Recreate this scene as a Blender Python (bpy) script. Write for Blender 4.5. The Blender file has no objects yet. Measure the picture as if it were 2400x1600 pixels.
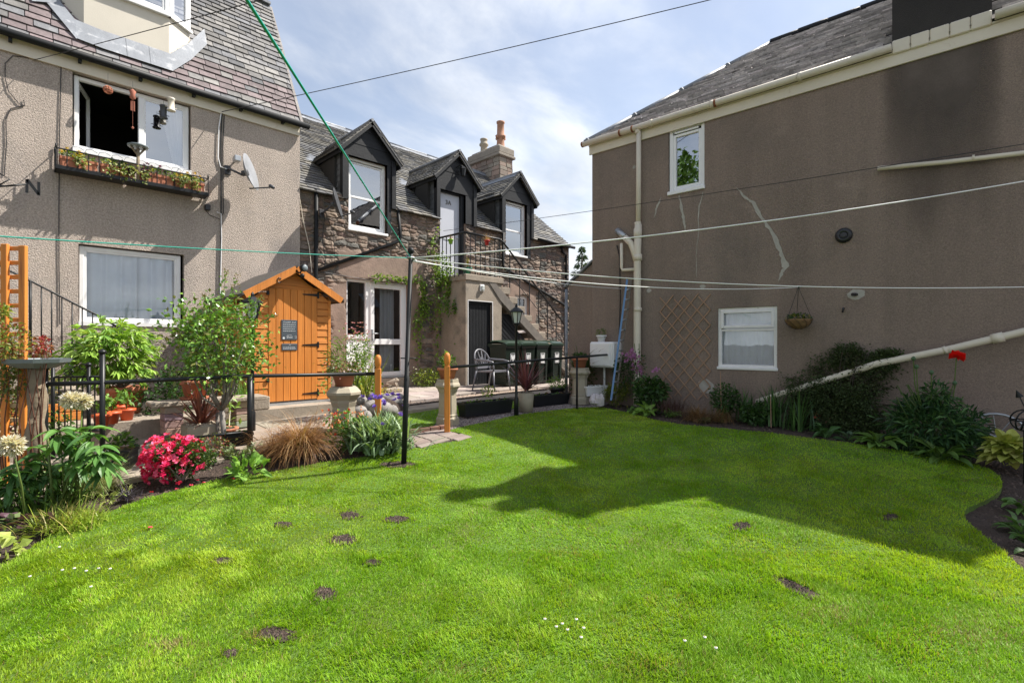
import bpy, bmesh, math, random
import numpy as np
from mathutils import Vector, Matrix
random.seed(7); RNG = np.random.default_rng(11)
SC = bpy.context.scene
COL = SC.collection
R2 = math.sqrt(2.0)

# ---------------------------------------------------------------- camera
cam_data = bpy.data.cameras.new('camera'); cam = bpy.data.objects.new('camera', cam_data); COL.objects.link(cam)
cam.location = (0, 0, 0); cam.rotation_euler = (math.radians(90), 0, math.radians(-45))
cam_data.sensor_width = 36.0; cam_data.lens = 36.0*1176/2400; cam_data.shift_y = 5/2400
cam_data.clip_start = 0.05; cam_data.clip_end = 3000
SC.camera = cam
SC.view_settings.view_transform = 'Standard'; SC.view_settings.look = 'None'
SC.view_settings.exposure = 0.86; SC.view_settings.gamma = 1.0
SC.cycles.max_bounces = 7; SC.cycles.transparent_max_bounces = 12
SC.cycles.sample_clamp_indirect = 6

# ---------------------------------------------------------------- sun and sky
SUN_EL = math.radians(52.0)
SUN_H = Vector((0.945, 0.327)).normalized()                # towards the sun, seen from the camera: right, ahead
sx, sy = (SUN_H.x+SUN_H.y)/R2, (SUN_H.y-SUN_H.x)/R2
sd = bpy.data.lights.new('sun', 'SUN'); sd.energy = 5.0; sd.angle = math.radians(0.5); sd.color = (1.0, 0.95, 0.87)
so = bpy.data.objects.new('sun', sd); COL.objects.link(so); so.location = (20, -10, 30)
sunv = Vector((sx*math.cos(SUN_EL), sy*math.cos(SUN_EL), math.sin(SUN_EL)))
so.rotation_euler = sunv.to_track_quat('Z', 'Y').to_euler()
wd = bpy.data.worlds.new('World'); SC.world = wd; wd.use_nodes = True
wn, wl = wd.node_tree.nodes, wd.node_tree.links
wn.clear()
w_out = wn.new('ShaderNodeOutputWorld'); w_bg = wn.new('ShaderNodeBackground')
sky = wn.new('ShaderNodeTexSky'); sky.sky_type = 'NISHITA'; sky.sun_disc = False
sky.sun_elevation = SUN_EL; sky.sun_rotation = math.atan2(sx, sy); sky.air_density = 1.0; sky.dust_density = 1.2; sky.ozone_density = 0.9
w_bg.inputs['Strength'].default_value = 0.10
tc = wn.new('ShaderNodeTexCoord'); sep = wn.new('ShaderNodeSeparateXYZ'); wl.new(tc.outputs['Generated'], sep.inputs[0])
zz = wn.new('ShaderNodeMath'); zz.operation = 'MAXIMUM'; zz.inputs[1].default_value = 0.0; wl.new(sep.outputs['Z'], zz.inputs[0])
za = wn.new('ShaderNodeMath'); za.operation = 'ADD'; za.inputs[1].default_value = 0.28; wl.new(zz.outputs[0], za.inputs[0])
vd = wn.new('ShaderNodeVectorMath'); vd.operation = 'DIVIDE'; cb = wn.new('ShaderNodeCombineXYZ')
for i in range(3): wl.new(za.outputs[0], cb.inputs[i])
wl.new(tc.outputs['Generated'], vd.inputs[0]); wl.new(cb.outputs[0], vd.inputs[1])
mp = wn.new('ShaderNodeMapping'); mp.inputs['Location'].default_value = (3.1, 1.2, 0.4); mp.inputs['Rotation'].default_value = (0, 0, math.radians(40)); mp.inputs['Scale'].default_value = (1.0, 1.7, 1.0)
wl.new(vd.outputs[0], mp.inputs[0])
n1 = wn.new('ShaderNodeTexNoise'); n1.inputs['Scale'].default_value = 1.7; n1.inputs['Detail'].default_value = 10; n1.inputs['Roughness'].default_value = 0.58; n1.inputs['Distortion'].default_value = 0.45
wl.new(mp.outputs[0], n1.inputs['Vector'])
# thicker cloud towards the horizon
hz = wn.new('ShaderNodeMapRange'); hz.inputs['From Min'].default_value = 0.0; hz.inputs['From Max'].default_value = 0.52; hz.inputs['To Min'].default_value = 0.34; hz.inputs['To Max'].default_value = -0.06
wl.new(zz.outputs[0], hz.inputs['Value'])
ad = wn.new('ShaderNodeMath'); ad.operation = 'ADD'; wl.new(n1.outputs['Fac'], ad.inputs[0]); wl.new(hz.outputs[0], ad.inputs[1])
cr = wn.new('ShaderNodeMapRange'); cr.interpolation_type = 'SMOOTHSTEP'; cr.inputs['From Min'].default_value = 0.36; cr.inputs['From Max'].default_value = 0.80; cr.inputs['To Max'].default_value = 0.95; cr.inputs['To Min'].default_value = 0.26
wl.new(ad.outputs[0], cr.inputs['Value'])
n2 = wn.new('ShaderNodeTexNoise'); n2.inputs['Scale'].default_value = 2.3; n2.inputs['Detail'].default_value = 6; wl.new(mp.outputs[0], n2.inputs['Vector'])
cc = wn.new('ShaderNodeValToRGB'); cc.color_ramp.elements[0].position = 0.35; cc.color_ramp.elements[0].color = (4.9, 5.1, 5.4, 1); cc.color_ramp.elements[1].position = 0.65; cc.color_ramp.elements[1].color = (7.0, 7.1, 7.2, 1)
wl.new(n2.outputs['Fac'], cc.inputs[0])
mx = wn.new('ShaderNodeMix'); mx.data_type = 'RGBA'; wl.new(cr.outputs[0], mx.inputs['Factor']); wl.new(sky.outputs[0], mx.inputs[6]); wl.new(cc.outputs[0], mx.inputs[7])
wl.new(mx.outputs[2], w_bg.inputs['Color']); wl.new(w_bg.outputs[0], w_out.inputs['Surface'])

# ---------------------------------------------------------------- places: the survey of the photograph (2400 px wide, f = 1176 px)
F = 13.9/R2            # facade plane of the stone cottage (world y)
FL = 13.75/R2          # facade plane of the harled house
_ZX = [-60, 0, 3.0, 4.5, 5.4, 6.4, 8.0, 9.0, 400]
_ZV = [-1.55, -1.47, -1.43, -1.355, -1.26, -1.12, -1.07, -1.05, -1.05]
def zg(x, y):
    d = (x+y)/R2
    return float((np.interp(d-.3, _ZX, _ZV)+np.interp(d+.3, _ZX, _ZV)+np.interp(d, _ZX, _ZV))/3)
def zga(x, y):
    d = (x+y)/R2
    return (np.interp(d-.3, _ZX, _ZV)+np.interp(d+.3, _ZX, _ZV)+np.interp(d, _ZX, _ZV))/3
def c2w(X, Y, z=0.0): return Vector(((X+Y)/R2, (Y-X)/R2, z))
def D(px, py, Y): return c2w((px-1200)/1176*Y, Y, (805-py)/1176*Y)
def HZ(px, py, z):
    Y = z*1176/(805-py); return D(px, py, Y)
def G(px, py, dz=0.0):
    Y = 6.0
    for _ in range(40):
        w = c2w((px-1200)/1176*Y, Y); z = zg(w.x, w.y)+dz
        Y = 0.5*Y+0.5*(z*1176/(805-py))
    w = D(px, py, Y); return w
def pz(size_px, p):     # metres spanned by size_px at the depth of point p
    return size_px*((p.x+p.y)/R2)/1176
class Fr:
    def __init__(s, o, ex, ey): s.o, s.ex, s.ey = Vector(o), Vector(ex).normalized(), Vector(ey).normalized()
    def P(s, a, b, z): return s.o+s.ex*a+s.ey*b+Vector((0, 0, z))
W0 = Fr((0, 0, 0), (1, 0, 0), (0, 1, 0))
FC = Fr((0, F, 0), (1, 0, 0), (0, -1, 0))       # a = along the cottage wall, b = out of it
FH = Fr((0, FL, 0), (1, 0, 0), (0, -1, 0))
KR = 12.0; _t = (1388-1200)/1176
_Y = KR/(_t+1.131)
RO = c2w(_t*_Y, _Y)
FRT = Fr(RO, c2w(.749, -.662), c2w(-.662, -.749))
def fpx(px, py, pl=13.9):
    t = (px-1200)/1176; Y = pl/(1-t); return ((t*Y+Y)/R2, (805-py)/1176*Y)
def rpx(px, py):
    t = (px-1200)/1176; Y = KR/(t+1.131); p = c2w(t*Y, Y, 0)
    return ((p-RO).dot(FRT.ex), (805-py)/1176*Y)

# ---------------------------------------------------------------- mesh toolkit
ORG = {}
def tagp(o, label=None, cat=None, group=None, kind=None):
    if label: o['label'] = label
    if cat: o['category'] = cat
    if group: o['group'] = group
    if kind: o['kind'] = kind
    return o
def thing(name, label, cat, loc=(0, 0, 0), group=None):
    o = bpy.data.objects.new(name, None); o.empty_display_size = 0.1; COL.objects.link(o); o.location = loc
    ORG[o] = Vector(loc); return tagp(o, label, cat, group)
def rnd(a, b): return random.uniform(a, b)
class MB:
    def __init__(s, fr=None): s.v = []; s.f = []; s.c = []; s.fr = fr or W0; s.col = (1, 1, 1); s.sm = []; s.smooth = False; s.blocks = []
    def pt(s, p): return s.fr.P(*p)
    def add(s, vs, fs, raw=False):
        n = len(s.v)
        s.v += [tuple(v if raw else s.pt(v)) for v in vs]
        for f in fs: s.f.append(tuple(i+n for i in f)); s.c.append(s.col); s.sm.append(s.smooth)
        return s
    def box(s, a0, a1, b0, b1, z0, z1):
        return s.add([(a0, b0, z0), (a1, b0, z0), (a1, b1, z0), (a0, b1, z0), (a0, b0, z1), (a1, b0, z1), (a1, b1, z1), (a0, b1, z1)],
                     [(3, 2, 1, 0), (4, 5, 6, 7), (0, 1, 5, 4), (1, 2, 6, 5), (2, 3, 7, 6), (3, 0, 4, 7)])
    def bev(s, a0, a1, b0, b1, z0, z1, r=.01):   # box with chamfered edges
        vs = []; 
        for z, q in ((z0, r), (z0+r, 0), (z1-r, 0), (z1, r)):
            e = r if q == 0 else r
            k = q
            pts = [(a0+e+k*0, b0+k), (a1-e, b0+k), (a1-k, b0+e), (a1-k, b1-e), (a1-e, b1-k), (a0+e, b1-k), (a0+k, b1-e), (a0+k, b0+e)]
            vs += [(p[0], p[1], z) for p in pts]
        fs = [tuple(range(7, -1, -1)), tuple(range(24, 32))]
        for L in range(3):
            for i in range(8):
                j = (i+1) % 8; fs.append((L*8+i, L*8+j, L*8+8+j, L*8+8+i))
        return s.add(vs, fs)
    def quad(s, *p): return s.add(list(p), [tuple(range(len(p)))])
    def prism(s, poly, b0, b1):      # poly of (a,z), extruded along b
        n = len(poly)
        return s.add([(a, b0, z) for a, z in poly]+[(a, b1, z) for a, z in poly],
                     [tuple(range(n)), tuple(range(2*n-1, n-1, -1))]+[(i, (i+1) % n, n+(i+1) % n, n+i) for i in range(n)])
    def slab(s, poly, z0, z1):       # poly of (a,b), extruded along z
        n = len(poly)
        return s.add([(a, b, z0) for a, b in poly]+[(a, b, z1) for a, b in poly],
                     [tuple(range(n-1, -1, -1)), tuple(range(n, 2*n))]+[(i, (i+1) % n, n+(i+1) % n, n+i) for i in range(n)])
    def tube(s, pts, r, n=8, cap=True):
        P = [s.pt(p) if not isinstance(p, Vector) else p for p in pts]
        P = [Vector(p) for p in P]; m = len(P); rs = r if isinstance(r, (list, tuple)) else [r]*m
        n0 = len(s.v); up = None
        for i in range(m):
            t = (P[min(i+1, m-1)]-P[max(i-1, 0)])
            if t.length < 1e-9: t = Vector((0, 0, 1))
            t.normalize()
            if up is None: up = t.orthogonal().normalized()
            up = (up-t*up.dot(t))
            if up.length < 1e-6: up = t.orthogonal()
            up.normalize(); q = t.cross(up)
            for k in range(n):
                a = 2*math.pi*k/n; s.v.append(tuple(P[i]+(up*math.cos(a)+q*math.sin(a))*rs[i]))
        fs = []
        for i in range(m-1):
            for k in range(n):
                j = (k+1) % n; fs.append((n0+i*n+k, n0+i*n+j, n0+(i+1)*n+j, n0+(i+1)*n+k))
        if cap: fs.append(tuple(range(n0+n-1, n0-1, -1))); fs.append(tuple(range(n0+(m-1)*n, n0+m*n)))
        for f in fs: s.f.append(f); s.c.append(s.col); s.sm.append(len(f) == 4 and n > 5)
        return s
    def bar(s, p, q, w, h=None, up=(0, 0, 1)):   # rectangular bar between two points
        h = h or w; p = Vector(p if isinstance(p, Vector) else s.pt(p)); q = Vector(q if isinstance(q, Vector) else s.pt(q))
        t = (q-p).normalized(); u = Vector(up)
        if abs(t.dot(u)) > .95: u = c2w(.3, 1) if True else u
        a = t.cross(u).normalized()*w/2; b = a.cross(t).normalized()*h/2
        vs = [p-a-b, p+a-b, p+a+b, p-a+b, q-a-b, q+a-b, q+a+b, q-a+b]
        return s.add([tuple(v) for v in vs], [(3, 2, 1, 0), (4, 5, 6, 7), (0, 1, 5, 4), (1, 2, 6, 5), (2, 3, 7, 6), (3, 0, 4, 7)], raw=True)
    def lathe(s, prof, c, n=20, ang=0.0, sq=False, axis=None, close=True):   # prof: (r, h) rows around c
        c = Vector(c); M = Matrix.Identity(3)
        if axis is not None: M = Vector(axis).to_track_quat('Z', 'Y').to_matrix()
        n0 = len(s.v)
        for r, h in prof:
            for k in range(n):
                a = 2*math.pi*(k+.5)/n+ang
                s.v.append(tuple(c+M @ Vector((r*math.cos(a), r*math.sin(a), h))))
        fs = [(n0+i*n+k, n0+i*n+(k+1) % n, n0+(i+1)*n+(k+1) % n, n0+(i+1)*n+k) for i in range(len(prof)-1) for k in range(n)]
        if close: fs += [tuple(range(n0+n-1, n0-1, -1)), tuple(range(n0+(len(prof)-1)*n, n0+len(prof)*n))]
        for f in fs: s.f.append(f); s.c.append(s.col); s.sm.append(len(f) == 4 and n > 9)
        return s
    def arr(s, V, Fc, C=None):       # numpy block: V (n,3) world, Fc (m,k), C (m,3)
        s.blocks.append((np.asarray(V, np.float32), np.asarray(Fc, np.int64), C)); return s
    def build(s, name, mat, parent=None, label=None, sub=None):
        V = np.array(s.v, np.float32).reshape(-1, 3); nv = len(V)
        loops = [np.array([i for f in s.f for i in f], np.int64)]; tot = [np.array([len(f) for f in s.f], np.int64)]
        cols = [np.array(s.c, np.float32).reshape(-1, 3)]; sms = [np.array(s.sm, bool)]
        Vs = [V]
        for bv, bf, bc in s.blocks:
            Vs.append(bv); loops.append((bf+nv).ravel()); tot.append(np.full(len(bf), bf.shape[1])); nv += len(bv)
            cols.append(np.ones((len(bf), 3), np.float32) if bc is None else np.asarray(bc, np.float32)); sms.append(np.zeros(len(bf), bool))
        V = np.concatenate(Vs); loops = np.concatenate(loops); tot = np.concatenate(tot).astype(np.int32); cols = np.concatenate(cols); sms = np.concatenate(sms)
        org = Vector((0, 0, 0)); p = parent
        if parent is not None: org = ORG[parent]
        V = V-np.array(org, np.float32)
        me = bpy.data.meshes.new(name)
        me.vertices.add(len(V)); me.vertices.foreach_set('co', V.astype(np.float32).ravel())
        me.loops.add(len(loops)); me.loops.foreach_set('vertex_index', loops.astype(np.int32))
        me.polygons.add(len(tot)); st = np.zeros(len(tot), np.int32); st[1:] = np.cumsum(tot)[:-1]
        me.polygons.foreach_set('loop_start', st); me.polygons.foreach_set('loop_total', tot)
        me.polygons.foreach_set('use_smooth', sms)
        at = me.attributes.new('Col', 'FLOAT_COLOR', 'CORNER')
        cl = np.ones((len(loops), 4), np.float32); cl[:, :3] = np.repeat(cols, tot, axis=0)
        at.data.foreach_set('color', cl.ravel())
        me.update(calc_edges=True); me.validate()
        o = bpy.data.objects.new(name, me); COL.objects.link(o)
        if mat: me.materials.append(mat)
        if parent is not None: o.parent = parent
        ORG[o] = org
        if label: o['label'] = label
        return o
def solo(mb, name, mat, label, cat, group=None, kind=None):
    return tagp(mb.build(name, mat), label, cat, group, kind)

# ---------------------------------------------------------------- materials
def mk(name, col=(.5, .5, .5), rough=.8, var=0.0, vs=3.0, bump=0.0, bs=60.0, attr=False, metal=0.0, stain=None, spec=.5, mottle=None, bump2=None, stretch=None, vor=False, streak=None):
    m = bpy.data.materials.new(name); m.use_nodes = True; n, l = m.node_tree.nodes, m.node_tree.links
    b = n['Principled BSDF']; b.inputs['Roughness'].default_value = rough; b.inputs['Metallic'].default_value = metal
    b.inputs['Specular IOR Level'].default_value = spec
    t = n.new('ShaderNodeTexCoord'); src = t.outputs['Object']
    if stretch:
        mpp = n.new('ShaderNodeMapping'); mpp.inputs['Scale'].default_value = stretch; l.new(src, mpp.inputs[0]); src = mpp.outputs[0]
    def noise(scale, det=4, rg=.6, dist=0):
        q = n.new('ShaderNodeTexNoise'); q.inputs['Scale'].default_value = scale; q.inputs['Detail'].default_value = det; q.inputs['Roughness'].default_value = rg; q.inputs['Distortion'].default_value = dist
        l.new(src, q.inputs['Vector']); return q
    if attr:
        a = n.new('ShaderNodeAttribute'); a.attribute_name = 'Col'; cur = a.outputs['Color']
    else:
        a = n.new('ShaderNodeRGB'); a.outputs[0].default_value = (*col, 1); cur = a.outputs[0]
    if stain:      # (colour, scale, lo, hi): patches of another colour
        for sc, ss, lo, hi in (stain if isinstance(stain, list) else [stain]):
            q = noise(ss, 6, .65, .4); r = n.new('ShaderNodeMapRange'); r.inputs['From Min'].default_value = lo; r.inputs['From Max'].default_value = hi; l.new(q.outputs['Fac'], r.inputs['Value'])
            x = n.new('ShaderNodeMix'); x.data_type = 'RGBA'; l.new(r.outputs[0], x.inputs['Factor']); l.new(cur, x.inputs[6]); x.inputs[7].default_value = (*sc, 1); cur = x.outputs[2]
    for amt, ss in ([(var, vs)] if var else [])+(mottle or []):
        q = noise(ss, 5); r = n.new('ShaderNodeMapRange'); r.inputs['From Min'].default_value = .25; r.inputs['From Max'].default_value = .75; r.inputs['To Min'].default_value = 1-amt; r.inputs['To Max'].default_value = 1+amt
        l.new(q.outputs['Fac'], r.inputs['Value'])
        x = n.new('ShaderNodeVectorMath'); x.operation = 'SCALE'; l.new(cur, x.inputs[0]); l.new(r.outputs[0], x.inputs['Scale']); cur = x.outputs[0]
    if streak:      # (amount, scale): runs of weather down a vertical face
        q = n.new('ShaderNodeTexNoise'); q.inputs['Scale'].default_value = streak[1]; q.inputs['Detail'].default_value = 6; sm2 = n.new('ShaderNodeMapping'); sm2.inputs['Scale'].default_value = streak[2]; l.new(t.outputs['Object'], sm2.inputs[0]); l.new(sm2.outputs[0], q.inputs['Vector'])
        r = n.new('ShaderNodeMapRange'); r.inputs['From Min'].default_value = .3; r.inputs['From Max'].default_value = .7; r.inputs['To Min'].default_value = 1-streak[0]; r.inputs['To Max'].default_value = 1+streak[0]; l.new(q.outputs['Fac'], r.inputs['Value'])
        x = n.new('ShaderNodeVectorMath'); x.operation = 'SCALE'; l.new(cur, x.inputs[0]); l.new(r.outputs[0], x.inputs['Scale']); cur = x.outputs[0]
    l.new(cur, b.inputs['Base Color'])
    if bump:
        if vor:
            q = n.new('ShaderNodeTexVoronoi'); q.inputs['Scale'].default_value = bs; l.new(src, q.inputs['Vector']); h = q.outputs['Distance']
            iv = n.new('ShaderNodeMath'); iv.operation = 'SUBTRACT'; iv.inputs[0].default_value = 1; l.new(h, iv.inputs[1]); h = iv.outputs[0]
        else: h = noise(bs, 4).outputs['Fac']
        bp = n.new('ShaderNodeBump'); bp.inputs['Strength'].default_value = min(1, bump); bp.inputs['Distance'].default_value = (bump2 or .01); l.new(h, bp.inputs['Height']); l.new(bp.outputs[0], b.inputs['Normal'])
    return m
def leafm(name, trans=.3, rough=.42, spec=.35):
    m = bpy.data.materials.new(name); m.use_nodes = True; n, l = m.node_tree.nodes, m.node_tree.links
    b = n['Principled BSDF']; b.inputs['Roughness'].default_value = rough; b.inputs['Specular IOR Level'].default_value = spec
    a = n.new('ShaderNodeAttribute'); a.attribute_name = 'Col'; l.new(a.outputs['Color'], b.inputs['Base Color'])
    t = n.new('ShaderNodeBsdfTranslucent'); g = n.new('ShaderNodeVectorMath'); g.operation = 'MULTIPLY'; g.inputs[1].default_value = (1.35, 1.3, .55); l.new(a.outputs['Color'], g.inputs[0]); l.new(g.outputs[0], t.inputs['Color'])
    x = n.new('ShaderNodeMixShader'); x.inputs[0].default_value = trans; l.new(b.outputs[0], x.inputs[1]); l.new(t.outputs[0], x.inputs[2]); l.new(x.outputs[0], n['Material Output'].inputs['Surface'])
    return m
def glassm(name, tint=(.9, .92, .93), base=.10):
    m = bpy.data.materials.new(name); m.use_nodes = True; n, l = m.node_tree.nodes, m.node_tree.links; n.remove(n['Principled BSDF'])
    tr = n.new('ShaderNodeBsdfTransparent'); tr.inputs[0].default_value = (*tint, 1); g = n.new('ShaderNodeBsdfGlossy'); g.inputs['Roughness'].default_value = .012; g.inputs['Color'].default_value = (.95, .97, 1, 1)
    fr = n.new('ShaderNodeFresnel'); fr.inputs['IOR'].default_value = 1.7; ad_ = n.new('ShaderNodeMath'); ad_.operation = 'ADD'; ad_.inputs[1].default_value = base; ad_.use_clamp = True; l.new(fr.outputs[0], ad_.inputs[0])
    nz = n.new('ShaderNodeTexNoise'); nz.inputs['Scale'].default_value = 2.2; tcx = n.new('ShaderNodeTexCoord'); l.new(tcx.outputs['Object'], nz.inputs['Vector'])
    bp = n.new('ShaderNodeBump'); bp.inputs['Strength'].default_value = .02; bp.inputs['Distance'].default_value = .05; l.new(nz.outputs['Fac'], bp.inputs['Height']); l.new(bp.outputs[0], g.inputs['Normal'])
    x = n.new('ShaderNodeMixShader'); l.new(ad_.outputs[0], x.inputs[0]); l.new(tr.outputs[0], x.inputs[1]); l.new(g.outputs[0], x.inputs[2]); l.new(x.outputs[0], n['Material Output'].inputs['Surface'])
    return m
M = dict(
 harl=mk('harl', (.45, .38, .325), .95, .12, .9, 1.0, 55, bump2=.028, mottle=[(.33, 38), (.38, 80)], streak=(.10, 2.5, (1, 1, .12)), stain=[((.28, .25, .23), .8, .5, .8)]),
 harl_low=mk('harl_low', (.34, .285, .245), .95, .12, .9, 1.0, 42, bump2=.05, mottle=[(.5, 30), (.4, 60)]),
 brown=mk('brown_render', (.252, .193, .156), .92, .10, .6, 1.0, 80, bump2=.014, mottle=[(.22, 50), (.16, 100)], streak=(.16, 2.2, (1, 1, .10)), stain=[((.185, .15, .125), .55, .5, .75), ((.33, .26, .21), 1.7, .6, .8), ((.40, .34, .29), 22, .68, .74)]),
 stone=mk('rubble', attr=True, rough=.93, var=.16, vs=7, bump=.6, bs=38, bump2=.012, mottle=[(.14, 60)], stain=[((.25, .24, .17), 3.2, .66, .8)]),
 slate_r=mk('slate_weathered', attr=True, rough=.6, var=.3, vs=18, stain=[((.42, .40, .38), 7, .58, .68), ((.09, .085, .08), 5, .58, .72)], bump=.5, bs=40, bump2=.01),
 slate=mk('slate', attr=True, rough=.75, var=.28, vs=11, mottle=[(.2, 45)], streak=(.15, 3, (1, 1, .3)), bump=.35, bs=50, bump2=.006, stain=[((.25, .24, .215), 9, .6, .78)]),
 render_pink=mk('pink_render', (.30, .20, .15), .9, .15, 2.5, .5, 60, bump2=.006, stain=[((.2, .16, .14), 2, .52, .75)]),
 concrete=mk('concrete', (.31, .26, .205), .92, .2, 3, .7, 50, bump2=.01, mottle=[(.15, 40)], stain=[((.12, .11, .09), 2.5, .55, .8)]),
 slabs=mk('slabs', attr=True, rough=.9, var=.15, vs=5, bump=.5, bs=50, bump2=.006, mottle=[(.12, 45)]),
 white=mk('white_frame', (.80, .80, .80), .35, .02, 3),
 wpaint=mk('old_white_paint', (.74, .73, .72), .5, .06, 8, stain=[((.5, .47, .42), 16, .64, .72)]),
 cream=mk('cream_paint', (.66, .60, .49), .6, .06, 3, .1, 30, stain=[((.45, .36, .26), 5, .62, .8)]),
 cream_render=mk('cream_render', (.64, .59, .50), .85, .05, 2, .3, 70, bump2=.004),
 black=mk('black_paint', (.010, .011, .012), .55, .2, 20, .15, 40, spec=.25, bump2=.003, mottle=[(.3, 90)]),
 iron=mk('black_iron', (.012, .013, .014), .4, .2, 20, spec=.3),
 tar=mk('black_timber', (.011, .012, .014), .55, .3, 9, .5, 30, bump2=.006, stain=[((.12, .115, .11), 14, .66, .8)], spec=.3),
 soot=mk('sooty_render', (.035, .031, .029), .95, .25, 1.3, .8, 110, bump2=.008),
 orange=mk('orange_stain', (.60, .205, .030), .6, .14, 2.5, .3, 60, stretch=(1, 1, .06), mottle=[(.18, 45), (.12, 14)], stain=[((.30, .09, .02), 9, .63, .72)]),
 orange_h=mk('orange_stain_boards', (.58, .205, .035), .6, .14, 3.5, .3, 60, stretch=(.08, .08, 1), mottle=[(.18, 45), (.12, 14)], stain=[((.30, .09, .02), 9, .63, .72)]),
 terra=mk('terracotta', (.42, .155, .085), .85, .12, 8, .3, 60, bump2=.003, stain=[((.5, .35, .27), 9, .6, .75)]),
 terra_new=mk('orange_plastic', (.62, .10, .03), .45, .05, 8),
 terra_pot=mk('weathered_terracotta', (.40, .21, .13), .88, .15, 8, .3, 60, bump2=.003, stain=[((.30, .22, .17), 6, .55, .75)]),
 brickedge=mk('old_brick', (.22, .115, .085), .92, .2, 8, .4, 60, bump2=.004, stain=[((.17, .15, .12), 9, .5, .7)]),
 brickpot=mk('brick_red', (.36, .13, .085), .85, .15, 8, .3, 60, bump2=.003),
 claypot=mk('buff_clay', (.36, .315, .235), .8, .12, 6, .3, 50, bump2=.004, stain=[((.25, .22, .16), 6, .58, .78)]),
 bin=mk('green_plastic', (.009, .018, .012), .38, .1, 6),
 binlid=mk('bin_lid', (.018, .038, .022), .35, .1, 6),
 plastic_bk=mk('black_plastic', (.012, .013, .016), .4, .1, 9),
 grey_pl=mk('grey_plastic', (.16, .16, .18), .4, .08, 6),
 lead=mk('lead', (.21, .225, .25), .55, .18, 4, .3, 25, bump2=.01, stain=[((.42, .43, .45), 5, .55, .7)]),
 felt=mk('felt', (.075, .065, .055), .95, .25, 9, .6, 60, bump2=.008, stain=[((.16, .13, .09), 7, .6, .75)]),
 soil=mk('soil', (.060, .040, .030), .97, .3, 6, 1.0, 28, bump2=.05, mottle=[(.4, 60)]),
 turf=mk('turf', (.09, .17, .018), .97, .3, 1.2, 1.0, 60, bump2=.02, mottle=[(.3, 30)], stain=[((.13, .14, .03), 1.4, .5, .75)]),
 gravel=mk('gravel', attr=True, rough=.85, var=.1, vs=20),
 log=mk('log', (.24, .19, .13), .9, .2, 8, .6, 30, bump2=.01, stain=[((.10, .075, .05), 7, .58, .72)]),
 twig=mk('dark_twig', (.05, .04, .03), .9, .2, 14),
 bark=mk('bark', (.20, .18, .16), .9, .2, 14, .6, 50, bump2=.006),
 wood=mk('weathered_wood', (.17, .15, .13), .9, .2, 8, .5, 40, bump2=.006),
 pine=mk('pine_wood', (.42, .33, .17), .75, .15, 6, .2, 40, stretch=(1, 1, .3)),
 tan=mk('trellis_cane', (.33, .205, .13), .7, .15, 10),
 stone_r=mk('boulder', (.25, .23, .215), .85, .22, 5, .6, 30, bump2=.01, mottle=[(.15, 30)]),
 white_st=mk('pale_rock', (.52, .48, .49), .8, .15, 9, .5, 25, bump2=.02),
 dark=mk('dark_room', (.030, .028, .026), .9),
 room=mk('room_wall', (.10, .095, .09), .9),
 net=mk('net_curtain', (.78, .82, .90), .9, .05, 6),
 curtain=mk('curtain', (.70, .70, .72), .9),
 galv=mk('galvanised', (.42, .44, .46), .4, .1, 9, metal=.6),
 blue=mk('blue_paint', (.09, .20, .38), .35, .12, 10),
 line_w=mk('white_cord', (.80, .80, .78), .5), line_t=mk('teal_cord', (.0, .30, .23), .5), cable=mk('black_cable', (.02, .02, .022), .6),
 dish=mk('dish_grey', (.25, .26, .28), .5, .1, 8), dish_dk=mk('dish_dark', (.05, .052, .058), .5, .1, 8),
 slateplaque=mk('plaque_slate', (.055, .07, .085), .7, .1, 10), chalk=mk('plaque_letters', (.62, .64, .66), .8),
 rust=mk('rust', (.22, .08, .035), .9, .3, 9), doorp=mk('door_paint', (.50, .52, .58), .5, .03, 3), brass=mk('numerals', (.12, .11, .10), .4),
 coir=mk('coir', (.20, .12, .055), .95, .3, 30, .8, 60, bump2=.01), green_pl=mk('green_pot', (.03, .22, .12), .4), lime_pl=mk('lime_pot', (.22, .50, .05), .4), red_pl=mk('red_pot', (.50, .02, .02), .4),
 dirtpatch=mk('bare_earth', (.045, .028, .020), .97, .35, 14, 1.0, 70, bump2=.012, mottle=[(.35, 120)], stain=[((.05, .035, .025), 25, .5, .7)]),
 patch=mk('mortar_repair', (.37, .35, .31), .9, .2, 9, .5, 50, bump2=.006), frost=mk('lamp_glass', (.55, .58, .55), .25), bluegrey=mk('blue_grey_tray', (.17, .20, .215), .5, .1, 10),
 petal=leafm('petal', .25, .6, .2), leaf=leafm('leaf'), grass=leafm('grass_blade', .35, .5, .25), glossy=leafm('leaf_glossy', .2, .28, .5), needles=leafm('needles', .1, .6, .2),
 glass=glassm('glass'), glass_hi=glassm('glass_sky', base=.34),
)
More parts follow.
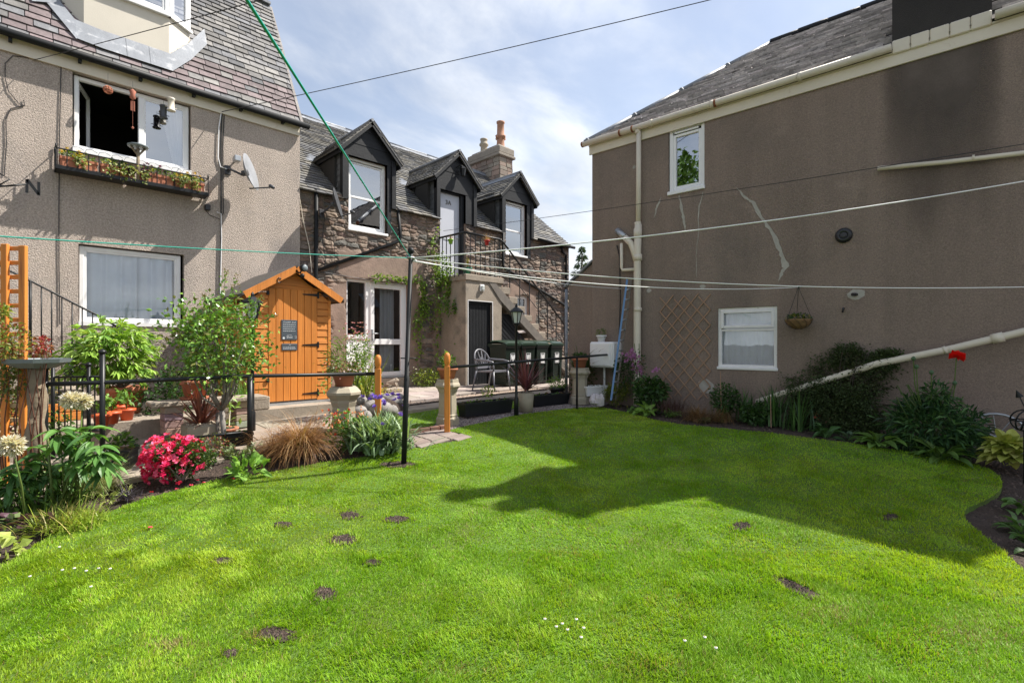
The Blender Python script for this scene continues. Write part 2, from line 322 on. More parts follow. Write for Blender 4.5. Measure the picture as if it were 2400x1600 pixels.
# ---------------------------------------------------------------- ground sheets
def crom(pts, per=6, closed=True):
    out = []; n = len(pts)
    for i in range(n):
        p0, p1, p2, p3 = [np.array(pts[(i+k-1) % n], float) for k in range(4)]
        for j in range(per):
            t = j/per; out.append(tuple(.5*((2*p1)+(-p0+p2)*t+(2*p0-5*p1+4*p2-p3)*t*t+(-p0+3*p1-3*p2+p3)*t**3)))
    return out
def sheet(name, poly, dz, mat, skirt=.06, cell=.25, flat=None, kind='structure', jitter=0.0, attr=None, label=None, cat=None):
    bm = bmesh.new(); vs = [bm.verts.new((x, y, 0)) for x, y in poly]
    es = [bm.edges.new((vs[i], vs[(i+1) % len(vs)])) for i in range(len(vs))]
    bmesh.ops.triangle_fill(bm, edges=es, use_beauty=True)
    x0, x1 = min(p[0] for p in poly), max(p[0] for p in poly); y0, y1 = min(p[1] for p in poly), max(p[1] for p in poly)
    for ax, a0, a1 in ((0, x0, x1), (1, y0, y1)):
        k = math.ceil(a0/cell)
        while k*cell < a1:
            co = [0, 0, 0]; no = [0, 0, 0]; co[ax] = k*cell; no[ax] = 1
            bmesh.ops.bisect_plane(bm, geom=bm.verts[:]+bm.edges[:]+bm.faces[:], plane_co=co, plane_no=no, dist=1e-5); k += 1
    bmesh.ops.remove_doubles(bm, verts=bm.verts[:], dist=1e-4)
    for v in bm.verts: v.co.z = (flat if flat is not None else zg(v.co.x, v.co.y)+dz)+(rnd(-jitter, jitter) if jitter else 0)
    be = [e for e in bm.edges if len(e.link_faces) == 1]
    if skirt:
        r = bmesh.ops.extrude_edge_only(bm, edges=be)
        for g in r['geom']:
            if isinstance(g, bmesh.types.BMVert): g.co.z -= skirt
    bmesh.ops.recalc_face_normals(bm, faces=bm.faces[:])
    me = bpy.data.meshes.new(name); bm.to_mesh(me); bm.free(); me.materials.append(mat)
    o = bpy.data.objects.new(name, me); COL.objects.link(o); ORG[o] = Vector((0, 0, 0))
    if kind: o['kind'] = kind
    if label: o['label'] = label
    return o
def gpx(pts): return [tuple(G(x, y).xy) for x, y in pts]
def inside(P, poly):
    x, y = P[:, 0], P[:, 1]; r = np.zeros(len(P), bool); n = len(poly)
    for i in range(n):
        x1, y1 = poly[i]; x2, y2 = poly[(i+1) % n]
        c = ((y1 > y) != (y2 > y)); 
        with np.errstate(divide='ignore', invalid='ignore'): r ^= c & (x < (x2-x1)*(y-y1)/(y2-y1+1e-12)+x1)
    return r
# earth out to the horizon: fine tiles near, wide ones beyond
g = MB()
def tile(x0, x1, y0, y1, c):
    nx, ny = max(1, round((x1-x0)/c)), max(1, round((y1-y0)/c)); xs = np.linspace(x0, x1, nx+1); ys = np.linspace(y0, y1, ny+1)
    X, Y = np.meshgrid(xs, ys); Z = zga(X, Y)-.035
    if c < 1: Z = Z+RNG.uniform(-.014, .014, Z.shape)
    V = np.stack([X, Y, Z], -1).reshape(-1, 3); i = np.arange(ny)[:, None]*(nx+1)+np.arange(nx)[None]; i = i.ravel()
    g.arr(V, np.stack([i, i+1, i+nx+2, i+nx+1], 1))
tile(-4, 13, -6, 10, .125); tile(-60, -4, -60, 60, 4); tile(13, 120, -60, 60, 4); tile(-4, 13, -60, -6, 4); tile(-4, 13, 10, 60, 4)
tile(-900, -60, -900, 900, 120); tile(120, 900, -900, 900, 120); tile(-60, 120, -900, -60, 60); tile(-60, 120, 60, 900, 60)
ground = g.build('ground', M['soil']); ground['kind'] = 'structure'

LAWN = [(-500, 1700), (-150, 1430), (0, 1334), (105, 1262), (219, 1214), (330, 1172), (420, 1147), (500, 1128), (600, 1112), (700, 1093), (800, 1077), (880, 1066), (940, 1060),
        (962, 1052), (1020, 1040), (1093, 1028), (1078, 1014), (1052, 1009), (1090, 998), (1150, 986), (1210, 973), (1280, 963), (1350, 956), (1400, 954), (1440, 960), (1500, 974), (1560, 989),
        (1680, 1002), (1800, 1013), (1900, 1026), (1980, 1036), (2100, 1054), (2200, 1070), (2270, 1084), (2325, 1103), (2348, 1128), (2338, 1155), (2300, 1176), (2266, 1192), (2262, 1214),
        (2300, 1250), (2345, 1284), (2400, 1335), (2560, 1430), (2900, 1640)]
lp = gpx(LAWN)
back = [tuple(c2w(5.5, -3.2).xy), tuple(c2w(-5.5, -3.2).xy)]
lawn_poly = crom(lp, 4, True)
# keep the crisp corners of the gate path
lawn_poly = lawn_poly[:4*(len(lp)-1)]+back
lawn = sheet('lawn', lawn_poly, 0.0, M['turf'], .05)
# beyond the gate: the strip of lawn between path and gravel
strip = gpx([(900, 1005), (958, 1016), (1010, 1001), (1030, 985), (1085, 972), (1200, 958), (1230, 938), (1120, 940), (1010, 951), (930, 962)])
strip_poly = crom(strip, 3)
lawn2 = sheet('lawn_strip', strip_poly, 0.0, M['turf'], .05); lawn2.name = 'lawn'
gb = gpx([(1030, 1000), (1052, 1008), (1090, 997), (1150, 985), (1210, 972), (1280, 962), (1350, 955), (1400, 953), (1425, 945), (1400, 925), (1300, 935), (1215, 945), (1190, 962), (1085, 975), (985, 985), (960, 990), (985, 1000)])
gravel_base = sheet('gravel_base', gb, -.012, M['soil'], .03)
pebble_gravel = None
kerb_y = 7.5
# lower path behind the left rail, upper terrace under the shed, the patio by the cottage
def rs(n, a, b): return RNG.uniform(a, b, n)
def slabbed(name, poly, z, sx, sy_, gap=.012, th=.05, base=(.30, .27, .23), zf=None, rot=0, label=None):
    """paving: separate slabs with joints clipped to poly; one object"""
    mb = MB(); P = np.array(poly); x0, y0 = P.min(0); x1, y1 = P.max(0)
    bm_poly = poly
    row = 0; y = y0
    while y < y1:
        h = sy_*rnd(.9, 1.1) if isinstance(sy_, float) else random.choice(sy_)
        x = x0-rnd(0, sx if isinstance(sx, float) else sx[0])
        while x < x1:
            w = sx*rnd(.85, 1.15) if isinstance(sx, float) else random.choice(sx)
            c = (x+w/2, y+h/2)
            if inside(np.array([c]), bm_poly)[0]:
                zt = (zf(*c) if zf else z)+rnd(-.003, .003); k = rnd(.82, 1.15); mb.col = tuple(b*k*rnd(.97, 1.03) for b in base)
                n0 = len(mb.v); mb.bev(x+gap/2, x+w-gap/2, y+gap/2, y+h-gap/2, zt-th, zt, .006)
                if zf:
                    for q in range(n0, len(mb.v)): vx, vy, vz = mb.v[q]; mb.v[q] = (vx, vy, vz+zf(vx, vy)-zf(*c))
            x += w
        y += h
    o = mb.build(name, M['slabs']); o['kind'] = 'structure'
    if label: o['label'] = label
    return o
lowpath = [(-1.2, kerb_y), (-1.2, 6.0), (.2, 6.05), (1.2, 6.1), (2.0, 6.25), (2.7, 6.35), (3.4, 6.3), (3.62, 6.55), (3.62, kerb_y)]
sheet('path_bedding', [(x, y) for x, y in lowpath], .004, M['concrete'], .03).name = 'path'
slabbed('path', [(x, y) for x, y in lowpath], 0, .6, .45, zf=lambda x, y: zg(x, y)+.022, base=(.33, .28, .225))
terr = MB(); terr.box(-4, 3.62, kerb_y, FL+.05, -1.3, -.935)
terrace = terr.build('terrace', M['concrete']); terrace['kind'] = 'structure'
PZ = -.965
pat = [(3.62, 7.25), (4.5, 7.3), (5.9, 7.45), (7.3, 7.62), (8.6, 7.5), (9.9, 7.4), (11.5, 7.9), (13.5, 8.6), (13.5, 13), (12.4, 13), (12.4, F+.05), (3.62, F+.05)]
sheet('patio_bedding', pat, 0, M['soil'], .1, flat=PZ-.04).name = 'patio'
slabbed('patio', pat, PZ, [.45, .6, .3], [.3, .45, .3], base=(.34, .285, .25))
# buff gravel edging along the patio, then a flat concrete walk
gv = [(4.1, 7.02), (5.9, 7.2), (7.3, 7.35), (8.4, 7.3), (8.4, 7.5), (7.3, 7.62), (5.9, 7.47), (4.1, 7.27)]
walk = [(3.9, 6.55), (4.9, 6.62), (5.9, 6.78), (7.3, 6.9), (8.6, 6.85), (8.6, 7.4), (7.3, 7.36), (5.9, 7.21), (4.0, 7.04)]
sheet('walk', walk, 0, M['concrete'], .05, flat=-1.03).name = 'path'
gate_px = gpx([(915, 1046), (960, 1052), (1091, 1029), (1052, 1011), (990, 1006), (958, 1017), (905, 1030)])
gpol = gate_px
slabbed('gate_path', gpol, 0, .22, .11, gap=.01, th=.03, zf=lambda x, y: zg(x, y)+.012, base=(.235, .19, .165)).name = 'path'
sheet('gate_bed', gate_px, -.006, M['soil'], .02).name = 'path'

def stones_on(mb, pts, zf, size, pals, squash=.7, sides=5):
    """loose stones as little faceted lumps"""
    pts = np.asarray(pts); n = len(pts); s = size*rs(n, .6, 1.4); ang = rs(n, 0, 6.28)
    k = sides; th = np.arange(k)*2*np.pi/k
    ring = np.stack([np.cos(th), np.sin(th), np.zeros(k)], -1)
    V = np.zeros((n, k+1, 3), np.float32)
    rr = RNG.uniform(.75, 1.2, (n, k))
    ca, sa = np.cos(ang)[:, None], np.sin(ang)[:, None]
    rx, ry = ring[None, :, 0]*rr, ring[None, :, 1]*rr*.75
    V[:, :k, 0] = (rx*ca-ry*sa)*s[:, None]*.5; V[:, :k, 1] = (rx*sa+ry*ca)*s[:, None]*.5
    V[:, k, 2] = s*.5*squash; V[:, k, 0] = rs(n, -.12, .12)*s; V[:, k, 1] = rs(n, -.12, .12)*s
    z = np.array([zf(x, y) for x, y in pts])
    V[:, :, 0] += pts[:, 0:1]; V[:, :, 1] += pts[:, 1:2]; V[:, :, 2] += z[:, None]
    idx = np.arange(n)[:, None]*(k+1)
    Fc = np.concatenate([np.stack([idx[:, 0]+i, idx[:, 0]+(i+1) % k, idx[:, 0]+k], 1) for i in range(k)])
    P = np.array(pals)[RNG.integers(0, len(pals), n)]*RNG.uniform(.8, 1.2, (n, 1))
    mb.arr(V.reshape(-1, 3), Fc, np.tile(P, (k, 1)))
def sample_poly(poly, n):
    P = np.array(poly); lo, hi = P.min(0), P.max(0); q = RNG.uniform(lo, hi, (n, 2)); return q[inside(q, poly)]
mb = MB(); stones_on(mb, sample_poly(gb, 16000), lambda x, y: zg(x, y)-.012, .030, [(.20, .17, .16), (.28, .24, .22), (.13, .11, .11), (.34, .30, .27), (.18, .13, .12)])
tagp(mb.build('gravel', M['gravel']), 'grey mixed gravel bed under the planters at the far lawn edge', 'gravel', kind='stuff')
mb = MB(); stones_on(mb, sample_poly(gv, 9000), lambda x, y: -1.006, .022, [(.46, .34, .25), (.52, .40, .30), (.38, .28, .22), (.56, .47, .38)])
sheet('gravel_bed', gv, 0, M['soil'], .05, flat=-1.01)
tagp(mb.build('gravel', M['gravel']), 'buff pink gravel strip edging the patio paving', 'gravel', kind='stuff')
# crumbs of earth on the beds
bedL = gpx([(0, 1330), (105, 1262), (219, 1214), (330, 1172), (420, 1147), (500, 1128), (600, 1112), (700, 1093), (800, 1077), (900, 1064), (880, 1020), (640, 1040), (370, 1090), (200, 1120), (0, 1150)])
bedR = gpx([(1400, 954), (1440, 960), (1500, 974), (1680, 1002), (1900, 1026), (2100, 1054), (2270, 1084), (2348, 1128), (2300, 1176), (2262, 1214), (2345, 1284), (2560, 1430), (2700, 1200), (2400, 1010), (2000, 992), (1700, 960), (1500, 945), (1420, 940)])
mb = MB()
for bp, nn in ((bedL, 9000), (bedR, 16000)):
    stones_on(mb, sample_poly(bp, nn), lambda x, y: zg(x, y)-.045, .036, [(.07, .046, .034), (.05, .034, .027), (.09, .06, .045), (.11, .08, .062)], .8)
tagp(mb.build('soil_crumbs', M['gravel']), 'dark crumbly earth lying on the flower beds', 'soil', kind='stuff')
# brick edging of the lawn strip by the gate, and the step below it
e = MB(); e.col = (1, 1, 1)
pA, pB = G(958, 1017), G(1052, 1004)
for i in range(4):
    a, b = pA.lerp(pB, i/4+.01), pA.lerp(pB, (i+1)/4-.01); a.z = b.z = zg(a.x, a.y)+.015; e.bar(a, b, .09, .08)
solo(e, 'brick_edging', M['brickedge'], 'red brick edging beside the gate path, along the small strip of lawn', 'edging')

# ---------------------------------------------------------------- building helpers
def wallskin(mb, a0, a1, z0, z1, holes, b=0.0, rev=.12, revmat=None):
    xs = sorted({a0, a1, *[h[0] for h in holes], *[h[1] for h in holes]}); zs = sorted({z0, z1, *[h[2] for h in holes], *[h[3] for h in holes]})
    xs = [x for x in xs if a0 <= x <= a1]; zs = [z for z in zs if z0 <= z <= z1]
    for i in range(len(xs)-1):
        for j in range(len(zs)-1):
            cx, cz = (xs[i]+xs[i+1])/2, (zs[j]+zs[j+1])/2
            if any(h[0] < cx < h[1] and h[2] < cz < h[3] for h in holes): continue
            mb.quad((xs[i], b, zs[j]), (xs[i+1], b, zs[j]), (xs[i+1], b, zs[j+1]), (xs[i], b, zs[j+1]))
    for h in holes: reveal(mb, h, b, rev)
def reveal(mb, h, b, rev):
    x0, x1, q0, q1 = h[:4]
    mb.quad((x0, b, q0), (x0, b-rev, q0), (x0, b-rev, q1), (x0, b, q1)); mb.quad((x1, b, q0), (x1, b-rev, q0), (x1, b-rev, q1), (x1, b, q1))
    mb.quad((x0, b, q1), (x1, b, q1), (x1, b-rev, q1), (x0, b-rev, q1)); mb.quad((x0, b, q0), (x1, b, q0), (x1, b-rev, q0), (x0, b-rev, q0))
def room(mb, h, b, depth=1.6, mrg=.25):
    x0, x1, q0, q1 = h[0]-mrg, h[1]+mrg, h[2]-mrg, h[3]+mrg; c = b-depth
    mb.quad((x0, c, q0), (x1, c, q0), (x1, c, q1), (x0, c, q1)); mb.quad((x0, b, q0), (x0, c, q0), (x0, c, q1), (x0, b, q1)); mb.quad((x1, b, q0), (x1, c, q0), (x1, c, q1), (x1, b, q1))
    mb.quad((x0, b, q0), (x1, b, q0), (x1, c, q0), (x0, c, q0)); mb.quad((x0, b, q1), (x1, b, q1), (x1, c, q1), (x0, c, q1))
    # back of the front wall round the opening, so no light leaks
    for a, bb, c0, c1 in ((x0, h[0], q0, q1), (h[1], x1, q0, q1), (h[0], h[1], q0, h[2]), (h[0], h[1], h[3], q1)):
        mb.quad((a, b-.001, c0), (bb, b-.001, c0), (bb, b-.001, c1), (a, b-.001, c1))
def frame_bars(mb, x0, x1, z0, z1, b, w=.05, d=.06, bars_v=(), bars_h=(), bw=.04, sill=True):
    mb.bev(x0, x0+w, b-d, b, z0, z1, .006); mb.bev(x1-w, x1, b-d, b, z0, z1, .006)
    mb.bev(x0+w, x1-w, b-d, b-.001, z1-w, z1, .006); mb.bev(x0+w, x1-w, b-d, b-.001, z0, z0+w, .006)
    for v in bars_v: mb.bev(v-bw/2, v+bw/2, b-d, b-.003, z0+w, z1-w, .005)
    for h in bars_h: mb.bev(x0+w, x1-w, b-d+.002, b-.004, h-bw/2, h+bw/2, .005)
def slates(mb, O, eu, ev, W, H, sw, sh, pal, clip=None, th=.012, irr=.15, lit_lip=None, gap=.010):
    O, eu, ev = Vector(O), Vector(eu).normalized(), Vector(ev).normalized(); n = eu.cross(ev)
    if n.z < 0: n = -n
    v = 0.0; row = 0
    while v < H:
        h = sh*(1-.25*v/max(H, 1e-6))*rnd(.93, 1.07); u = -sw*rnd(0, 1)
        while u < W:
            w = sw*rnd(1-irr*1.6, 1+irr*1.6); u0, u1 = max(u, 0), min(u+w-gap, W)
            if u1-u0 > .02 and (clip is None or clip((u0+u1)/2, v+h*.4)):
                mb.col = pal((u0+u1)/2, v); l0 = th*rnd(.9, 1.5)+.010; l1 = .002; sk = rnd(-.010, .010); t1 = rnd(-.004, .004)
                top = min(v+h*1.25, H+.02)
                a = O+eu*u0+ev*(v+sk+t1)+n*l0; b = O+eu*u1+ev*(v+sk-t1)+n*(l0+rnd(-.003, .003)); c = O+eu*u1+ev*top+n*l1; d = O+eu*u0+ev*top+n*l1
                a2, b2 = a-n*l0*.95, b-n*l0*.95
                mb.add([tuple(x) for x in (a, b, c, d, a2, b2, c-n*.01, d-n*.01)], [(0, 1, 2, 3), (4, 5, 1, 0), (5, 6, 2, 1), (4, 0, 3, 7)], raw=True)
                if lit_lip: q_ = rnd(.5, 1.1); mb.c[-3] = tuple(l_*q_ for l_ in lit_lip)  # lower edge faces painted paler, imitating sky light on thick slate edges
            u += w
        v += h
# ================================================================= LEFT HOUSE (pebble-dashed)
zt = 4.0
UW = (fpx(170, 165, 13.75)[0], fpx(448, 230, 13.75)[0], 2.83, 3.98)
LW = (fpx(184, 572, 13.75)[0], fpx(431.6, 595, 13.75)[0], .31, 1.47)
CU = 3.945
house = thing('harled_house', 'tall beige pebble-dashed house with pink and grey slate roof and white bay dormer', 'house', (1.5, FL+2, -1.0))
w = MB(FH); wallskin(w, -4, CU, .12, 4.02, [UW, LW], 0, .13)
w.quad((CU, 0, -1.3), (CU, -5, -1.3), (CU, -5, 4.3), (CU, 0, 4.3))
w.quad((-4, 0, -1.3), (-4, -5, -1.3), (-4, -5, 4.3), (-4, 0, 4.3)); w.quad((-4, -5, -1.3), (CU, -5, -1.3), (CU, -5, 7.3), (-4, -5, 7.3))
w.build('wall', M['harl'], house)
w = MB(FH); w.box(-4, CU+.01, -.2, .018, -1.3, .12); w.build('plinth', M['harl_low'], house)
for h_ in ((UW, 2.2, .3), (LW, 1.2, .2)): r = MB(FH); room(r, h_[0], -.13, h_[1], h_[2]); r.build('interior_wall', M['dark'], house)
# eaves
w = MB(FH); w.box(-4, CU-.02, 0.002, .035, 3.98, 4.18); w.box(-4, CU-.02, -.1, .09, 4.18, 4.20); w.build('fascia', M['cream'], house)
gt = MB(FH); gt.tube([(-4, .135, 4.22), (CU+.12, .135, 4.165)], .055, 12); 
for a in np.arange(-3.6, CU, .72): gt.box(a-.02, a+.02, .036, .12, 4.10, 4.17)
gt.build('gutter', M['black'], house)
# roof: 61 degree slope
SL = 1.85; rz0, rd0 = 4.22, .06
TOPD = 1.56
rf = MB(FH); 
rf.quad((-4, rd0, rz0), (CU, rd0, rz0), (CU, -TOPD, rz0+SL*(TOPD+rd0)), (-4, -TOPD, rz0+SL*(TOPD+rd0)))
zr = rz0+SL*(TOPD+rd0)
rf.quad((-4, -TOPD, zr), (CU, -TOPD, zr), (CU, -5, zr-.3), (-4, -5, zr-.3))
rf.quad((CU, rd0, rz0-.06), (CU, -TOPD, zr), (CU, -5, zr-.3), (CU, -5, 3)); rf.build('roof_deck', M['felt'], house)
sm = MB()
def palL(u, v):
    uu = u-4; pink = (v < .75 and uu > .6) and random.random() < (.85 if (v > .14 and uu > 1.9) else .45) or (v < 1.0 and uu <= .8 and random.random() < .5)
    if v < .13: pink = random.random() < .12
    if pink: k = rnd(.65, 1.15); return (.190*k, .148*k, .150*k)
    k = rnd(.6, 1.2); b = random.choice([(.165, .162, .165), (.185, .178, .172), (.14, .142, .150), (.205, .196, .185)])
    return tuple(c*k for c in b)
ev = Vector((0, 1, SL)).normalized()
slates(sm, (-4, FL-rd0-.03, rz0-.03), (1, 0, 0), ev, CU+4, 3.45, .235, .155, palL, th=.014, irr=.12)
# thicker slates at the swept eaves
sm.build('roof_slates', M['slate'], house)
vg = MB(FH); vg.bar((CU+.0, rd0+.05, rz0-.06), (CU+.0, -TOPD, zr-.02), .05, .06); vg.col = (1, 1, 1); vg.build('verge', M['stone_r'], house)
rc = MB(FH); rc.bar((-4, -TOPD, zr+.03), (CU-.02, -TOPD, zr+.03), .2, .05); rc.build('ridge', M['lead'], house)
# bay dormer
bay = MB(FH)
def prismz(mb, plan, z0, z1): mb.slab(plan, z0, z1)
B = [(.43, -2.2), (.43, -.52), (.786, -.21), (1.866, -.21), (2.217, -.47), (2.217, -2.2)]
zb = 4.72; zsill = 5.44
bay.slab(B, 4.55, zsill); 
bay.build('dormer', M['cream_render'], house); bayo = bay
bobj = [o for o in house.children if o.name.startswith('dormer')][0]
fr = MB(FH)
def seg_window(mbf, mbg, p, q, z0, z1, w=.06):
    p, q = Vector((*p, 0)), Vector((*q, 0)); d = (q-p).normalized(); nn = Vector((-d.y, d.x, 0))
    f0 = mbf.fr; mbf.fr = Fr(FH.P(p.x, p.y, 0), FH.P(d.x, d.y, 0)-FH.o, FH.P(nn.x, nn.y, 0)-FH.o); mbg.fr = mbf.fr
    L = (q-p).length; frame_bars(mbf, 0, L, z0, z1, .025, w, .07)
    frame_bars(mbf, w, L-w, z0+w, z1-w, .015, .035, .05)
    mbg.quad((w, -.01, z0+w), (L-w, -.01, z0+w), (L-w, -.01, z1-w), (w, -.01, z1-w)); mbf.fr = f0; mbg.fr = f0
gl = MB(FH)
seg_window(fr, gl, B[1], B[2], zsill, 6.9); seg_window(fr, gl, B[2], (1.33, -.21), zsill, 6.9); seg_window(fr, gl, (1.33, -.21), B[3], zsill, 6.9); seg_window(fr, gl, B[3], B[4], zsill, 6.9)
fr.bar((.75, -.185, zsill-.01), (1.89, -.185, zsill-.01), .07, .04); fr.bar((1.86, -.19, zsill-.01), (2.24, -.46, zsill-.01), .07, .04)
bw = MB(FH); bw.slab([(.45, -2.2), (.45, -.9), (2.19, -.9), (2.19, -2.2)], zsill, 6.9); bw.slab([(.38, -2.3), (.38, -.45), (.76, -.12), (1.90, -.12), (2.27, -.43), (2.27, -2.3)], 6.9, 7.05)
bw.build('dormer_core', M['room'], bobj); fr.build('window_frame', M['white'], bobj); gl.build('pane', M['glass_hi'], bobj)
ld = MB(FH)   # lead apron and soakers on the slates round the bay
def rp(a, d, h=.022): h = h+.03; return (a, -d+h*.9, rz0+SL*(d+rd0)+h*.48)
for k in range(7):
    a0, a1 = .38+k*.3, .38+(k+1)*.3+.01
    dd = lambda a: (.02 if a > .7 else .02+(.7-a)*.9) if a < 1.95 else .02+(a-1.95)*.9
    ld.quad(rp(a0, dd(a0)+.03, .03), rp(a1, dd(a1)+.03, .03), rp(a1, dd(a1)+.22, .04), rp(a0, dd(a0)+.22, .04))
for k in range(6): ld.quad(rp(.42-.02*k*k*.4, .35+k*.3, .035), rp(.22-.02*k*k*.4, .3+k*.3, .03), rp(.20-.02*(k+1)**2*.4, .62+k*.3, .03), rp(.44-.02*(k+1)**2*.4, .66+k*.3, .035))
ld.build('lead_flashing', M['lead'], house)
# upper window, left sash open
def win_part(parent, h, name='window', label=None): return h
x0, x1, q0, q1 = UW; xm = fpx(333, 200, 13.75)[0]
f = MB(FH); frame_bars(f, x0+.02, x1-.02, q0+.05, q1-.02, -.07, .055, .07, bars_v=(xm,), bw=.07); f.box(x0, x1, -.13, .03, q0-.03, q0+.05)
fo = f.build('window_frame', M['white'], house)
f2 = MB(FH); frame_bars(f2, xm+.03, x1-.07, q0+.1, q1-.07, -.085, .03, .04); f2.build('sash', M['white'], fo)
gq = MB(FH); gq.quad((xm+.05, -.1, q0+.12), (x1-.09, -.1, q0+.12), (x1-.09, -.1, q1-.09), (xm+.05, -.1, q1-.09)); gq.build('pane', M['glass_hi'], fo)
sd_ = MB(Fr(FH.P(x0+.075, -.12, 0), (.30, .95, 0), (.95, -.30, 0))); frame_bars(sd_, 0, .62, q0+.1, q1-.07, 0, .05, .045); so_ = sd_.build('open_sash', M['white'], fo)
cu = MB(FH)
def curtain(mb, a0, a1, b, z0, z1, amp=.025, wl=.09, tie=None, n=60):
    vs = []; 
    for i in range(n+1):
        t = i/n; a = a0+(a1-a0)*t
        for j in range(6):
            s = j/5; z = z1+(z0-z1)*s; aa = a
            if tie: aa = a0+(a1-a0)*t*(1-s*.55) if tie == 'L' else a1-(a1-a0)*(1-t)*(1-s*.6)
            vs.append((aa, b+amp*math.sin(a/wl*6.28+.6*math.sin(a*31)+s*.4), z))
    fs = [(i*6+j, (i+1)*6+j, (i+1)*6+j+1, i*6+j+1) for i in range(n) for j in range(5)]
    mb.smooth = True; mb.add(vs, fs); mb.smooth = False
curtain(cu, x1-.42, x1-.09, -.17, q0+.1, q1-.07, tie='R'); cu.build('curtain', M['curtain'], fo)
# lower window with net curtain
x0, x1, q0, q1 = LW
f = MB(FH); frame_bars(f, x0+.01, x1-.04, q0, q1-.02, -.05, .055, .07); frame_bars(f, x0+.06, x1-.09, q0+.05, q1-.07, -.06, .035, .05)
f.box(x0+.0, x1, -.13, .025, q0-.04, q0+.015)
fo = f.build('window_frame', M['wpaint'], house)
gq = MB(FH); gq.quad((x0+.09, -.08, q0+.08), (x1-.12, -.08, q0+.08), (x1-.12, -.08, q1-.1), (x0+.09, -.08, q1-.1)); gq.build('pane', M['glass'], fo)
cu = MB(FH); curtain(cu, x0+.05, x0+.72, -.14, q0, q1-.03, .03, .17, n=90); cu.build('net_curtain', M['net'], fo)
cu = MB(FH); curtain(cu, x0+.66, x1-.15, -.145, q0, q1-.03, .045, .21, n=70); cu.build('net_curtain', M['net'], fo)
# cables and alarm box on the wall
cb_ = MB(FH); 
def wallcable(mb, pts, fr_, pxf, r=.006, b=.012): mb.tube([(*[pxf(x, y)[0]], b, pxf(x, y)[1]) for x, y in pts], r, 5)
hp = lambda x, y: fpx(x, y, 13.75)
wallcable(cb_, [(143, 158), (142, 200), (139, 320), (138, 480), (138, 620), (140, 760)], FH, hp, .006)
wallcable(cb_, [(520, 265), (517, 330), (518, 440), (517, 640), (515, 700)], FH, hp, .010)
wallcable(cb_, [(525, 270), (522, 350), (523, 500), (519, 505)], FH, hp, .008)
wallcable(cb_, [(85, 138), (30, 132), (12, 150), (12, 185), (20, 215), (45, 245), (58, 248), (55, 235)], FH, hp, .005)
wallcable(cb_, [(58, 248), (25, 256), (14, 280), (15, 340), (12, 380), (10, 412)], FH, hp, .006)
wallcable(cb_, [(480, 492), (492, 505), (515, 514)], FH, hp, .005)
cb_.build('cable', M['cable'], house)
cb_ = MB(FH); wallcable(cb_, [(470, 212), (495, 235), (517, 248), (518, 262), (512, 300), (510, 370), (516, 392), (534, 398)], FH, hp, .009, .02); cb_.build('white_cable', M['white'], house); cb_ = MB(FH)
wallcable(cb_, [(507, 498), (517, 502), (518, 560), (515, 690)], FH, hp, .008, .03); cb_.build('white_cable', M['white'], house)
a, z = hp(485, 487); bxm = MB(FH); bxm.bev(a-.04, a+.04, 0, .07, z-.05, z+.05, .008); bxm.build('alarm_box', M['plastic_bk'], house)

# ================================================================= STONE COTTAGE
cot = thing('stone_cottage', 'red rubble stone cottage with slate roof and three black gabled dormers', 'house', (8, F+3, -1.0))
CE = 12.3
def FO(px0, px1, pyt, pyb): return None
FD = (4.94, 6.44, -.76, 1.37)              # french door
W1 = (4.985, 5.89, 2.38, 3.93); DR = (7.34, 8.13, 1.6, 3.74); W3 = (9.55, 10.39, 2.44, 3.93); WS = (9.92, 10.5, .30, 1.36)
DC = [5.465, 7.85, 10.02]
# relief of the rubble wall as a fine grid
def hsh(ix, iy, k):
    h = np.sin(ix*127.1+iy*311.7+k*74.7)*43758.5453; return h-np.floor(h)
def vnoise(x, y, k=0):
    ix, iy = np.floor(x), np.floor(y); fx, fy = x-ix, y-iy; fx = fx*fx*(3-2*fx); fy = fy*fy*(3-2*fy)
    return (hsh(ix, iy, k)*(1-fx)+hsh(ix+1, iy, k)*fx)*(1-fy)+(hsh(ix, iy+1, k)*(1-fx)+hsh(ix+1, iy+1, k)*fx)*fy
def fbm(x, y, k=0, o=4):
    r = 0; a = .5
    for i in range(o): r = r+a*vnoise(x*2**i, y*2**i, k+i*7); a *= .5
    return r
def rubble(A, Z, cw=.25, ch=.088):
    x = A/cw+.35*fbm(A*2.2, Z*2.2, 3); y = Z/ch+.75*(fbm(A*2.6, Z*3, 9)-.5)*2
    ix, iy = np.floor(x), np.floor(y); d1 = np.full(A.shape, 9.); d2 = d1.copy(); idd = np.zeros(A.shape)
    for dx in (-1, 0, 1):
        for dy in (-1, 0, 1):
            cx, cy = ix+dx, iy+dy; px_ = cx+.15+.7*hsh(cx, cy, 1); py_ = cy+.15+.7*hsh(cx, cy, 2)
            d = np.maximum(np.abs(x-px_)*1.0, np.abs(y-py_))*.6+.4*np.hypot(x-px_, y-py_)
            nid = hsh(cx, cy, 5); m = d < d1; d2 = np.where(m, d1, np.minimum(d2, d)); idd = np.where(m, nid, idd); d1 = np.where(m, d, d1)
    edge = np.clip((d2-d1)/.32, 0, 1); edge = edge**.6
    face = (fbm(A*9, Z*14, 21, 4)-.5)*.035+(fbm(A*30, Z*40, 31, 2)-.5)*.012
    h = edge*(.018+.030*hsh(idd*913, idd*31, 4)+face)
    return h, idd, edge
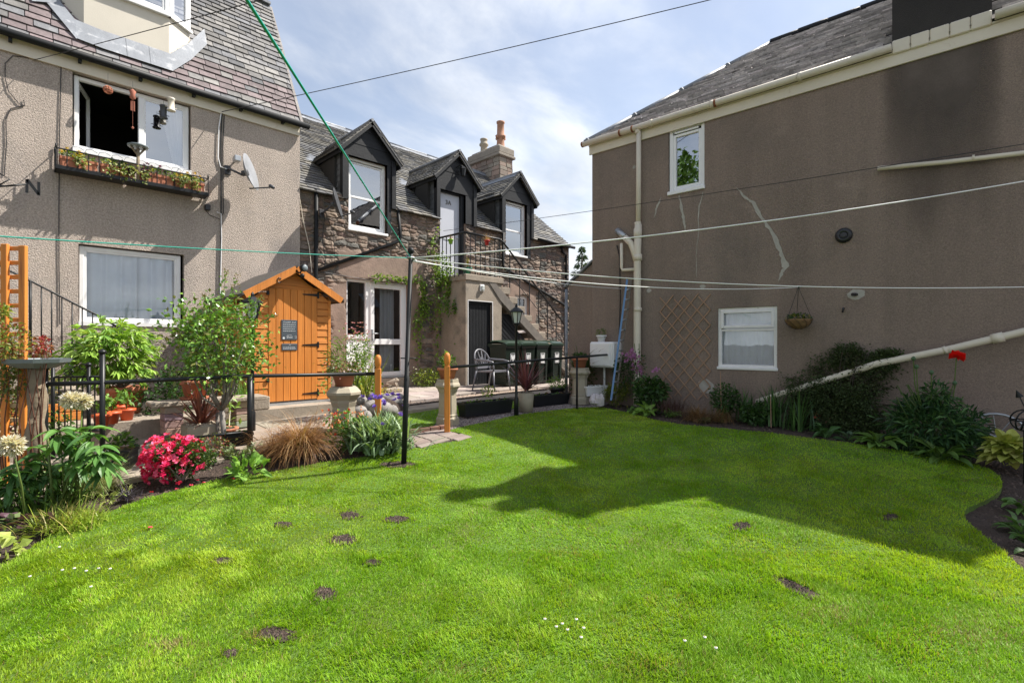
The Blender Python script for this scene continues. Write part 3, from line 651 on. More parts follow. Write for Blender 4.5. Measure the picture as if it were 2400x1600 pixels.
def rubble_wall(a0, a1, z0, z1, holes, pink, step=.0155):
    na, nz = int((a1-a0)/step), int((z1-z0)/step); a = np.linspace(a0, a1, na+1); z = np.linspace(z0, z1, nz+1); A, Z = np.meshgrid(a, z)
    h, idd, edge = rubble(A, Z)
    pk = np.zeros(A.shape)
    for (p0, p1, r0, r1) in pink:
        wob = (fbm(A*3, Z*3, 40)-.5)*.25
        m = np.minimum(np.minimum(A-p0, p1-A), np.minimum(Z-r0, r1-Z))+wob; pk = np.maximum(pk, np.clip(m/.06, 0, 1))
    smooth = (fbm(A*6, Z*6, 50)-.5)*.008+.034
    h = h*(1-pk)+smooth*pk
    pal = np.array([(.225, .145, .11), (.165, .105, .085), (.25, .17, .13), (.125, .092, .08), (.195, .145, .115), (.12, .105, .092), (.30, .215, .165), (.155, .112, .09)])
    ci = (hsh(idd*517, idd*77, 8)*len(pal)).astype(int) % len(pal); C = pal[ci]*(.8+.45*fbm(A*5, Z*7, 60)[..., None])
    mort = np.array((.20, .165, .135))*(.8+.4*fbm(A*8, Z*8, 66)[..., None]); C = C*edge[..., None]**.5+mort*(1-edge[..., None]**.5)
    pc = np.array((.30, .20, .155))*(.62+.75*fbm(A*2.5, Z*2.5, 70)[..., None]); C = C*(1-pk[..., None])+pc*pk[..., None]; C = C*np.array((.90, .97, .98))
    V = np.stack([A, F-h, Z], -1).reshape(-1, 3); i = (np.arange(nz)[:, None]*(na+1)+np.arange(na)[None])
    ca = ((A[:-1, :-1]+A[1:, 1:])/2); cz = ((Z[:-1, :-1]+Z[1:, 1:])/2); ok = np.ones(ca.shape, bool)
    for hh in holes: ok &= ~((ca > hh[0]) & (ca < hh[1]) & (cz > hh[2]) & (cz < hh[3]))
    i = i[ok]; Fc = np.stack([i, i+1, i+na+2, i+na+1], 1); Cc = C[:-1, :-1][ok]
    return V, Fc, Cc
holes = [FD, W1, DR, W3, WS]
pink = [(4.55, 5.0, -1.1, 1.3), (4.7, 6.9, 1.33, 1.95), (6.4, 6.85, -1.1, 1.5), (7.1, 7.4, -1.1, 1.4), (9.6, 9.95, .1, 1.7), (10.45, 10.8, .1, 1.8), (9.8, 10.7, 1.34, 1.75)]
V, Fc, Cc = rubble_wall(CU, CE, -1.1, 3.06, holes, pink)
wm = MB(FC); wm.arr(V, Fc, Cc)
wm.col = (.3, .21, .17)
for h in holes: reveal(wm, h, .03, .22)
wm.quad((CE, .03, -1.1), (CE, -7.4, -1.1), (CE, -7.4, 3.06), (CE, .03, 3.06)); wm.add([(CE, -.0, 3.06), (CE, -7.4, 3.06), (CE, -3.7, 6.05)], [(0, 1, 2)])
wm.quad((CU+.01, -7.4, -1.1), (CE, -7.4, -1.1), (CE, -7.4, 3.06), (CU+.01, -7.4, 3.06))
wm.build('wall', M['stone'], cot)
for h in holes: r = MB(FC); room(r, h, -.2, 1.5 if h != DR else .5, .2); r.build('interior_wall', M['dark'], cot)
# roof
P9 = .818; ez, zrid, drid = 3.07, 6.1, 3.70
rfd = MB(FC)
def roofz(d): return ez+P9*d
edg = [CU]+[v for c in DC for v in (c-.62, c+.62)]+[CE+.1]
for k in range(len(edg)-1):
    d_ = -.10 if k % 2 == 0 else 1.12
    rfd.quad((edg[k], -d_, roofz(d_)-.01), (edg[k+1], -d_, roofz(d_)-.01), (edg[k+1], -drid, zrid), (edg[k], -drid, zrid))
    if k % 2 == 0: rfd.box(edg[k], edg[k+1], -.05, .10, 2.985, 3.0)
rfd.quad((CU, -2*drid, ez), (CE+.1, -2*drid, ez), (CE+.1, -drid, zrid), (CU, -drid, zrid))
rfd.build('roof_deck', M['felt'], cot)
def palC(u, v):
    k = rnd(.6, 1.22); b = random.choice([(.150, .146, .136), (.175, .165, .145), (.13, .13, .133), (.195, .183, .158), (.12, .12, .124)]); return tuple(c*k for c in b)
sm = MB(); HS = math.hypot(drid+.12, P9*(drid+.12))
def clipC(u, v):
    a = CU+u; d = v/math.hypot(1, P9)-.12
    if d < 0: 
        return not any(abs(a-c) < .66 for c in DC)
    return not any(abs(a-c) < .60 and d < 1.1 for c in DC)
slates(sm, (CU, F-.12, roofz(-.12)+.005), (1, 0, 0), (0, 1, P9), CE+.1-CU, HS, .21, .135, palC, clip=clipC, th=.016, irr=.25)
sm.build('roof_slates', M['slate'], cot)
rc = MB(FC); 
for k in range(6):
    a0, a1 = CU+k*1.41, CU+(k+1)*1.41+.02; rc.tube([(a0, -drid, zrid+.03), (a1, -drid, zrid+.03)], .045, 8); rc.quad((a0, -drid+.16, zrid-.10), (a1, -drid+.16, zrid-.10), (a1, -drid, zrid+.05), (a0, -drid, zrid+.05))
rc.build('ridge', M['lead'], cot)
# chimney on the gable
ch = MB(); cx0, cx1, cy0, cy1 = 12.16, 12.8, 12.8, 14.4
def stone_box(mb, x0, x1, y0, y1, z0, z1, ch=.16, cw=.3, pals=((.25, .19, .155), (.30, .22, .175), (.21, .17, .14), (.27, .235, .19))):
    z = z0; row = 0
    while z < z1-.01:
        h = min(ch*rnd(.8, 1.2), z1-z)
        for (ax, lo, hi, fixed) in (('x', x0, x1, y0), ('x', x0, x1, y1), ('y', y0, y1, x0), ('y', y0, y1, x1)):
            t = lo
            while t < hi-.01:
                wd_ = min(cw*rnd(.6, 1.3), hi-t); k = rnd(.8, 1.15); mb.col = tuple(c*k for c in random.choice(pals)); o_ = rnd(.0, .022)
                if ax == 'x': mb.bev(t+.004, t+wd_-.004, fixed-.03-o_, fixed+.03+o_, z+.004, z+h-.004, .012)
                else: mb.bev(fixed-.03-o_, fixed+.03+o_, t+.004, t+wd_-.004, z+.004, z+h-.004, .012)
                t += wd_
        z += h
    mb.col = (.22, .19, .16); mb.box(x0+.0, x1-.0, y0+.0, y1-.0, z0, z1-.004)
stone_box(ch, cx0, cx1, cy0, cy1, 5.3, 6.70)
ch.col = (.26, .23, .19); ch.bev(cx0-.1, cx1+.1, cy0-.1, cy1+.1, 6.62, 6.72, .02); ch.bev(cx0-.07, cx1+.07, cy0-.07, cy1+.07, 6.72, 6.97, .03); ch.bev(cx0+.02, cx1-.02, cy0+.05, cy1-.05, 6.97, 7.06, .04)
cho = ch.build('chimney', M['stone'], cot)
def pot(mb, c, prof, n=16): mb.lathe(prof, c, n)
pm = MB(); pm.lathe([(.17, 0), (.15, .05), (.13, .3), (.135, .32), (.18, .36), (.18, .40), (.135, .45), (.125, .85), (.15, .88), (.15, .93), (.11, .93), (.11, .80)], (12.47, 13.05, 7.03), 16)
for a in (0, 1.57, 3.14, 4.71): pm.tube([Vector((12.47+.11*math.cos(a), 13.05+.11*math.sin(a), 7.34)), Vector((12.47+.22*math.cos(a), 13.05+.22*math.sin(a), 7.42))], .045, 8)
pm.build('chimney_pot', M['terra_pot'], cho)
pm = MB(); pm.lathe([(.16, 0), (.15, .06), (.13, .1), (.12, .28), (.17, .33), (.17, .38), (.13, .42), (.12, .5), (.14, .53), (.14, .57), (.10, .57), (.1, .45)], (12.47, 13.95, 7.03), 16); pm.build('chimney_pot', M['claypot'], cho)
# dormers
def text(body, size, loc, rot, mat, parent, name='lettering', ext=.001, align='CENTER'):
    tx = bpy.data.curves.new(name, 'FONT'); tx.body = body; tx.size = size; tx.extrude = ext; tx.align_x = align
    to = bpy.data.objects.new(name, tx); COL.objects.link(to); dg = bpy.context.evaluated_depsgraph_get(); me = bpy.data.meshes.new_from_object(to.evaluated_get(dg)); bpy.data.objects.remove(to)
    o = bpy.data.objects.new(name, me); COL.objects.link(o); me.materials.clear(); me.materials.append(mat); o.rotation_euler = rot; o.parent = parent; o.location = Vector(loc)-ORG[parent]; ORG[o] = ORG[parent]; return o
def dormer(c, kind):
    lo = 3.02; ze = 4.0; hw = .635; ow = .73; za_ = ze+ow*1.0; bo = .14
    if kind == 'win': hole = W1 if c < 8 else W3
    else: hole = DR
    t = MB(FC)
    # face boards either side, header, boarded gable
    for s in (-1, 1):
        x_in = hole[0] if s < 0 else hole[1]; xo = c+s*hw; a, b = sorted((x_in-s*0, xo)); sp = (a+b)/2
        t.bev(xo-.11 if s > 0 else xo, xo if s > 0 else xo+.11, -.05, .075, lo-.03, ze+.05, .006)
        aa, bb = sorted((xo-s*.112, x_in)); t.bev(aa, bb, -.05, .045, lo-.6 if (s > 0 and kind == 'win') else lo, ze+.05, .004)
    t.box(c-hw, c+hw, -.05, .05, hole[3], ze+.06)
    k = 0
    while k*.15 < ow-.08:
        z0 = ze+.055+k*.15; z1 = min(z0+.146, za_); x_a = max(.02, za_-z0)-.02; x_b = max(.01, za_-z1)-.02; t.prism([(c-x_a, z0), (c+x_a, z0), (c+max(x_b, .005), z1), (c-max(x_b, .005), z1)], -.02, .045+.006*(k % 2)); k += 1
    # barge boards and soffits
    for s in (-1, 1):
        t.bar((c+s*(ow+.02), bo, ze-.03), (c, bo, za_+.0), .025, .13)
        t.bar((c+s*(ow-.02), bo-.02, ze-.06), (c+s*(ow-.02), -1.1, ze-.06), .03, .09)
    t.box(c-hw-.07, c+hw+.07, -.0, bo-.02, ze-.06, ze-.045) if False else None
    do = t.build('dormer', M['tar'], cot)
    # cheeks hung with slate
    for sd2 in (-1, 1):
        s_ = MB(FC)
        xo = c+sd2*(hw-.02); s_.col = (.09, .09, .095); s_.add([(xo, 0, lo-.05), (xo, 0, ze), (xo, -1.15, ze)], [(0, 1, 2)])
        z = lo
        while z < ze:
            h = .12; d = 0; dmax = (z-ez+.12)/P9
            while d < dmax:
                wd_ = rnd(.12, .2); kk = rnd(.6, 1.2); s_.col = (.10*kk, .105*kk, .11*kk); d1 = min(d+wd_, dmax)
                s_.quad((xo+sd2*.02, -d, z), (xo+sd2*.018, -d1+.005, z), (xo+sd2*.006, -d1+.005, z+h), (xo+sd2*.006, -d, z+h)); d += wd_
            z += h
        s_.build('cheek', M['slate'], do)
    # little roof
    q = MB(FC)
    for s in (-1, 1):
        dr = (za_-ez)/P9; de = (ze-ez)/P9
        q.col = (.12, .12, .11); q.quad((c, bo, za_-.01), (c+s*ow, bo, ze-.01), (c+s*ow, -de, ze-.01), (c, -dr, za_-.01))
        eu = Vector((0, 1, 0)); ev_ = Vector((-s, 0, 1.0)).normalized(); O_ = FC.P(c+s*(ow+.03), bo+.02, ze-.03)
        L = math.hypot(ow, ow)+.03
        slates(q, O_, eu, ev_, dr+bo, L, .19, .125, palC, clip=lambda u, v, de=de, dr=dr: (u-bo) < de+(dr-de)*(v/L)+.02, th=.014, irr=.25)
    q.build('roof_slates', M['slate'], do)
    l_ = MB(FC); l_.tube([(c, bo+.03, za_+.035), (c, -dr, za_+.03)], .035, 8); 
    for s in (-1, 1):
        l_.quad((c, bo+.02, za_+.05), (c+s*.12, bo+.02, za_-.085), (c+s*.12, -dr, za_-.085), (c, -dr, za_+.05)) if c > 9 else None
    l_.quad((c-ow-.02, -de+.05, ze+.02), (c-ow-.2, -de-.02, ze+.03), (c-ow+.05, -de-.35, ze+.31), (c-ow+.12, -de-.1, ze+.18)); l_.build('lead', M['lead'], do)
    return do
def sash_window(do, h, b=-.06):
    x0, x1, z0, z1 = h; f = MB(FC); frame_bars(f, x0, x1, z0+.03, z1, b, .06, .07); zm = z0+(z1-z0)*.47
    frame_bars(f, x0+.06, x1-.06, zm-.02, z1-.08, b-.012, .035, .04); frame_bars(f, x0+.06, x1-.06, z0+.09, zm+.025, b-.008, .045, .04); f.bev(x0-.02, x1+.02, -.1, .06, z0-.02, z0+.035, .008)
    f.box(x0+.14, x1-.14, b+.001, b+.012, z1-.055, z1-.03)
    fo = f.build('window_frame', M['white'], do)
    g_ = MB(FC); g_.quad((x0+.09, b-.03, z0+.1), (x1-.09, b-.03, z0+.1), (x1-.09, b-.03, z1-.1), (x0+.09, b-.03, z1-.1)); g_.build('pane', M['glass_hi'], do)
for c, kd in zip(DC, ('win', 'door', 'win')):
    do = dormer(c, kd)
    if kd == 'win': sash_window(do, W1 if c < 8 else W3)
    else:
        d = MB(FC); x0, x1, z0, z1 = DR; d.bev(x0+.02, x1-.10, -.13, -.09, z0, z1-.03, .006); dd_ = d.build('door', M['doorp'], do)
        d = MB(FC); d.bev(x1-.10, x1+.0, -.12, -.02, z0, z1, .006); d.bev(x0, x0+.03, -.12, -.02, z0, z1, .006); d.box(x0+.03, x1-.1, -.12, -.02, z1-.035, z1)
        d.build('door_frame', M['tar'], do)
        d = MB(FC); d.lathe([(.02, 0), (.025, .015), (.018, .03)], FC.P(x1-.16, -.088, z0+1.05), 10, axis=(0, -1, 0)); d.build('door_knob', M['galv'], do); d = MB(FC); d.bev(x0+.2, x0+.42, -.089, -.082, z0+.95, z0+1.0, .003); d.build('letterbox', M['galv'], do)
        text('3A', .15, FC.P(x0+.34, -.083, z1-.30), (math.pi/2, 0, 0), M['brass'], do, 'door_number', .006)
        # coach lamp in the gable
        lm = MB(FC); lc = FC.P(c+.08, .18, 4.25); lm.lathe([(.03, -.12), (.05, -.10), (.075, .06), (.09, .07), (.05, .12), (.012, .15)], lc, 6); lm.tube([FC.P(c-.02, .03, 4.35), FC.P(c+.03, .12, 4.42), lc+Vector((0, 0, .14))], .012, 6)
        lmo = thing('coach_lamp', 'small black coach lamp fixed in the gable above the pale upper door', 'wall lamp', lc); lm.build('lantern', M['iron'], lmo)
# pipes on the cottage
dp = MB(FC)
def tubep(mb, pts, r, b=.07, pf=lambda x, y: fpx(x, y, 13.9)): mb.tube([(pf(x, y)[0], b, pf(x, y)[1]) for x, y in pts], r, 8)
tubep(dp, [(737.5, 446), (737.5, 560), (737, 660), (737, 760)], .042); tubep(dp, [(928.5, 494), (935, 556), (932, 566), (741, 634)], .036); dp.build('downpipe', M['black'], cot)
dp = MB(FC); tubep(dp, [(1175.5, 546), (1174.5, 622), (1180, 630), (1330, 722)], .036); tubep(dp, [(1311, 575), (1315, 592), (1323, 600), (1323, 770)], .036); dp.tube([(CE-.02, .12, -.9), (CE-.02, .12, 2.6)], .035, 8) if False else None
dp.build('downpipe', M['black'], cot)
gt = MB(FC); gt.tube([(10.75, .16, 3.0), (CE+.12, .16, 2.98)], .045, 8); gt.build('gutter', M['black'], cot)
# french door
x0, x1, z0, z1 = FD; xm = 5.45
f = MB(FC); frame_bars(f, x0, x1, z0, z1, -.05, .06, .08, bars_v=(xm+.02,), bw=.10); f.bev(x0+.06, xm-.03, -.12, -.06, z0+.06, z0+.86, .006); f.bev(x0+.06, xm-.03, -.13, -.035, z0+.86, z0+.94, .006)
fo = f.build('french_door', M['white'], cot)
f = MB(FC); frame_bars(f, xm+.07, x1-.06, z0+.04, z1-.06, -.03, .095, .07, bars_h=(z0+.80,), bw=.12); f.build('door_leaf', M['white'], fo)
f = MB(FC); f.quad((x0+.06, -.1, z0+.9), (xm-.02, -.1, z0+.9), (xm-.02, -.1, z1-.06), (x0+.06, -.1, z1-.06)); f.quad((xm+.12, -.07, z0+.1), (x1-.12, -.07, z0+.1), (x1-.12, -.07, z1-.12), (xm+.12, -.07, z1-.12)); f.build('pane', M['glass'], fo)
f = MB(FC); f.tube([(xm+.11, -.02, z0+.98), (xm+.11, .03, z0+.98), (xm+.22, .03, z0+.98)], .011, 6); f.bev(xm+.085, xm+.135, -.03, -.018, z0+.82, z0+1.08, .004); f.build('handle', M['galv'], fo)
f = MB(FC); curtain(f, x1-.5, x1-.16, -.35, z0, z1-.1, .03, .12); f.build('curtain', M['curtain'], fo)
st = MB(FC); st.col = (.3, .28, .25); st.bev(x0-.05, x1+.15, -.1, .12, -1.1, z0, .01); st.build('step', M['concrete'], cot)
# little window behind the stairs
x0, x1, z0, z1 = WS; f = MB(FC); frame_bars(f, x0, x1, z0, z1, -.06, .06, .07); frame_bars(f, x0+.05, x1-.05, z0+.05, z1-.05, -.05, .04, .04); fo = f.build('window_frame', M['white'], cot)
f = MB(FC); f.quad((x0+.09, -.09, z0+.09), (x1-.09, -.09, z0+.09), (x1-.09, -.09, z1-.09), (x0+.09, -.09, z1-.09)); f.build('pane', M['glass'], fo)
wc = MB(FC); wallcable(wc, [(700, 400), (698, 455), (708, 520), (722, 580), (728, 640)], FC, fpx, .008, .06); wc.build('white_cable', M['cream'], cot)
wc = MB(FC); wallcable(wc, [(758, 512), (752, 560), (760, 610), (757, 630)], FC, fpx, .006, .06); wallcable(wc, [(765, 515), (778, 545), (782, 600), (780, 625)], FC, fpx, .005, .06); wallcable(wc, [(742, 636), (820, 650), (880, 660), (955, 668)], FC, fpx, .006, .06); wc.build('cable', M['cable'], cot)

# ---------------------------------------------------------------- outside stair
stair = thing('outside_stair', 'concrete outside stair and landing with black cellar door, leading up to the middle dormer', 'stairs', (8, F-.5, -1.0))
LB = (13.9-12.56)/R2; LZ = 1.6; S0, S1 = 7.38, 8.52
s = MB(FC); CD = (7.46, 8.21, -1.02, .99)
wallskin(s, S0, S1, -1.05, 1.46, [CD], LB, .1); s.quad((S0, 0.0, -1.05), (S0, LB, -1.05), (S0, LB, 1.46), (S0, 0.0, 1.46)); s.quad((S1, 0.0, -1.05), (S1, LB, -1.05), (S1, LB, 1.46), (S1, 0.0, 1.46))
s.bev(S0-.03, S1+.05, .03, LB+.03, 1.46, LZ, .012)
n = 12; rise = (LZ+1.0)/n; run = (11.75-S1)/n
for k in range(n-1):
    z1_ = LZ-rise*(k+1); s.bev(S1+run*k, S1+run*(k+1)+.03, .05, LB+.0, z1_-.16, z1_, .01)
s.build('masonry', M['concrete'], stair)
sg = MB(FC); sl = rise/run
sg.prism([(S1-.28, LZ-.02), (S1-.15, LZ-.2), (11.75, -1.0-.1), (11.75, -1.0-.35), (S1-.05, LZ-.55), (S1-.42, LZ-.15)], LB-.12, LB+.02); sg.build('string', M['wood'], stair)
cd = MB(FC); x0, x1, z0, z1 = CD
k = x0
while k < x1-.02: cd.bev(k+.002, min(k+.093, x1)-.002, LB-.09, LB-.06, z0+.03, z1-.06, .005); k += .094
cd.box(x0, x1, LB-.095, LB-.04, z1-.06, z1)
cd.build('cellar_door', M['tar'], stair)
cd = MB(FC); cd.box(x0-.02, x0, LB-.03, LB+.004, z0, z1+.02); cd.box(x1, x1+.02, LB-.03, LB+.004, z0, z1+.02); cd.box(x0, x1, LB-.03, LB+.005, z1, z1+.02); cd.build('door_surround', M['wpaint'], stair)
sp = MB(FC); a = S1+.03
k = 0
sp.box(S1+.01, S1+.6, LB-.16, LB-.12, -1.02, .75)
for k in range(14): sp.bar((S1+.05, LB-.10, .75-k*.11), (S1+1.0, LB-.10, .75-k*.11-.75), .015, .07)
sp.build('slatted_panel', M['tar'], stair)
# railing
rl = MB(FC); rb = LB-.02; RT = 2.55
rl.tube([(S0-.05, .02, RT), (S0-.02, rb, RT)], .024, 6); rl.tube([(S0-.02, rb, RT), (S1-.06, rb, RT), (S1+.08, rb, RT-.06), (11.72, rb, RT-.08-(11.72-S1)*sl+.03)], .027, 6)
rl.tube([(S0-.02, rb, 2.05), (S1+.02, rb, 2.05)], .010, 5); rl.tube([(S0-.05, .02, 2.05), (S0-.02, rb, 2.05)], .010, 5); rl.tube([(S1+.1, rb, 2.0-.1), (11.7, rb, 2.0-.1-(11.7-S1-.1)*sl)], .010, 5)
for a in np.arange(.12, rb, .155): rl.tube([(S0-.035, a, LZ-.05), (S0-.035, a, RT)], .012, 5)
for a in np.arange(S0, S1, .155): rl.tube([(a, rb, LZ-.08), (a, rb, RT)], .012, 5)
for a in np.arange(S1+.3, 11.7, .36): rl.tube([(a, rb, LZ-(a-S1)*sl-.1), (a, rb, RT-.06-(a-S1)*sl)], .014, 5)
rl.build('railing', M['iron'], stair)
lb = MB(FC); a, z = fpx(1129, 675, 12.56)[0], fpx(1129, 675, 12.56)[1]; wl_ = thing('bulkhead_light', 'square white wall light above the black cellar door', 'wall light', FC.P(a, LB, z))
lb.bev(a-.065, a+.065, LB, LB+.03, z-.08, z+.08, .01); lb.build('housing', M['white'], wl_); lb = MB(FC); lb.bev(a-.05, a+.05, LB+.03, LB+.07, z-.065, z+.065, .02); lb.build('diffuser', M['frost'], wl_)

# ================================================================= RIGHT HOUSE
rh = thing('brown_house', 'long brown rendered house in shade with hipped slate roof, sooty chimney and cream gutter', 'house', RO+Vector((3, 1, -1)))
EZ = 3.66; SE = 7.1
sW = [rpx(1566.5, 304), rpx(1651, 283.6), rpx(1566.5, 455)]; UW2 = (sW[0][0], sW[1][0], sW[2][1], sW[0][1])
q = [rpx(1682, 722.7), rpx(1821.5, 719), rpx(1681.5, 862)]; LW2 = (q[0][0], q[1][0], q[2][1]-.02, q[0][1])
w = MB(FRT); wallskin(w, 0, SE, -1.6, EZ-.02, [UW2, LW2], 0, .11); w.quad((0, 0, -1.6), (0, -4.84, -1.6), (0, -4.84, EZ), (0, 0, EZ)); w.quad((SE, 0, -1.6), (SE, -4.84, -1.6), (SE, -4.84, EZ), (SE, 0, EZ)); w.quad((0, -4.84, -1.6), (SE, -4.84, -1.6), (SE, -4.84, EZ), (0, -4.84, EZ))
w.build('wall', M['brown'], rh)
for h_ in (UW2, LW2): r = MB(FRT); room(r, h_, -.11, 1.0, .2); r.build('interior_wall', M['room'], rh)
f = MB(FRT); f.bev(-.05, SE, .002, .03, EZ-.17, EZ-.02, .004); f.box(-.05, SE, .0, .045, EZ-.02, EZ+.0); f.build('fascia', M['cream'], rh)
gt = MB(FRT); c0, c1 = rpx(2091, 100)[0], rpx(2325, 30)[0]
gt.tube([(-.13, .10, EZ+.03), (c0+.0, .10, EZ+.04)], .05, 10); gt.tube([(c1+.02, .10, EZ+.04), (SE, .10, EZ+.05)], .05, 10)
for a in (1.2, 2.2, 3.4): gt.tube([(a, .10, EZ+.033), (a+.05, .10, EZ+.033)], .058, 10)
gt.build('gutter', M['cream'], rh)
for a in (-.16, .86, .62, 2.26): gt = MB(FRT); gt.tube([(a, .10, EZ+.031), (a+.03, .10, EZ+.031)], .057 if a > 0 else .052, 10); gt.build('gutter_collar', M['rust'], rh)
HD = 2.42; RZ = 5.65; sw0 = .06
rd_ = MB(FRT); e0 = EZ+.03
rd_.quad((-.06, .06, e0), (SE, .06, e0), (SE, -HD, RZ), (HD, -HD, RZ)); rd_.add([(-.06, .06, e0), (HD, -HD, RZ), (-.06, -2*HD-.06, e0)], [(0, 1, 2)]); rd_.quad((-.06, -2*HD-.06, e0), (SE, -2*HD-.06, e0), (SE, -HD, RZ), (HD, -HD, RZ)); rd_.add([(SE, .06, e0), (SE, -HD, RZ), (SE, -2*HD-.06, e0)], [(0, 1, 2)])
rd_.build('roof_deck', M['felt'], rh)
def palR(u, v):
    k = random.choice([rnd(.35, .8), rnd(1.1, 2.0)]); b = random.choice([(.20, .185, .18), (.29, .27, .26), (.20, .19, .20), (.33, .30, .28), (.22, .19, .2)]); return tuple(c*k for c in b)
sm = MB(); LR = math.hypot(HD+.06, RZ-e0); eu = FRT.ex; evr = (-FRT.ey*(HD+.06)+Vector((0, 0, RZ-e0))).normalized()
slates(sm, FRT.P(-.06, .09, e0-.01), eu, evr, SE+.06, LR, .23, .12, palR, clip=lambda u, v: u > v*(HD+.06)/LR-.02 and not (c0-.05 < u-.06 < c1+.05 and v < .85), th=.030, irr=.3, lit_lip=(.62, .59, .57), gap=.003)
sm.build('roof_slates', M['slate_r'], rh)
hp_ = MB(FRT); 
for k in range(4):
    p, q_ = Vector(FRT.P(-.1, .1, e0+.03)), Vector(FRT.P(HD, -HD, RZ+.04)); hp_.tube([p.lerp(q_, k/4), p.lerp(q_, (k+1)/4)], .045, 8); hp_.tube([p.lerp(q_, k/4+.012), p.lerp(q_, k/4+.02)], .056, 8)
hp_.build('hip_flashing', M['lead'], rh)
hp_ = MB(FRT); 
for k in range(10): a0 = HD+k*.47; hp_.tube([(a0, -HD, RZ+.05+.008*(k % 2)), (a0+.46, -HD, RZ+.05+.008*(k % 2))], .06, 8)
hp_.build('ridge_tiles', M['tar'], rh)
# chimney rising from the wall face
c = MB(FRT); c.box(c0, c1, -.62, .012, EZ+.12, 5.25); c.bev(c0-.06, c1+.06, -.68, .07, 5.25, 5.4, .02)
co_ = c.build('chimney', M['soot'], rh)
for a, hx in ((c0+.25, .34), (c1-.25, .12)):
    c = MB(); c.lathe([(.15, 0), (.13, .05), (.12, .5+hx), (.15, .54+hx), (.15, .6+hx), (.1, .6+hx)], FRT.P(a, -.3, 5.4), 14); c.build('chimney_pot', M['claypot'], co_)
c = MB(FRT); 
zz_ = EZ-.03
for k in range(5):
    a0 = c0+(c1-c0)*k/5; c.bev(a0+.002, a0+(c1-c0)/5-.002, -.0, .06, zz_, zz_+.17, .012)
c.build('ledge', M['cream'], rh)
# soot stain on the wall below the chimney: a thin skin of dark weathering with ragged sides
stn = MB(FRT); pts = []
for i in range(15): z = EZ-.18-i*.12; pts.append((c0+.04+rnd(-.03, .03)+.004*i, z))
for i in range(15): z = EZ-.18-(14-i)*.12; pts.append((c1-.06+rnd(-.03, .03), z))
sm_ = mk('soot_wash', (.125, .10, .085), .95, .3, 1.6, .8, 140, bump2=.006, mottle=[(.12, 55)])
nt, lt = sm_.node_tree.nodes, sm_.node_tree.links
tcq = nt.new('ShaderNodeTexCoord'); spq = nt.new('ShaderNodeSeparateXYZ'); lt.new(tcq.outputs['Object'], spq.inputs[0])
nq = nt.new('ShaderNodeTexNoise'); nq.inputs['Scale'].default_value = 3.2; nq.inputs['Detail'].default_value = 8; mpq = nt.new('ShaderNodeMapping'); mpq.inputs['Scale'].default_value = (1, 1, .22); lt.new(tcq.outputs['Object'], mpq.inputs[0]); lt.new(mpq.outputs[0], nq.inputs['Vector'])
mq = nt.new('ShaderNodeMath'); mq.operation = 'MULTIPLY_ADD'; mq.inputs[1].default_value = .55; lt.new(spq.outputs['Z'], mq.inputs[0]); lt.new(nq.outputs['Fac'], mq.inputs[2])
rq = nt.new('ShaderNodeMapRange'); rq.interpolation_type = 'SMOOTHSTEP'; rq.inputs['From Min'].default_value = 1.5; rq.inputs['From Max'].default_value = 3.1; lt.new(mq.outputs[0], rq.inputs['Value'])
# fade at both sides through distance along the wall
dv = nt.new('ShaderNodeVectorMath'); dv.operation = 'DOT_PRODUCT'; dv.inputs[1].default_value = FRT.ex; lt.new(tcq.outputs['Object'], dv.inputs[0])
mid = (FRT.P((c0+c1)/2, 0, 0)-ORG[rh]).dot(FRT.ex); sb = nt.new('ShaderNodeMath'); sb.operation = 'SUBTRACT'; sb.inputs[1].default_value = mid; lt.new(dv.outputs['Value'], sb.inputs[0]); ab = nt.new('ShaderNodeMath'); ab.operation = 'ABSOLUTE'; lt.new(sb.outputs[0], ab.inputs[0])
nn_ = nt.new('ShaderNodeMath'); nn_.operation = 'MULTIPLY_ADD'; nn_.inputs[1].default_value = .35; lt.new(nq.outputs['Fac'], nn_.inputs[0]); lt.new(ab.outputs[0], nn_.inputs[2])
rs_ = nt.new('ShaderNodeMapRange'); rs_.interpolation_type = 'SMOOTHSTEP'; rs_.inputs['From Min'].default_value = (c1-c0)/2-.06; rs_.inputs['From Max'].default_value = (c1-c0)/2+.36; rs_.inputs['To Min'].default_value = 1; rs_.inputs['To Max'].default_value = 0; lt.new(nn_.outputs[0], rs_.inputs['Value'])
mm = nt.new('ShaderNodeMath'); mm.operation = 'MULTIPLY'; lt.new(rq.outputs[0], mm.inputs[0]); lt.new(rs_.outputs[0], mm.inputs[1]); lt.new(mm.outputs[0], nt['Principled BSDF'].inputs['Alpha'])
stn.quad((c0-.55, .004, .3), (c1+.55, .004, .3), (c1+.55, .004, EZ-.17), (c0-.55, .004, EZ-.17)); stn.build('soot_stain', sm_, rh)
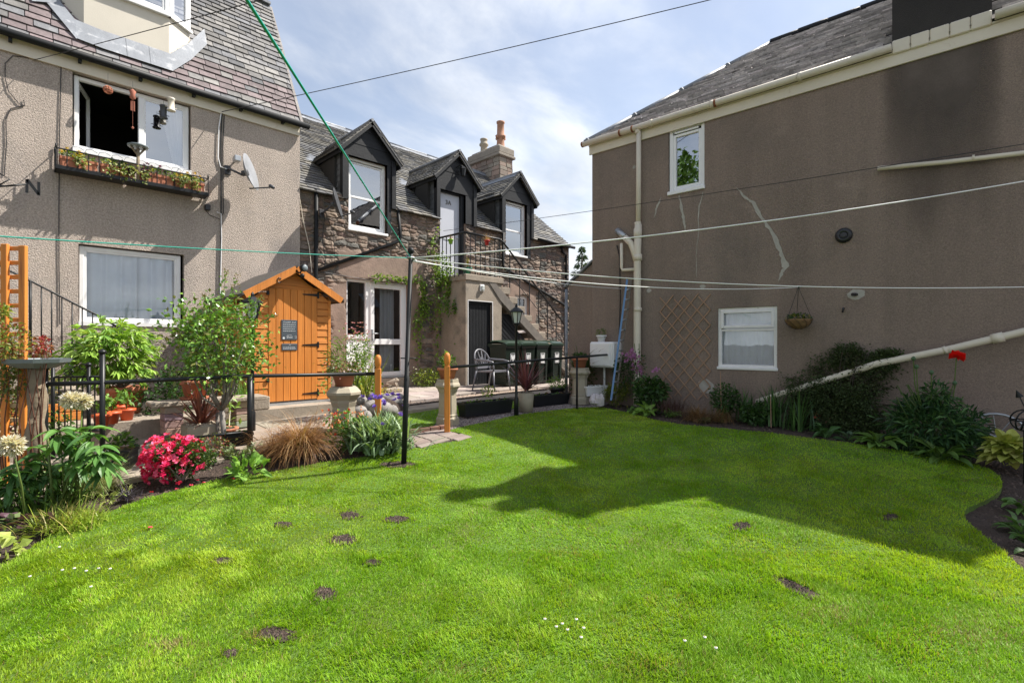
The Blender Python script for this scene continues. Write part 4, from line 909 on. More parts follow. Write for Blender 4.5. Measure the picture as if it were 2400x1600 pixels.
# windows
x0, x1, z0, z1 = UW2; f = MB(FRT); frame_bars(f, x0+.01, x1, z0, z1, -.02, .06, .07); frame_bars(f, x0+.07, x1-.06, z0+.06, z1-.11, -.03, .045, .05); f.box(x0+.1, x1-.1, -.04, -.01, z1-.1, z1-.075); f.bev(x0-.01, x1+.01, -.1, .03, z0-.03, z0+.03, .006)
fo = f.build('window_frame', M['white'], rh); f = MB(FRT); f.quad((x0+.11, -.06, z0+.1), (x1-.1, -.06, z0+.1), (x1-.1, -.06, z1-.15), (x0+.11, -.06, z1-.15)); f.build('pane', M['glass_hi'], fo)
x0, x1, z0, z1 = LW2; zm = z1-(z1-z0)*.33; f = MB(FRT); frame_bars(f, x0, x1, z0+.03, z1, -.02, .05, .07, bars_h=(zm-.03,), bw=.035); frame_bars(f, x0+.04, x1-.04, zm, z1-.04, -.005, .045, .05); f.bev(x0-.01, x1+.01, -.1, .02, z0-.0, z0+.045, .008)
fo = f.build('window_frame', M['wpaint'], rh); f = MB(FRT); f.quad((x0+.05, -.06, z0+.07), (x1-.05, -.06, z0+.07), (x1-.05, -.06, z1-.08), (x0+.05, -.06, z1-.08)); f.build('pane', M['glass'], fo)
f = MB(FRT); curtain(f, x0+.04, x1-.04, -.13, z0+.04, z1-.05, .012, .1); f.build('net_curtain', M['net'], fo)
# soil stack and rain pipe
d = MB(FRT)
def tr(mb, pts, r, b=.08, n=10): mb.tube([(rpx(x, y)[0], b, rpx(x, y)[1]) for x, y in pts], r, n)
tr(d, [(1502, 312), (1502, 420), (1501, 530)], .042); tr(d, [(1501, 528), (1499, 600), (1499, 700), (1498, 900), (1498, 950)], .062)
for y0, y1, rr in ((306, 318, .05), (523, 531, .058), (538, 560, .07), (598, 612, .075), (722, 730, .07)): tr(d, [(1500, y0), (1500, y1)], rr)
tr(d, [(1497, 612), (1491, 590), (1484, 572), (1470, 558)], .055); 
tr(d, [(1497, 632), (1464, 634), (1462, 628), (1462, 572)], .028); d.build('downpipe', M['cream'], rh)
d = MB(FRT); d.tube([(rpx(1470, 558)[0], .08, rpx(1470, 558)[1]), (rpx(1448, 538)[0], .02, rpx(1450, 540)[1])], .055, 10); d.build('waste_pipe', M['galv'], rh)
d = MB(FRT); tr(d, [(2058, 398), (2220, 383), (2480, 353), (2850, 312)], .028, .06); tr(d, [(2278, 374), (2284, 373)], .036, .06); d.build('overflow_pipe', M['cream'], rh)
d = MB(FRT); tr(d, [(1780, 940), (1850, 917), (2060, 851), (2225, 818), (2480, 758), (2850, 676)], .042, .15); tr(d, [(2322, 795), (2350, 789)], .056, .15); tr(d, [(2212, 821), (2219, 819)], .047, .15)
d.build('sloping_pipe', M['cream'], rh)
d = MB(FRT); a, z = rpx(1978, 552); d.lathe([(.10, 0), (.10, .02), (.08, .045), (.045, .05), (.04, .03), (.03, .07)], FRT.P(a, 0, z), 20, axis=FRT.ey); d.build('vent_cowl', M['plastic_bk'], rh)
d = MB(FRT); a, z = rpx(2007, 690); d.tube([(a, 0, z), (a-.03, .09, z-.005)], .022, 8); d.build('outlet_stub', M['plastic_bk'], rh); d = MB(FRT); a2, z2 = rpx(1978, 722); d.tube([(a2, .0, z2), (a2, .05, z2), (a2-.01, .05, z2-.06)], .012, 6); d.build('wall_hook', M['plastic_bk'], rh)
# mortar repairs
def crack(pts, ws, b=.005):
    rp_ = MB(FRT)
    P = [rpx(x, y) for x, y in pts]; L, R_ = [], []
    Q = []
    for i in range(len(P)-1):
        for k in range(5): Q.append((P[i][0]+(P[i+1][0]-P[i][0])*k/5, P[i][1]+(P[i+1][1]-P[i][1])*k/5, ws[i]+(ws[i+1]-ws[i])*k/5))
    Q.append((*P[-1], ws[-1])); 
    for (a, z, w_) in Q: w_ = w_*rnd(.6, 1.3); j = rnd(-.008, .008); L.append((a-w_/2+j, b, z)); R_.append((a+w_/2+j, b, z))
    for i in range(len(Q)-1): rp_.quad(L[i], R_[i], R_[i+1], L[i+1])
    rp_.build('mortar_repair', M['patch'], rh)
crack([(1728, 440), (1745, 462), (1765, 475), (1785, 510), (1810, 545), (1830, 590), (1842, 625), (1832, 640), (1825, 658)], [.01, .04, .06, .05, .05, .06, .08, .06, .01])
crack([(1592, 458), (1598, 490), (1604, 520), (1606, 545)], [.02, .05, .04, .01]); crack([(1550, 463), (1540, 485), (1534, 510)], [.01, .04, .01]); crack([(1648, 450), (1638, 490), (1637, 550), (1632, 600), (1632, 650)], [.012, .02, .01, .008, .006])
for (x, y, r_) in ((1521, 681, .05), (1647, 672, .05), (2007, 690, .1), (1487, 392, .04), (1655, 905, .14)):
    a, z = rpx(x, y); P = [(a+r_*rnd(.7, 1.1)*math.cos(t), .0045, z+r_*rnd(.6, .9)*math.sin(t)) for t in np.arange(0, 6.28, .5)]; rp_ = MB(FRT); rp_.quad(*P); rp_.build('mortar_repair', M['patch'], rh)
wc = MB(FRT); tr(wc, [(1447, 575), (1453, 600), (1455, 700), (1452, 800), (1452, 860)], .010, .02, 5); wc.build('cable', M['cable'], rh)
# low lean-to beside it
lt_ = thing('lean_to_wall', 'low brown lean-to wall with grey metal coping beside the corner of the brown house', 'wall', FRT.P(-.3, -.3, -1.0))
w = MB(FRT); w.prism([(-.56, -1.2), (-.001, -1.2), (-.001, 1.50), (-.56, 1.12)], -.5, -.05); w.build('masonry', M['brown'], lt_)
w = MB(FRT); w.bar((-.64, -.2, 1.10), (-.003, -.2, 1.54), .42, .03); w.tube([(-.60, -.02, 1.05), (-.60, -.02, -1.1)], .03, 8); w.build('coping', M['lead'], lt_)
# ================================================================= plant toolkit
def unit(v): return v/np.maximum(np.linalg.norm(v, axis=-1, keepdims=True), 1e-9)
def pcol(pal, n, j=.22): 
    return np.array(pal)[RNG.integers(0, len(pal), n)]*RNG.uniform(1-j, 1+j, (n, 1))
def leaves(mb, P, Dv, L, W, C, fold=.18, droop=.15):
    n = len(P); P = np.asarray(P); Dv = unit(np.asarray(Dv)); L = np.broadcast_to(L, (n,))[:, None]; W = np.broadcast_to(W, (n,))[:, None]
    r = RNG.normal(size=(n, 3)); S = unit(np.cross(Dv, r*.6+np.array([0, 0, 1.0]))); U = unit(np.cross(S, Dv))
    m = P+Dv*L*.5; V = np.stack([P, m+S*W*.5+U*L*fold*.3, m-U*L*.03, m-S*W*.5+U*L*fold*.3, P+Dv*L-np.array([0, 0, 1.])*L*droop], 1)
    i = np.arange(n)*5; F_ = np.concatenate([np.stack([i, i+2, i+1], 1), np.stack([i, i+3, i+2], 1), np.stack([i+1, i+2, i+4], 1), np.stack([i+2, i+3, i+4], 1)])
    mb.arr(V.reshape(-1, 3), F_, np.tile(C, (4, 1)))
def blades(mb, R, az, L, w, lean, curl, C, seg=4):
    """arching straps: R roots, az compass of the lean, lean start angle from vertical, curl added along the blade"""
    n = len(R); L = np.broadcast_to(L, (n,)); w = np.broadcast_to(w, (n,)); lean = np.broadcast_to(lean, (n,)).astype(float); curl = np.broadcast_to(curl, (n,))
    h = np.stack([np.cos(az), np.sin(az), np.zeros(n)], 1); s = np.stack([-np.sin(az), np.cos(az), np.zeros(n)], 1)
    p = np.array(R, float); rows = []
    for k in range(seg+1):
        t = k/seg; wd_ = (w*(1-t)**.6*.5 if k < seg else w*0+.0003)[:, None]; rows += [p+s*wd_, p-s*wd_]
        a = lean+curl*(t+.5/seg); p = p+(h*np.sin(a)[:, None]+np.array([0, 0, 1.])*np.cos(a)[:, None])*(L/seg)[:, None]
    V = np.stack(rows, 1); m = 2*(seg+1); i = np.arange(n)*m
    F_ = np.concatenate([np.stack([i+2*k, i+2*k+1, i+2*k+3, i+2*k+2], 1) for k in range(seg)]); mb.arr(V.reshape(-1, 3), F_, np.tile(C, (seg, 1)))
def ell(c, r, n, shell=.5, clump=0):
    d = unit(RNG.normal(size=(n, 3))); q = RNG.uniform(0, 1, (n, 1))**(1/3*shell*1.4); P = d*q
    if clump:
        K = unit(RNG.normal(size=(clump, 3)))*RNG.uniform(.45, 1, (clump, 1)); w_ = K[RNG.integers(0, clump, n)]; P = w_*.85+RNG.normal(size=(n, 3))*.19; d = unit(P)
    return np.array(c)+P*np.array(r), d
def bush(mb, c, r, n, L, W, pal, up=.4, shell=.6, clump=0, droop=.2, rand=.7):
    P, d = ell(c, r, n, shell, clump); Dv = d+np.array([0, 0, up])+RNG.normal(size=(n, 3))*rand
    leaves(mb, P, Dv, L*RNG.uniform(.6, 1.25, n), W*RNG.uniform(.7, 1.2, n), pcol(pal, n), droop=droop); return P
def broad(mb, P, Dv, L, W, C, arch=.5):
    n = len(P); P = np.asarray(P, float); Dv = unit(np.asarray(Dv)); L = np.broadcast_to(L, (n,))[:, None]; W = np.broadcast_to(W, (n,))[:, None]
    S = unit(np.cross(Dv, RNG.normal(size=(n, 3))*.25+np.array([0, 0, 1.]))); U = unit(np.cross(S, Dv)); U = U*np.sign(U[:, 2:3]+1e-9); rows = []; p = P.copy(); d = Dv.copy(); K = 6
    for k in range(K+1):
        t = k/K; w_ = math.sin(math.pi*min(1, t**.8))**.75*.5+.02; rows += [p+S*W*w_+U*W*w_*.45, p, p-S*W*w_+U*W*w_*.45]; d = unit(d-np.array([0, 0, 1.])*arch*.38); p = p+d*L/K
    V = np.stack(rows, 1); m = 3*(K+1); i = np.arange(n)*m
    F_ = np.concatenate([np.stack([i+3*k+a, i+3*k+a+1, i+3*k+a+4, i+3*k+a+3], 1) for k in range(K) for a in (0, 1)]); mb.arr(V.reshape(-1, 3), F_, np.tile(C, (2*K, 1)))
def palmate(mb, P, Dv, L, W, pal, k=5, spread=1.9):
    n = len(P); Dv = unit(Dv); S = unit(np.cross(Dv, RNG.normal(size=(n, 3))*.5+np.array([0, 0, 1.]))); C = pcol(pal, n, .18)
    for i in range(k):
        a = (i/(k-1)-.5)*spread; d = Dv*math.cos(a)+S*math.sin(a); leaves(mb, P, d+np.array([0, 0, -.12]), L*(1-.28*abs(a)), W, C*RNG.uniform(.92, 1.08, (n, 1)), fold=.1, droop=.2)
def flower(mb, c, r, k, col, up=(0, 0, 1), cup=.4, wf=.9, layers=1, center=None):
    c = Vector(c); q = Vector(up).to_track_quat('Z', 'Y').to_matrix(); P, Dv = [], []
    for l in range(layers):
        for i in range(k):
            a = 6.283*(i+.5*l)/k+rnd(-.15, .15); cc_ = cup+l*.45; d = q @ Vector((math.cos(a)*math.cos(cc_), math.sin(a)*math.cos(cc_), math.sin(cc_))); P.append(c); Dv.append(d)
    n = len(P); leaves(mb, np.array(P), np.array(Dv), r*RNG.uniform(.85, 1.1, n), r*wf*RNG.uniform(.9, 1.1, n), pcol([col], n, .12), fold=-.1, droop=0)
    if center: mb.col = center; mb.lathe([(r*.16, 0), (r*.2, r*.1), (r*.1, r*.22)], c, 7, axis=up)
GR = [(.075, .15, .022), (.10, .19, .03), (.055, .12, .02), (.13, .22, .04)]
DG = [(.035, .085, .018), (.05, .11, .022), (.028, .065, .016)]
YG = [(.20, .26, .04), (.26, .30, .06), (.14, .20, .03)]
DRY = [(.30, .155, .065), (.36, .20, .085), (.22, .105, .045), (.46, .30, .15), (.16, .075, .04)]
def cam_d(X, Y, z=0): return np.array(c2w(X, Y, z))
def np3(v): return np.array([v.x, v.y, v.z])
def potprof(r, h, rim=.02): return [(r*.68, 0), (r*.92, h-.22*h), (r+rim*.4, h-.22*h), (r+rim*.5, h), (r-.012, h), (r-.03, h*.86), (.001, h*.85)]
def potted(name, label, cat, base, r, h, mat, group=None, sides=20, plantf=None, partname='foliage', pm='leaf', saucer=False):
    t = thing(name, label, cat, base, group); mb = MB(); mb.lathe(potprof(r, h), base, sides); mb.build('pot', M[mat], t)
    mb = MB(); mb.lathe([(r*.95, 0), (.001, .012)], Vector(base)+Vector((0, 0, h*.86)), 12); mb.build('compost', M['soil'], t)
    if saucer: mb = MB(); mb.lathe([(r*.9, -.001), (r*1.1, .03), (r*1.05, .03), (r*.85, .008)], base, 20); mb.build('saucer', M[mat], t)
    if plantf: mb = MB(); mb.col = (.10, .16, .04); plantf(mb, Vector(base)+Vector((0, 0, h))); mb.build(partname, M[pm], t)
    return t
def plant(name, label, cat, base, f, pm='leaf', part='foliage', group=None):
    t = thing(name, label, cat, base, group); mb = MB(); mb.col = (.10, .16, .04); f(mb, Vector(base)); mb.build(part, M[pm], t); return t
def add_part(t, name, f, mat):
    mb = MB(); f(mb, ORG[t]); return mb.build(name, M[mat], t)
def spray(mb, b, h, sp, n, pal, L=.06, W=.03, k=14):
    """n leafy stems rising from b"""
    for i in range(n):
        a = rnd(0, 6.28); top = Vector((math.cos(a)*sp*rnd(.3, 1), math.sin(a)*sp*rnd(.3, 1), h*rnd(.6, 1))); mid = top*.5+Vector((0, 0, h*.08))
        mb.col = tuple(c*.8 for c in pal[0]); mb.tube([b, b+mid, b+top], [.004, .003, .0015], 4)
        t = RNG.uniform(.25, 1, (k, 1)); P = np3(b)+t*np3(top)+np.array([0, 0, 1.])*(.3*h*t*(1-t)); d = RNG.normal(size=(k, 3))+np.array([math.cos(a)*.4, math.sin(a)*.4, .4]); leaves(mb, P, d, L*RNG.uniform(.6, 1.2, k), W, pcol(pal, k))
def tuft(mb, b, n, L, w, pal, lean=(0, .7), curl=(.5, 1.6), rad=.05, seg=4, az=None):
    R = np3(b)+np.stack([RNG.normal(size=n)*rad, RNG.normal(size=n)*rad, np.zeros(n)], 1); a = RNG.uniform(0, 6.28, n) if az is None else az+RNG.normal(size=n)*.7
    blades(mb, R, a, L*RNG.uniform(.5, 1.1, n), w*RNG.uniform(.7, 1.2, n), RNG.uniform(*lean, n), RNG.uniform(*curl, n), pcol(pal, n), seg)

# ================================================================= LAWN: real blades
BARE = [(820, 1208, 22, 8), (930, 1217, 30, 7), (663, 1230, 20, 6), (805, 1265, 32, 12), (525, 1315, 26, 7), (873, 1318, 18, 7), (757, 1393, 30, 16), (645, 1487, 45, 17), (538, 1532, 16, 9), (1738, 1233, 22, 9), (1865, 1378, 60, 16), (2088, 1212, 18, 7), (932, 1089, 46, 7)]
bl = []
for (x, y, rx, ry) in BARE:
    c = G(x, y); ex_ = G(x+rx, y)-c; ey_ = G(x, y-ry)-c
    if x == 1865: ex_ = G(x+58, y+25)-c; ey_ = G(x+6, y-10)-c
    bl.append((c, ex_, ey_))
    poly = []
    for k in range(22):
        a = 6.283*k/22; r_ = rnd(.8, 1.3); p = c+ex_*(math.cos(a)*r_)+ey_*(math.sin(a)*r_); poly.append((p.x, p.y))
    o = sheet('bare_earth', poly, .006, M['dirtpatch'], 0, cell=.1)
mb = MB()
for c, ex_, ey_ in bl:
    q = RNG.normal(size=(140, 2))*.42; P_ = np.array([[c.x, c.y]])+q[:, :1]*np.array([[ex_.x, ex_.y]])+q[:, 1:]*np.array([[ey_.x, ey_.y]]); stones_on(mb, P_, lambda x, y: zg(x, y)+.004, .020, [(.07, .045, .033), (.045, .03, .022), (.10, .07, .055), (.03, .02, .016)], .9)
tagp(mb.build('soil_crumbs', M['gravel']), 'loose dark crumbs of earth in the bare patches of the lawn', 'soil', kind='stuff')
def bare_dist(P):
    d = np.full(len(P), 9.)
    for c, ex_, ey_ in bl:
        A = np.array([[ex_.x, ey_.x], [ex_.y, ey_.y]]); q = (P-np.array([c.x, c.y])) @ np.linalg.inv(A).T; d = np.minimum(d, np.hypot(q[:, 0], q[:, 1]))
    return d
def npfbm(P, s, k): return fbm(P[:, 0]*s+50, P[:, 1]*s+50, k, 4)
def grass_field(mb, poly, n, near, far, L, w):
    P = sample_poly(poly, n); d = (P[:, 0]+P[:, 1])/R2; lat = np.abs((P[:, 0]-P[:, 1])/R2)
    keep = (d > near) & (d <= far) & (lat < d*1.12+.5)
    P = P[keep]; bd = bare_dist(P); P = P[(bd > .72+.5*RNG.uniform(0, 1, len(P))+(npfbm(P, 30, 12)-.5)*1.1) | (RNG.uniform(0, 1, len(P)) < .03)]; bd = bare_dist(P)
    m = len(P); f1 = npfbm(P, 1.1, 1); f2 = npfbm(P, 5, 2); f3 = npfbm(P, 16, 3)
    tallness = .62+.75*np.clip((f2-.42)*3, 0, 1)*.6+.35*(f3-.45)+.45*np.exp(-((bd-1.15)/.25)**2)
    R = np.column_stack([P, zga(P[:, 0], P[:, 1])-.004])
    az = 6.28*npfbm(P, 3, 5)*1.6+RNG.normal(size=m)*1.1
    y = np.clip((f1-.47)*1.5+.34+RNG.normal(size=m)*.16+(f3-.47)*.9, 0, 1)[:, None]; gr = np.array((.215, .400, .017)); ye = np.array((.36, .47, .034)); dk = np.array((.115, .26, .014)); dry = np.array((.40, .33, .13))
    C = gr*(1-y)+ye*y; k2 = np.clip((f2-.5)*3.2, 0, 1)[:, None]; C = C*(1-k2*.5)+dk*k2*.5
    pd = np.zeros(m)
    for (qx, qy, qrx, qry) in ((400, 1512, 60, 14), (600, 1487, 40, 12), (1330, 1290, 60, 16), (1520, 1560, 110, 24), (2250, 1490, 150, 40), (1950, 1440, 90, 22), (1080, 1570, 90, 20)):
        c_ = G(qx, qy); e1 = G(qx+qrx, qy)-c_; e2 = G(qx, qy-qry)-c_; A2 = np.array([[e1.x, e2.x], [e1.y, e2.y]]); q2 = (P-np.array([c_.x, c_.y])) @ np.linalg.inv(A2).T; pd = np.maximum(pd, np.exp(-(q2**2).sum(1)*1.2)*(.62 if qx < 700 else .30))
    dd = (RNG.uniform(0, 1, m) < pd+ .035+.10*np.clip((npfbm(P, 2.3, 9)-.55)*5, 0, 1))[:, None]; C = np.where(dd, dry*.8, C); C = C*RNG.uniform(.72, 1.28, (m, 1))
    Lm = L*tallness*RNG.uniform(.55, 1.25, m)
    blades(mb, R, az, Lm, w*RNG.uniform(.7, 1.3, m), RNG.uniform(.05, .75, m), RNG.uniform(.1, 1.0, m), C, seg=2)
    return m
A_ = lambda poly: 0.5*abs(sum(poly[i][0]*poly[(i+1) % len(poly)][1]-poly[(i+1) % len(poly)][0]*poly[i][1] for i in range(len(poly))))
gm = MB()
bbox = (max(p[0] for p in lawn_poly)-min(p[0] for p in lawn_poly))*(max(p[1] for p in lawn_poly)-min(p[1] for p in lawn_poly))
GD = 1.0
n_ = 0
n_ += grass_field(gm, lawn_poly, int(bbox*26000*GD), 1.7, 3.4, .042, .0046)
n_ += grass_field(gm, lawn_poly, int(bbox*13000*GD), 3.4, 5.4, .033, .0060)
n_ += grass_field(gm, lawn_poly, int(bbox*7000*GD), 5.4, 12, .030, .0085)
n_ += grass_field(gm, strip_poly, int(2.2*9000), 5, 14, .028, .009)
print('blades', n_, 'bbox', bbox)
tagp(gm.build('grass', M['grass']), 'short bright green lawn grass with yellowish patches', 'grass', kind='stuff')
# longer tufts at the lawn edge
# daisies and fallen petals
def daisy_mb(c, s=1.0):
    mb = MB(); mb.col = (.62, .62, .60); c = Vector(c)
    mb.lathe([(.002, 0), (.012*s, .004), (.013*s, .008), (.009*s, .010)], c, 9); mb.col = (.55, .38, .03); mb.lathe([(.0045*s, .010), (.004*s, .013), (.001, .014)], c, 7)
    mb.col = (.1, .2, .03); mb.tube([c-Vector((0, 0, .03)), c], .0012, 4); return mb
DP = [(70, 1352), (146, 1337), (174, 1333), (202, 1339), (231, 1333), (213, 1376), (258, 1334), (1277, 1452), (1304, 1470), (1318, 1463), (1330, 1477), (1351, 1453), (1362, 1495), (1368, 1473), (1605, 1503), (1652, 1495), (1678, 1520), (139, 1283)]
for i, (x, y) in enumerate(DP):
    w_ = G(x, y, .035); mb = daisy_mb(w_, .62)
    o = mb.build('daisy', M['gravel']); tagp(o, 'tiny white daisy open in the short grass of the lawn', 'daisy', 'daisies in the lawn')
for i, (x, y) in enumerate([(352, 1235), (355, 1152), (415, 1145), (448, 1136), (478, 1130), (462, 1124), (470, 1090), (545, 1121)]):
    w_ = G(x, y, .02); mb = MB(); flower(mb, w_, .020, 5, (.72, .06, .13), up=(.2, .1, 1), cup=.2); o = mb.build('fallen_blossom', M['petal'])
    tagp(o, 'fallen pink azalea blossom lying on the grass' if i == 0 else 'fallen pink azalea blossom lying on the dark earth below the azalea', 'blossom', None if i == 0 else 'azalea blossoms fallen on the bed')

# ================================================================= SHED
shed = thing('garden_shed', 'orange stained timber garden shed with tongue and groove door and felt roof', 'shed', (3.1, 8.7, -.93))
FS = Fr((0, 7.92, 0), (1, 0, 0), (0, -1, 0)); s0, s1, dz0, dz1 = 2.52, 3.70, -.88, .84; sc_ = 3.11; ap = 1.10; ev0 = .70
mb = MB(FS); z = -.90; k = 0
def gable_z(a): return ap-(abs(a-sc_)/.59)*(ap-ev0)
while z < ap-.02:
    zt_ = z+.112
    hw = .59 if zt_ < ev0 else max(.02, .59*(ap-zt_)/(ap-ev0))
    hb = .59 if z < ev0 else max(.03, .59*(ap-z)/(ap-ev0))
    def board(a0, a1, a0t, a1t): mb.add([(a0, -.018, z+.004), (a1, -.018, z+.004), (a1, .006, z+.004), (a0, .006, z+.004), (a0t, -.018, zt_-.006), (a1t, -.018, zt_-.006), (a1t, -.001, zt_-.012), (a0t, -.001, zt_-.012)], [(3, 2, 1, 0), (4, 5, 6, 7), (0, 1, 5, 4), (1, 2, 6, 5), (2, 3, 7, 6), (3, 0, 4, 7)])
    if z < dz1: board(sc_-hb, 2.735, sc_-hw, 2.735); board(3.49, sc_+hb, 3.49, sc_+hw)
    else: board(sc_-hb, sc_+hb, sc_-hw, sc_+hw)
    z += .112
mb.box(s0-.012, s0+.03, -.02, .012, -.90, ev0); mb.box(s1-.03, s1+.012, -.02, .012, -.90, ev0)
mb.box(s0+.01, 2.735, -.03, -.019, -.9, ev0); mb.box(3.49, s1-.01, -.03, -.019, -.9, ev0); mb.prism([(s0+.02, .60), (s1-.02, .60), (s1-.02, ev0+.02), (sc_, ap+.03), (s0+.02, ev0+.02)], -.035, -.0195) if False else mb.prism([(s0+.03, dz1-.0), (s1-.03, dz1), (s1-.3, dz1+.06), (sc_, ap+.02), (s0+.3, dz1+.06)], -.035, -.006)
mb.build('front_wall', M['orange_h'], shed)
mb = MB(); z = -.90
while z < ev0-.03:
    for x_ in (s0, s1):
        sgn = -1 if x_ == s0 else 1
        for (y0_, y1_) in (((7.95, 8.12), (8.75, 9.62)) if (.12 < z < .58 and sgn < 0) else ((7.95, 9.62),)):
            mb.add([(x_, y0_, z+.004), (x_, y1_, z+.004), (x_+sgn*.012, y1_, z+.004), (x_+sgn*.012, y0_, z+.004), (x_, y0_, z+.106), (x_, y1_, z+.106), (x_+sgn*.003, y1_, z+.1), (x_+sgn*.003, y0_, z+.1)], [(3, 2, 1, 0), (4, 5, 6, 7), (0, 1, 5, 4), (1, 2, 6, 5), (2, 3, 7, 6), (3, 0, 4, 7)])
    z += .112
mb.box(s0, s1, 9.6, 9.62, -.9, ev0+.02); mb.build('side_wall', M['orange_h'], shed)
mb = MB(); mb.box(s0+.01, s1-.01, 7.94, 9.6, -.9, -.88); mb.box(s0+.02, s1-.02, 7.945, 7.95, -.9, ev0); mb.build('floor', M['wood'], shed)
mb = MB(); mb.box(s0-.015, s0-.008, 8.12, 8.75, .10, .14); mb.box(s0-.02, s0+.01, 8.12, 8.15, .10, .60); mb.box(s0-.02, s0+.01, 8.42, 8.45, .10, .60); mb.box(s0-.02, s0+.01, 8.72, 8.75, .10, .60); mb.box(s0-.02, s0+.01, 8.12, 8.75, .58, .62); wf_ = mb.build('window_frame', M['orange_h'], shed)
mb = MB(); mb.quad((s0, 8.15, .14), (s0, 8.72, .14), (s0, 8.72, .58), (s0, 8.15, .58)); mb.build('pane', M['glass_hi'], wf_)
mb = MB(FS); a = 2.74; i = 0
while a < 3.485:
    b_ = min(a+.108, 3.486); mb.bev(a+.002, b_-.002, -.012, .010, dz0, dz1, .006); a = b_; i += 1
mb.box(2.735, 3.49, -.02, -.008, dz0, dz1)
door = mb.build('door', M['orange'], shed)
mb = MB(FS)
for zc in (.775, -.02, -.79):
    mb.prism([(3.49, zc+.022), (3.49, zc-.022), (3.25, zc-.007), (3.25, zc+.007)], .011, .018); mb.bev(3.487, 3.515, .007, .02, zc-.05, zc+.05, .003)
mb.build('hinge', M['iron'], door)
for zc in (-.55, .76): 
    mb = MB(FS); mb.bev(2.71, 2.75, .011, .03, zc-.03, zc+.03, .004); mb.build('turn_button', M['iron'], door)
mb = MB(FS); mb.lathe([(.014, 0), (.014, .004)], FS.P(2.79, .009, -.01), 10, axis=(0, -1, 0)); mb.build('keyhole', M['iron'], door)
mb = MB(FS)
for s in (-1, 1): 
    mb.bar((sc_, .13, ap+.045), (sc_+s*.735, .13, ev0+.0), .02, .10)
mb.build('barge_board', M['orange'], shed)
mb = MB(FS)
for s in (-1, 1):
    q_ = [(sc_, .14, ap+.105), (sc_+s*.77, .14, ev0+.02), (sc_+s*.77, -1.75, ev0+.02), (sc_, -1.75, ap+.105)]; mb.quad(*q_); mb.quad(*[(a, b, z-.025) for a, b, z in q_]); mb.quad(q_[1], q_[2], (q_[2][0], q_[2][1], q_[2][2]-.05), (q_[1][0], q_[1][1], q_[1][2]-.05)); mb.quad(q_[0], q_[1], (q_[1][0], q_[1][1], q_[1][2]-.03), (q_[0][0], q_[0][1], q_[0][2]-.03))
mb.build('roof_felt', M['felt'], shed)
for nm, (a0, a1, z0_, z1_), lab in (('plaque', (2.925, 3.165, .055, .365), 'taller grey slate plaque reading Grandad\'s Shed on the shed door'), ('plaque', (2.93, 3.165, -.105, .0), 'small wide slate plaque with crossed tools below the taller one')):
    t = thing(nm, lab, 'sign', FS.P(a0, .011, z0_)); mb = MB(FS); mb.bev(a0, a1, .011, .02, z0_, z1_, .004); mb.build('slate', M['slateplaque'], t)
    cx = (a0+a1)/2; RX = (math.pi/2, 0, 0)
    if z1_ > .1:
        text("Grandad's Shed", .030, FS.P(cx, .0205, z1_-.045), RX, M['chalk'], t)
        mb = MB(FS); 
        for k in range(4):
            zz1 = z1_-.075-k*.033; x_ = a0+.025
            while x_ < a1-.03: l_ = rnd(.012, .03); mb.box(x_, min(x_+l_, a1-.025), .020, .0208, zz1, zz1+.007); x_ += l_+.006
        mb.build('small_print', M['chalk'], t)
        text("Grandad's", .018, FS.P(cx, .0205, z0_+.068), RX, M['chalk'], t); text("Shed", .046, FS.P(cx, .0205, z0_+.03), RX, M['chalk'], t)
        mb = MB(FS); mb.bar((a1-.035, .021, z0_+.02), (a1-.035, .021, z0_+.07), .006, .002); mb.bar((a1-.018, .021, z0_+.02), (a1-.018, .021, z0_+.07), .006, .002); mb.lathe([(.018, 0), (.018, .001)], FS.P(a0+.035, .0205, z0_+.03), 8, axis=(0, -1, 0)); mb.build('emblem', M['chalk'], t)
    else:
        mb = MB(FS); mb.bar((cx-.018, .021, z1_-.035), (cx+.018, .021, z1_-.012), .005, .002); mb.bar((cx-.018, .021, z1_-.012), (cx+.018, .021, z1_-.035), .005, .002)
        for zz1 in (z1_-.062, z1_-.082):
            x_ = a0+.02
            while x_ < a1-.03: l_ = rnd(.012, .03); mb.box(x_, min(x_+l_, a1-.02), .020, .0208, zz1, zz1+.007); x_ += l_+.006
        mb.build('small_print', M['chalk'], t)
t = thing('security_light', 'round black floodlight on the tip of the orange shed gable', 'light', FS.P(sc_+.05, .2, ap+.05))
mb = MB(); mb.lathe([(.03, -.05), (.055, -.03), (.06, .02), (.05, .04)], FS.P(sc_+.07, .22, ap+.06), 14, axis=(.2, -1, -.1)); mb.tube([FS.P(sc_, .14, ap), FS.P(sc_+.03, .2, ap-.02), FS.P(sc_+.05, .2, ap+.04)], .015, 6); mb.lathe([(.03, -.03), (.035, .01), (.02, .03)], FS.P(sc_+.05, .22, ap-.06), 10); mb.build('lamp_body', M['iron'], t)
mb = MB(); mb.lathe([(.05, .035), (.045, .045), (.01, .05)], FS.P(sc_+.07, .22, ap+.06), 14, axis=(.2, -1, -.1)); mb.build('lens', M['bluegrey'], t)
mb = MB(); P_ = [FS.P(sc_-.26+.03*math.cos(a), .145, .95+.035*math.sin(a)) for a in np.arange(.5, 5.9, .4)]; mb.tube(P_, .006, 5); solo(mb, 'horseshoe', M['iron'], 'small dark horseshoe nailed to the left barge board of the shed', 'horseshoe')
mb = MB(); mb.box(s0-.05, s1+.06, 7.86, 9.6, -.935, -.905); solo(mb, 'shed_base', M['galv'], 'flat pale slab edge under the orange shed', 'base')

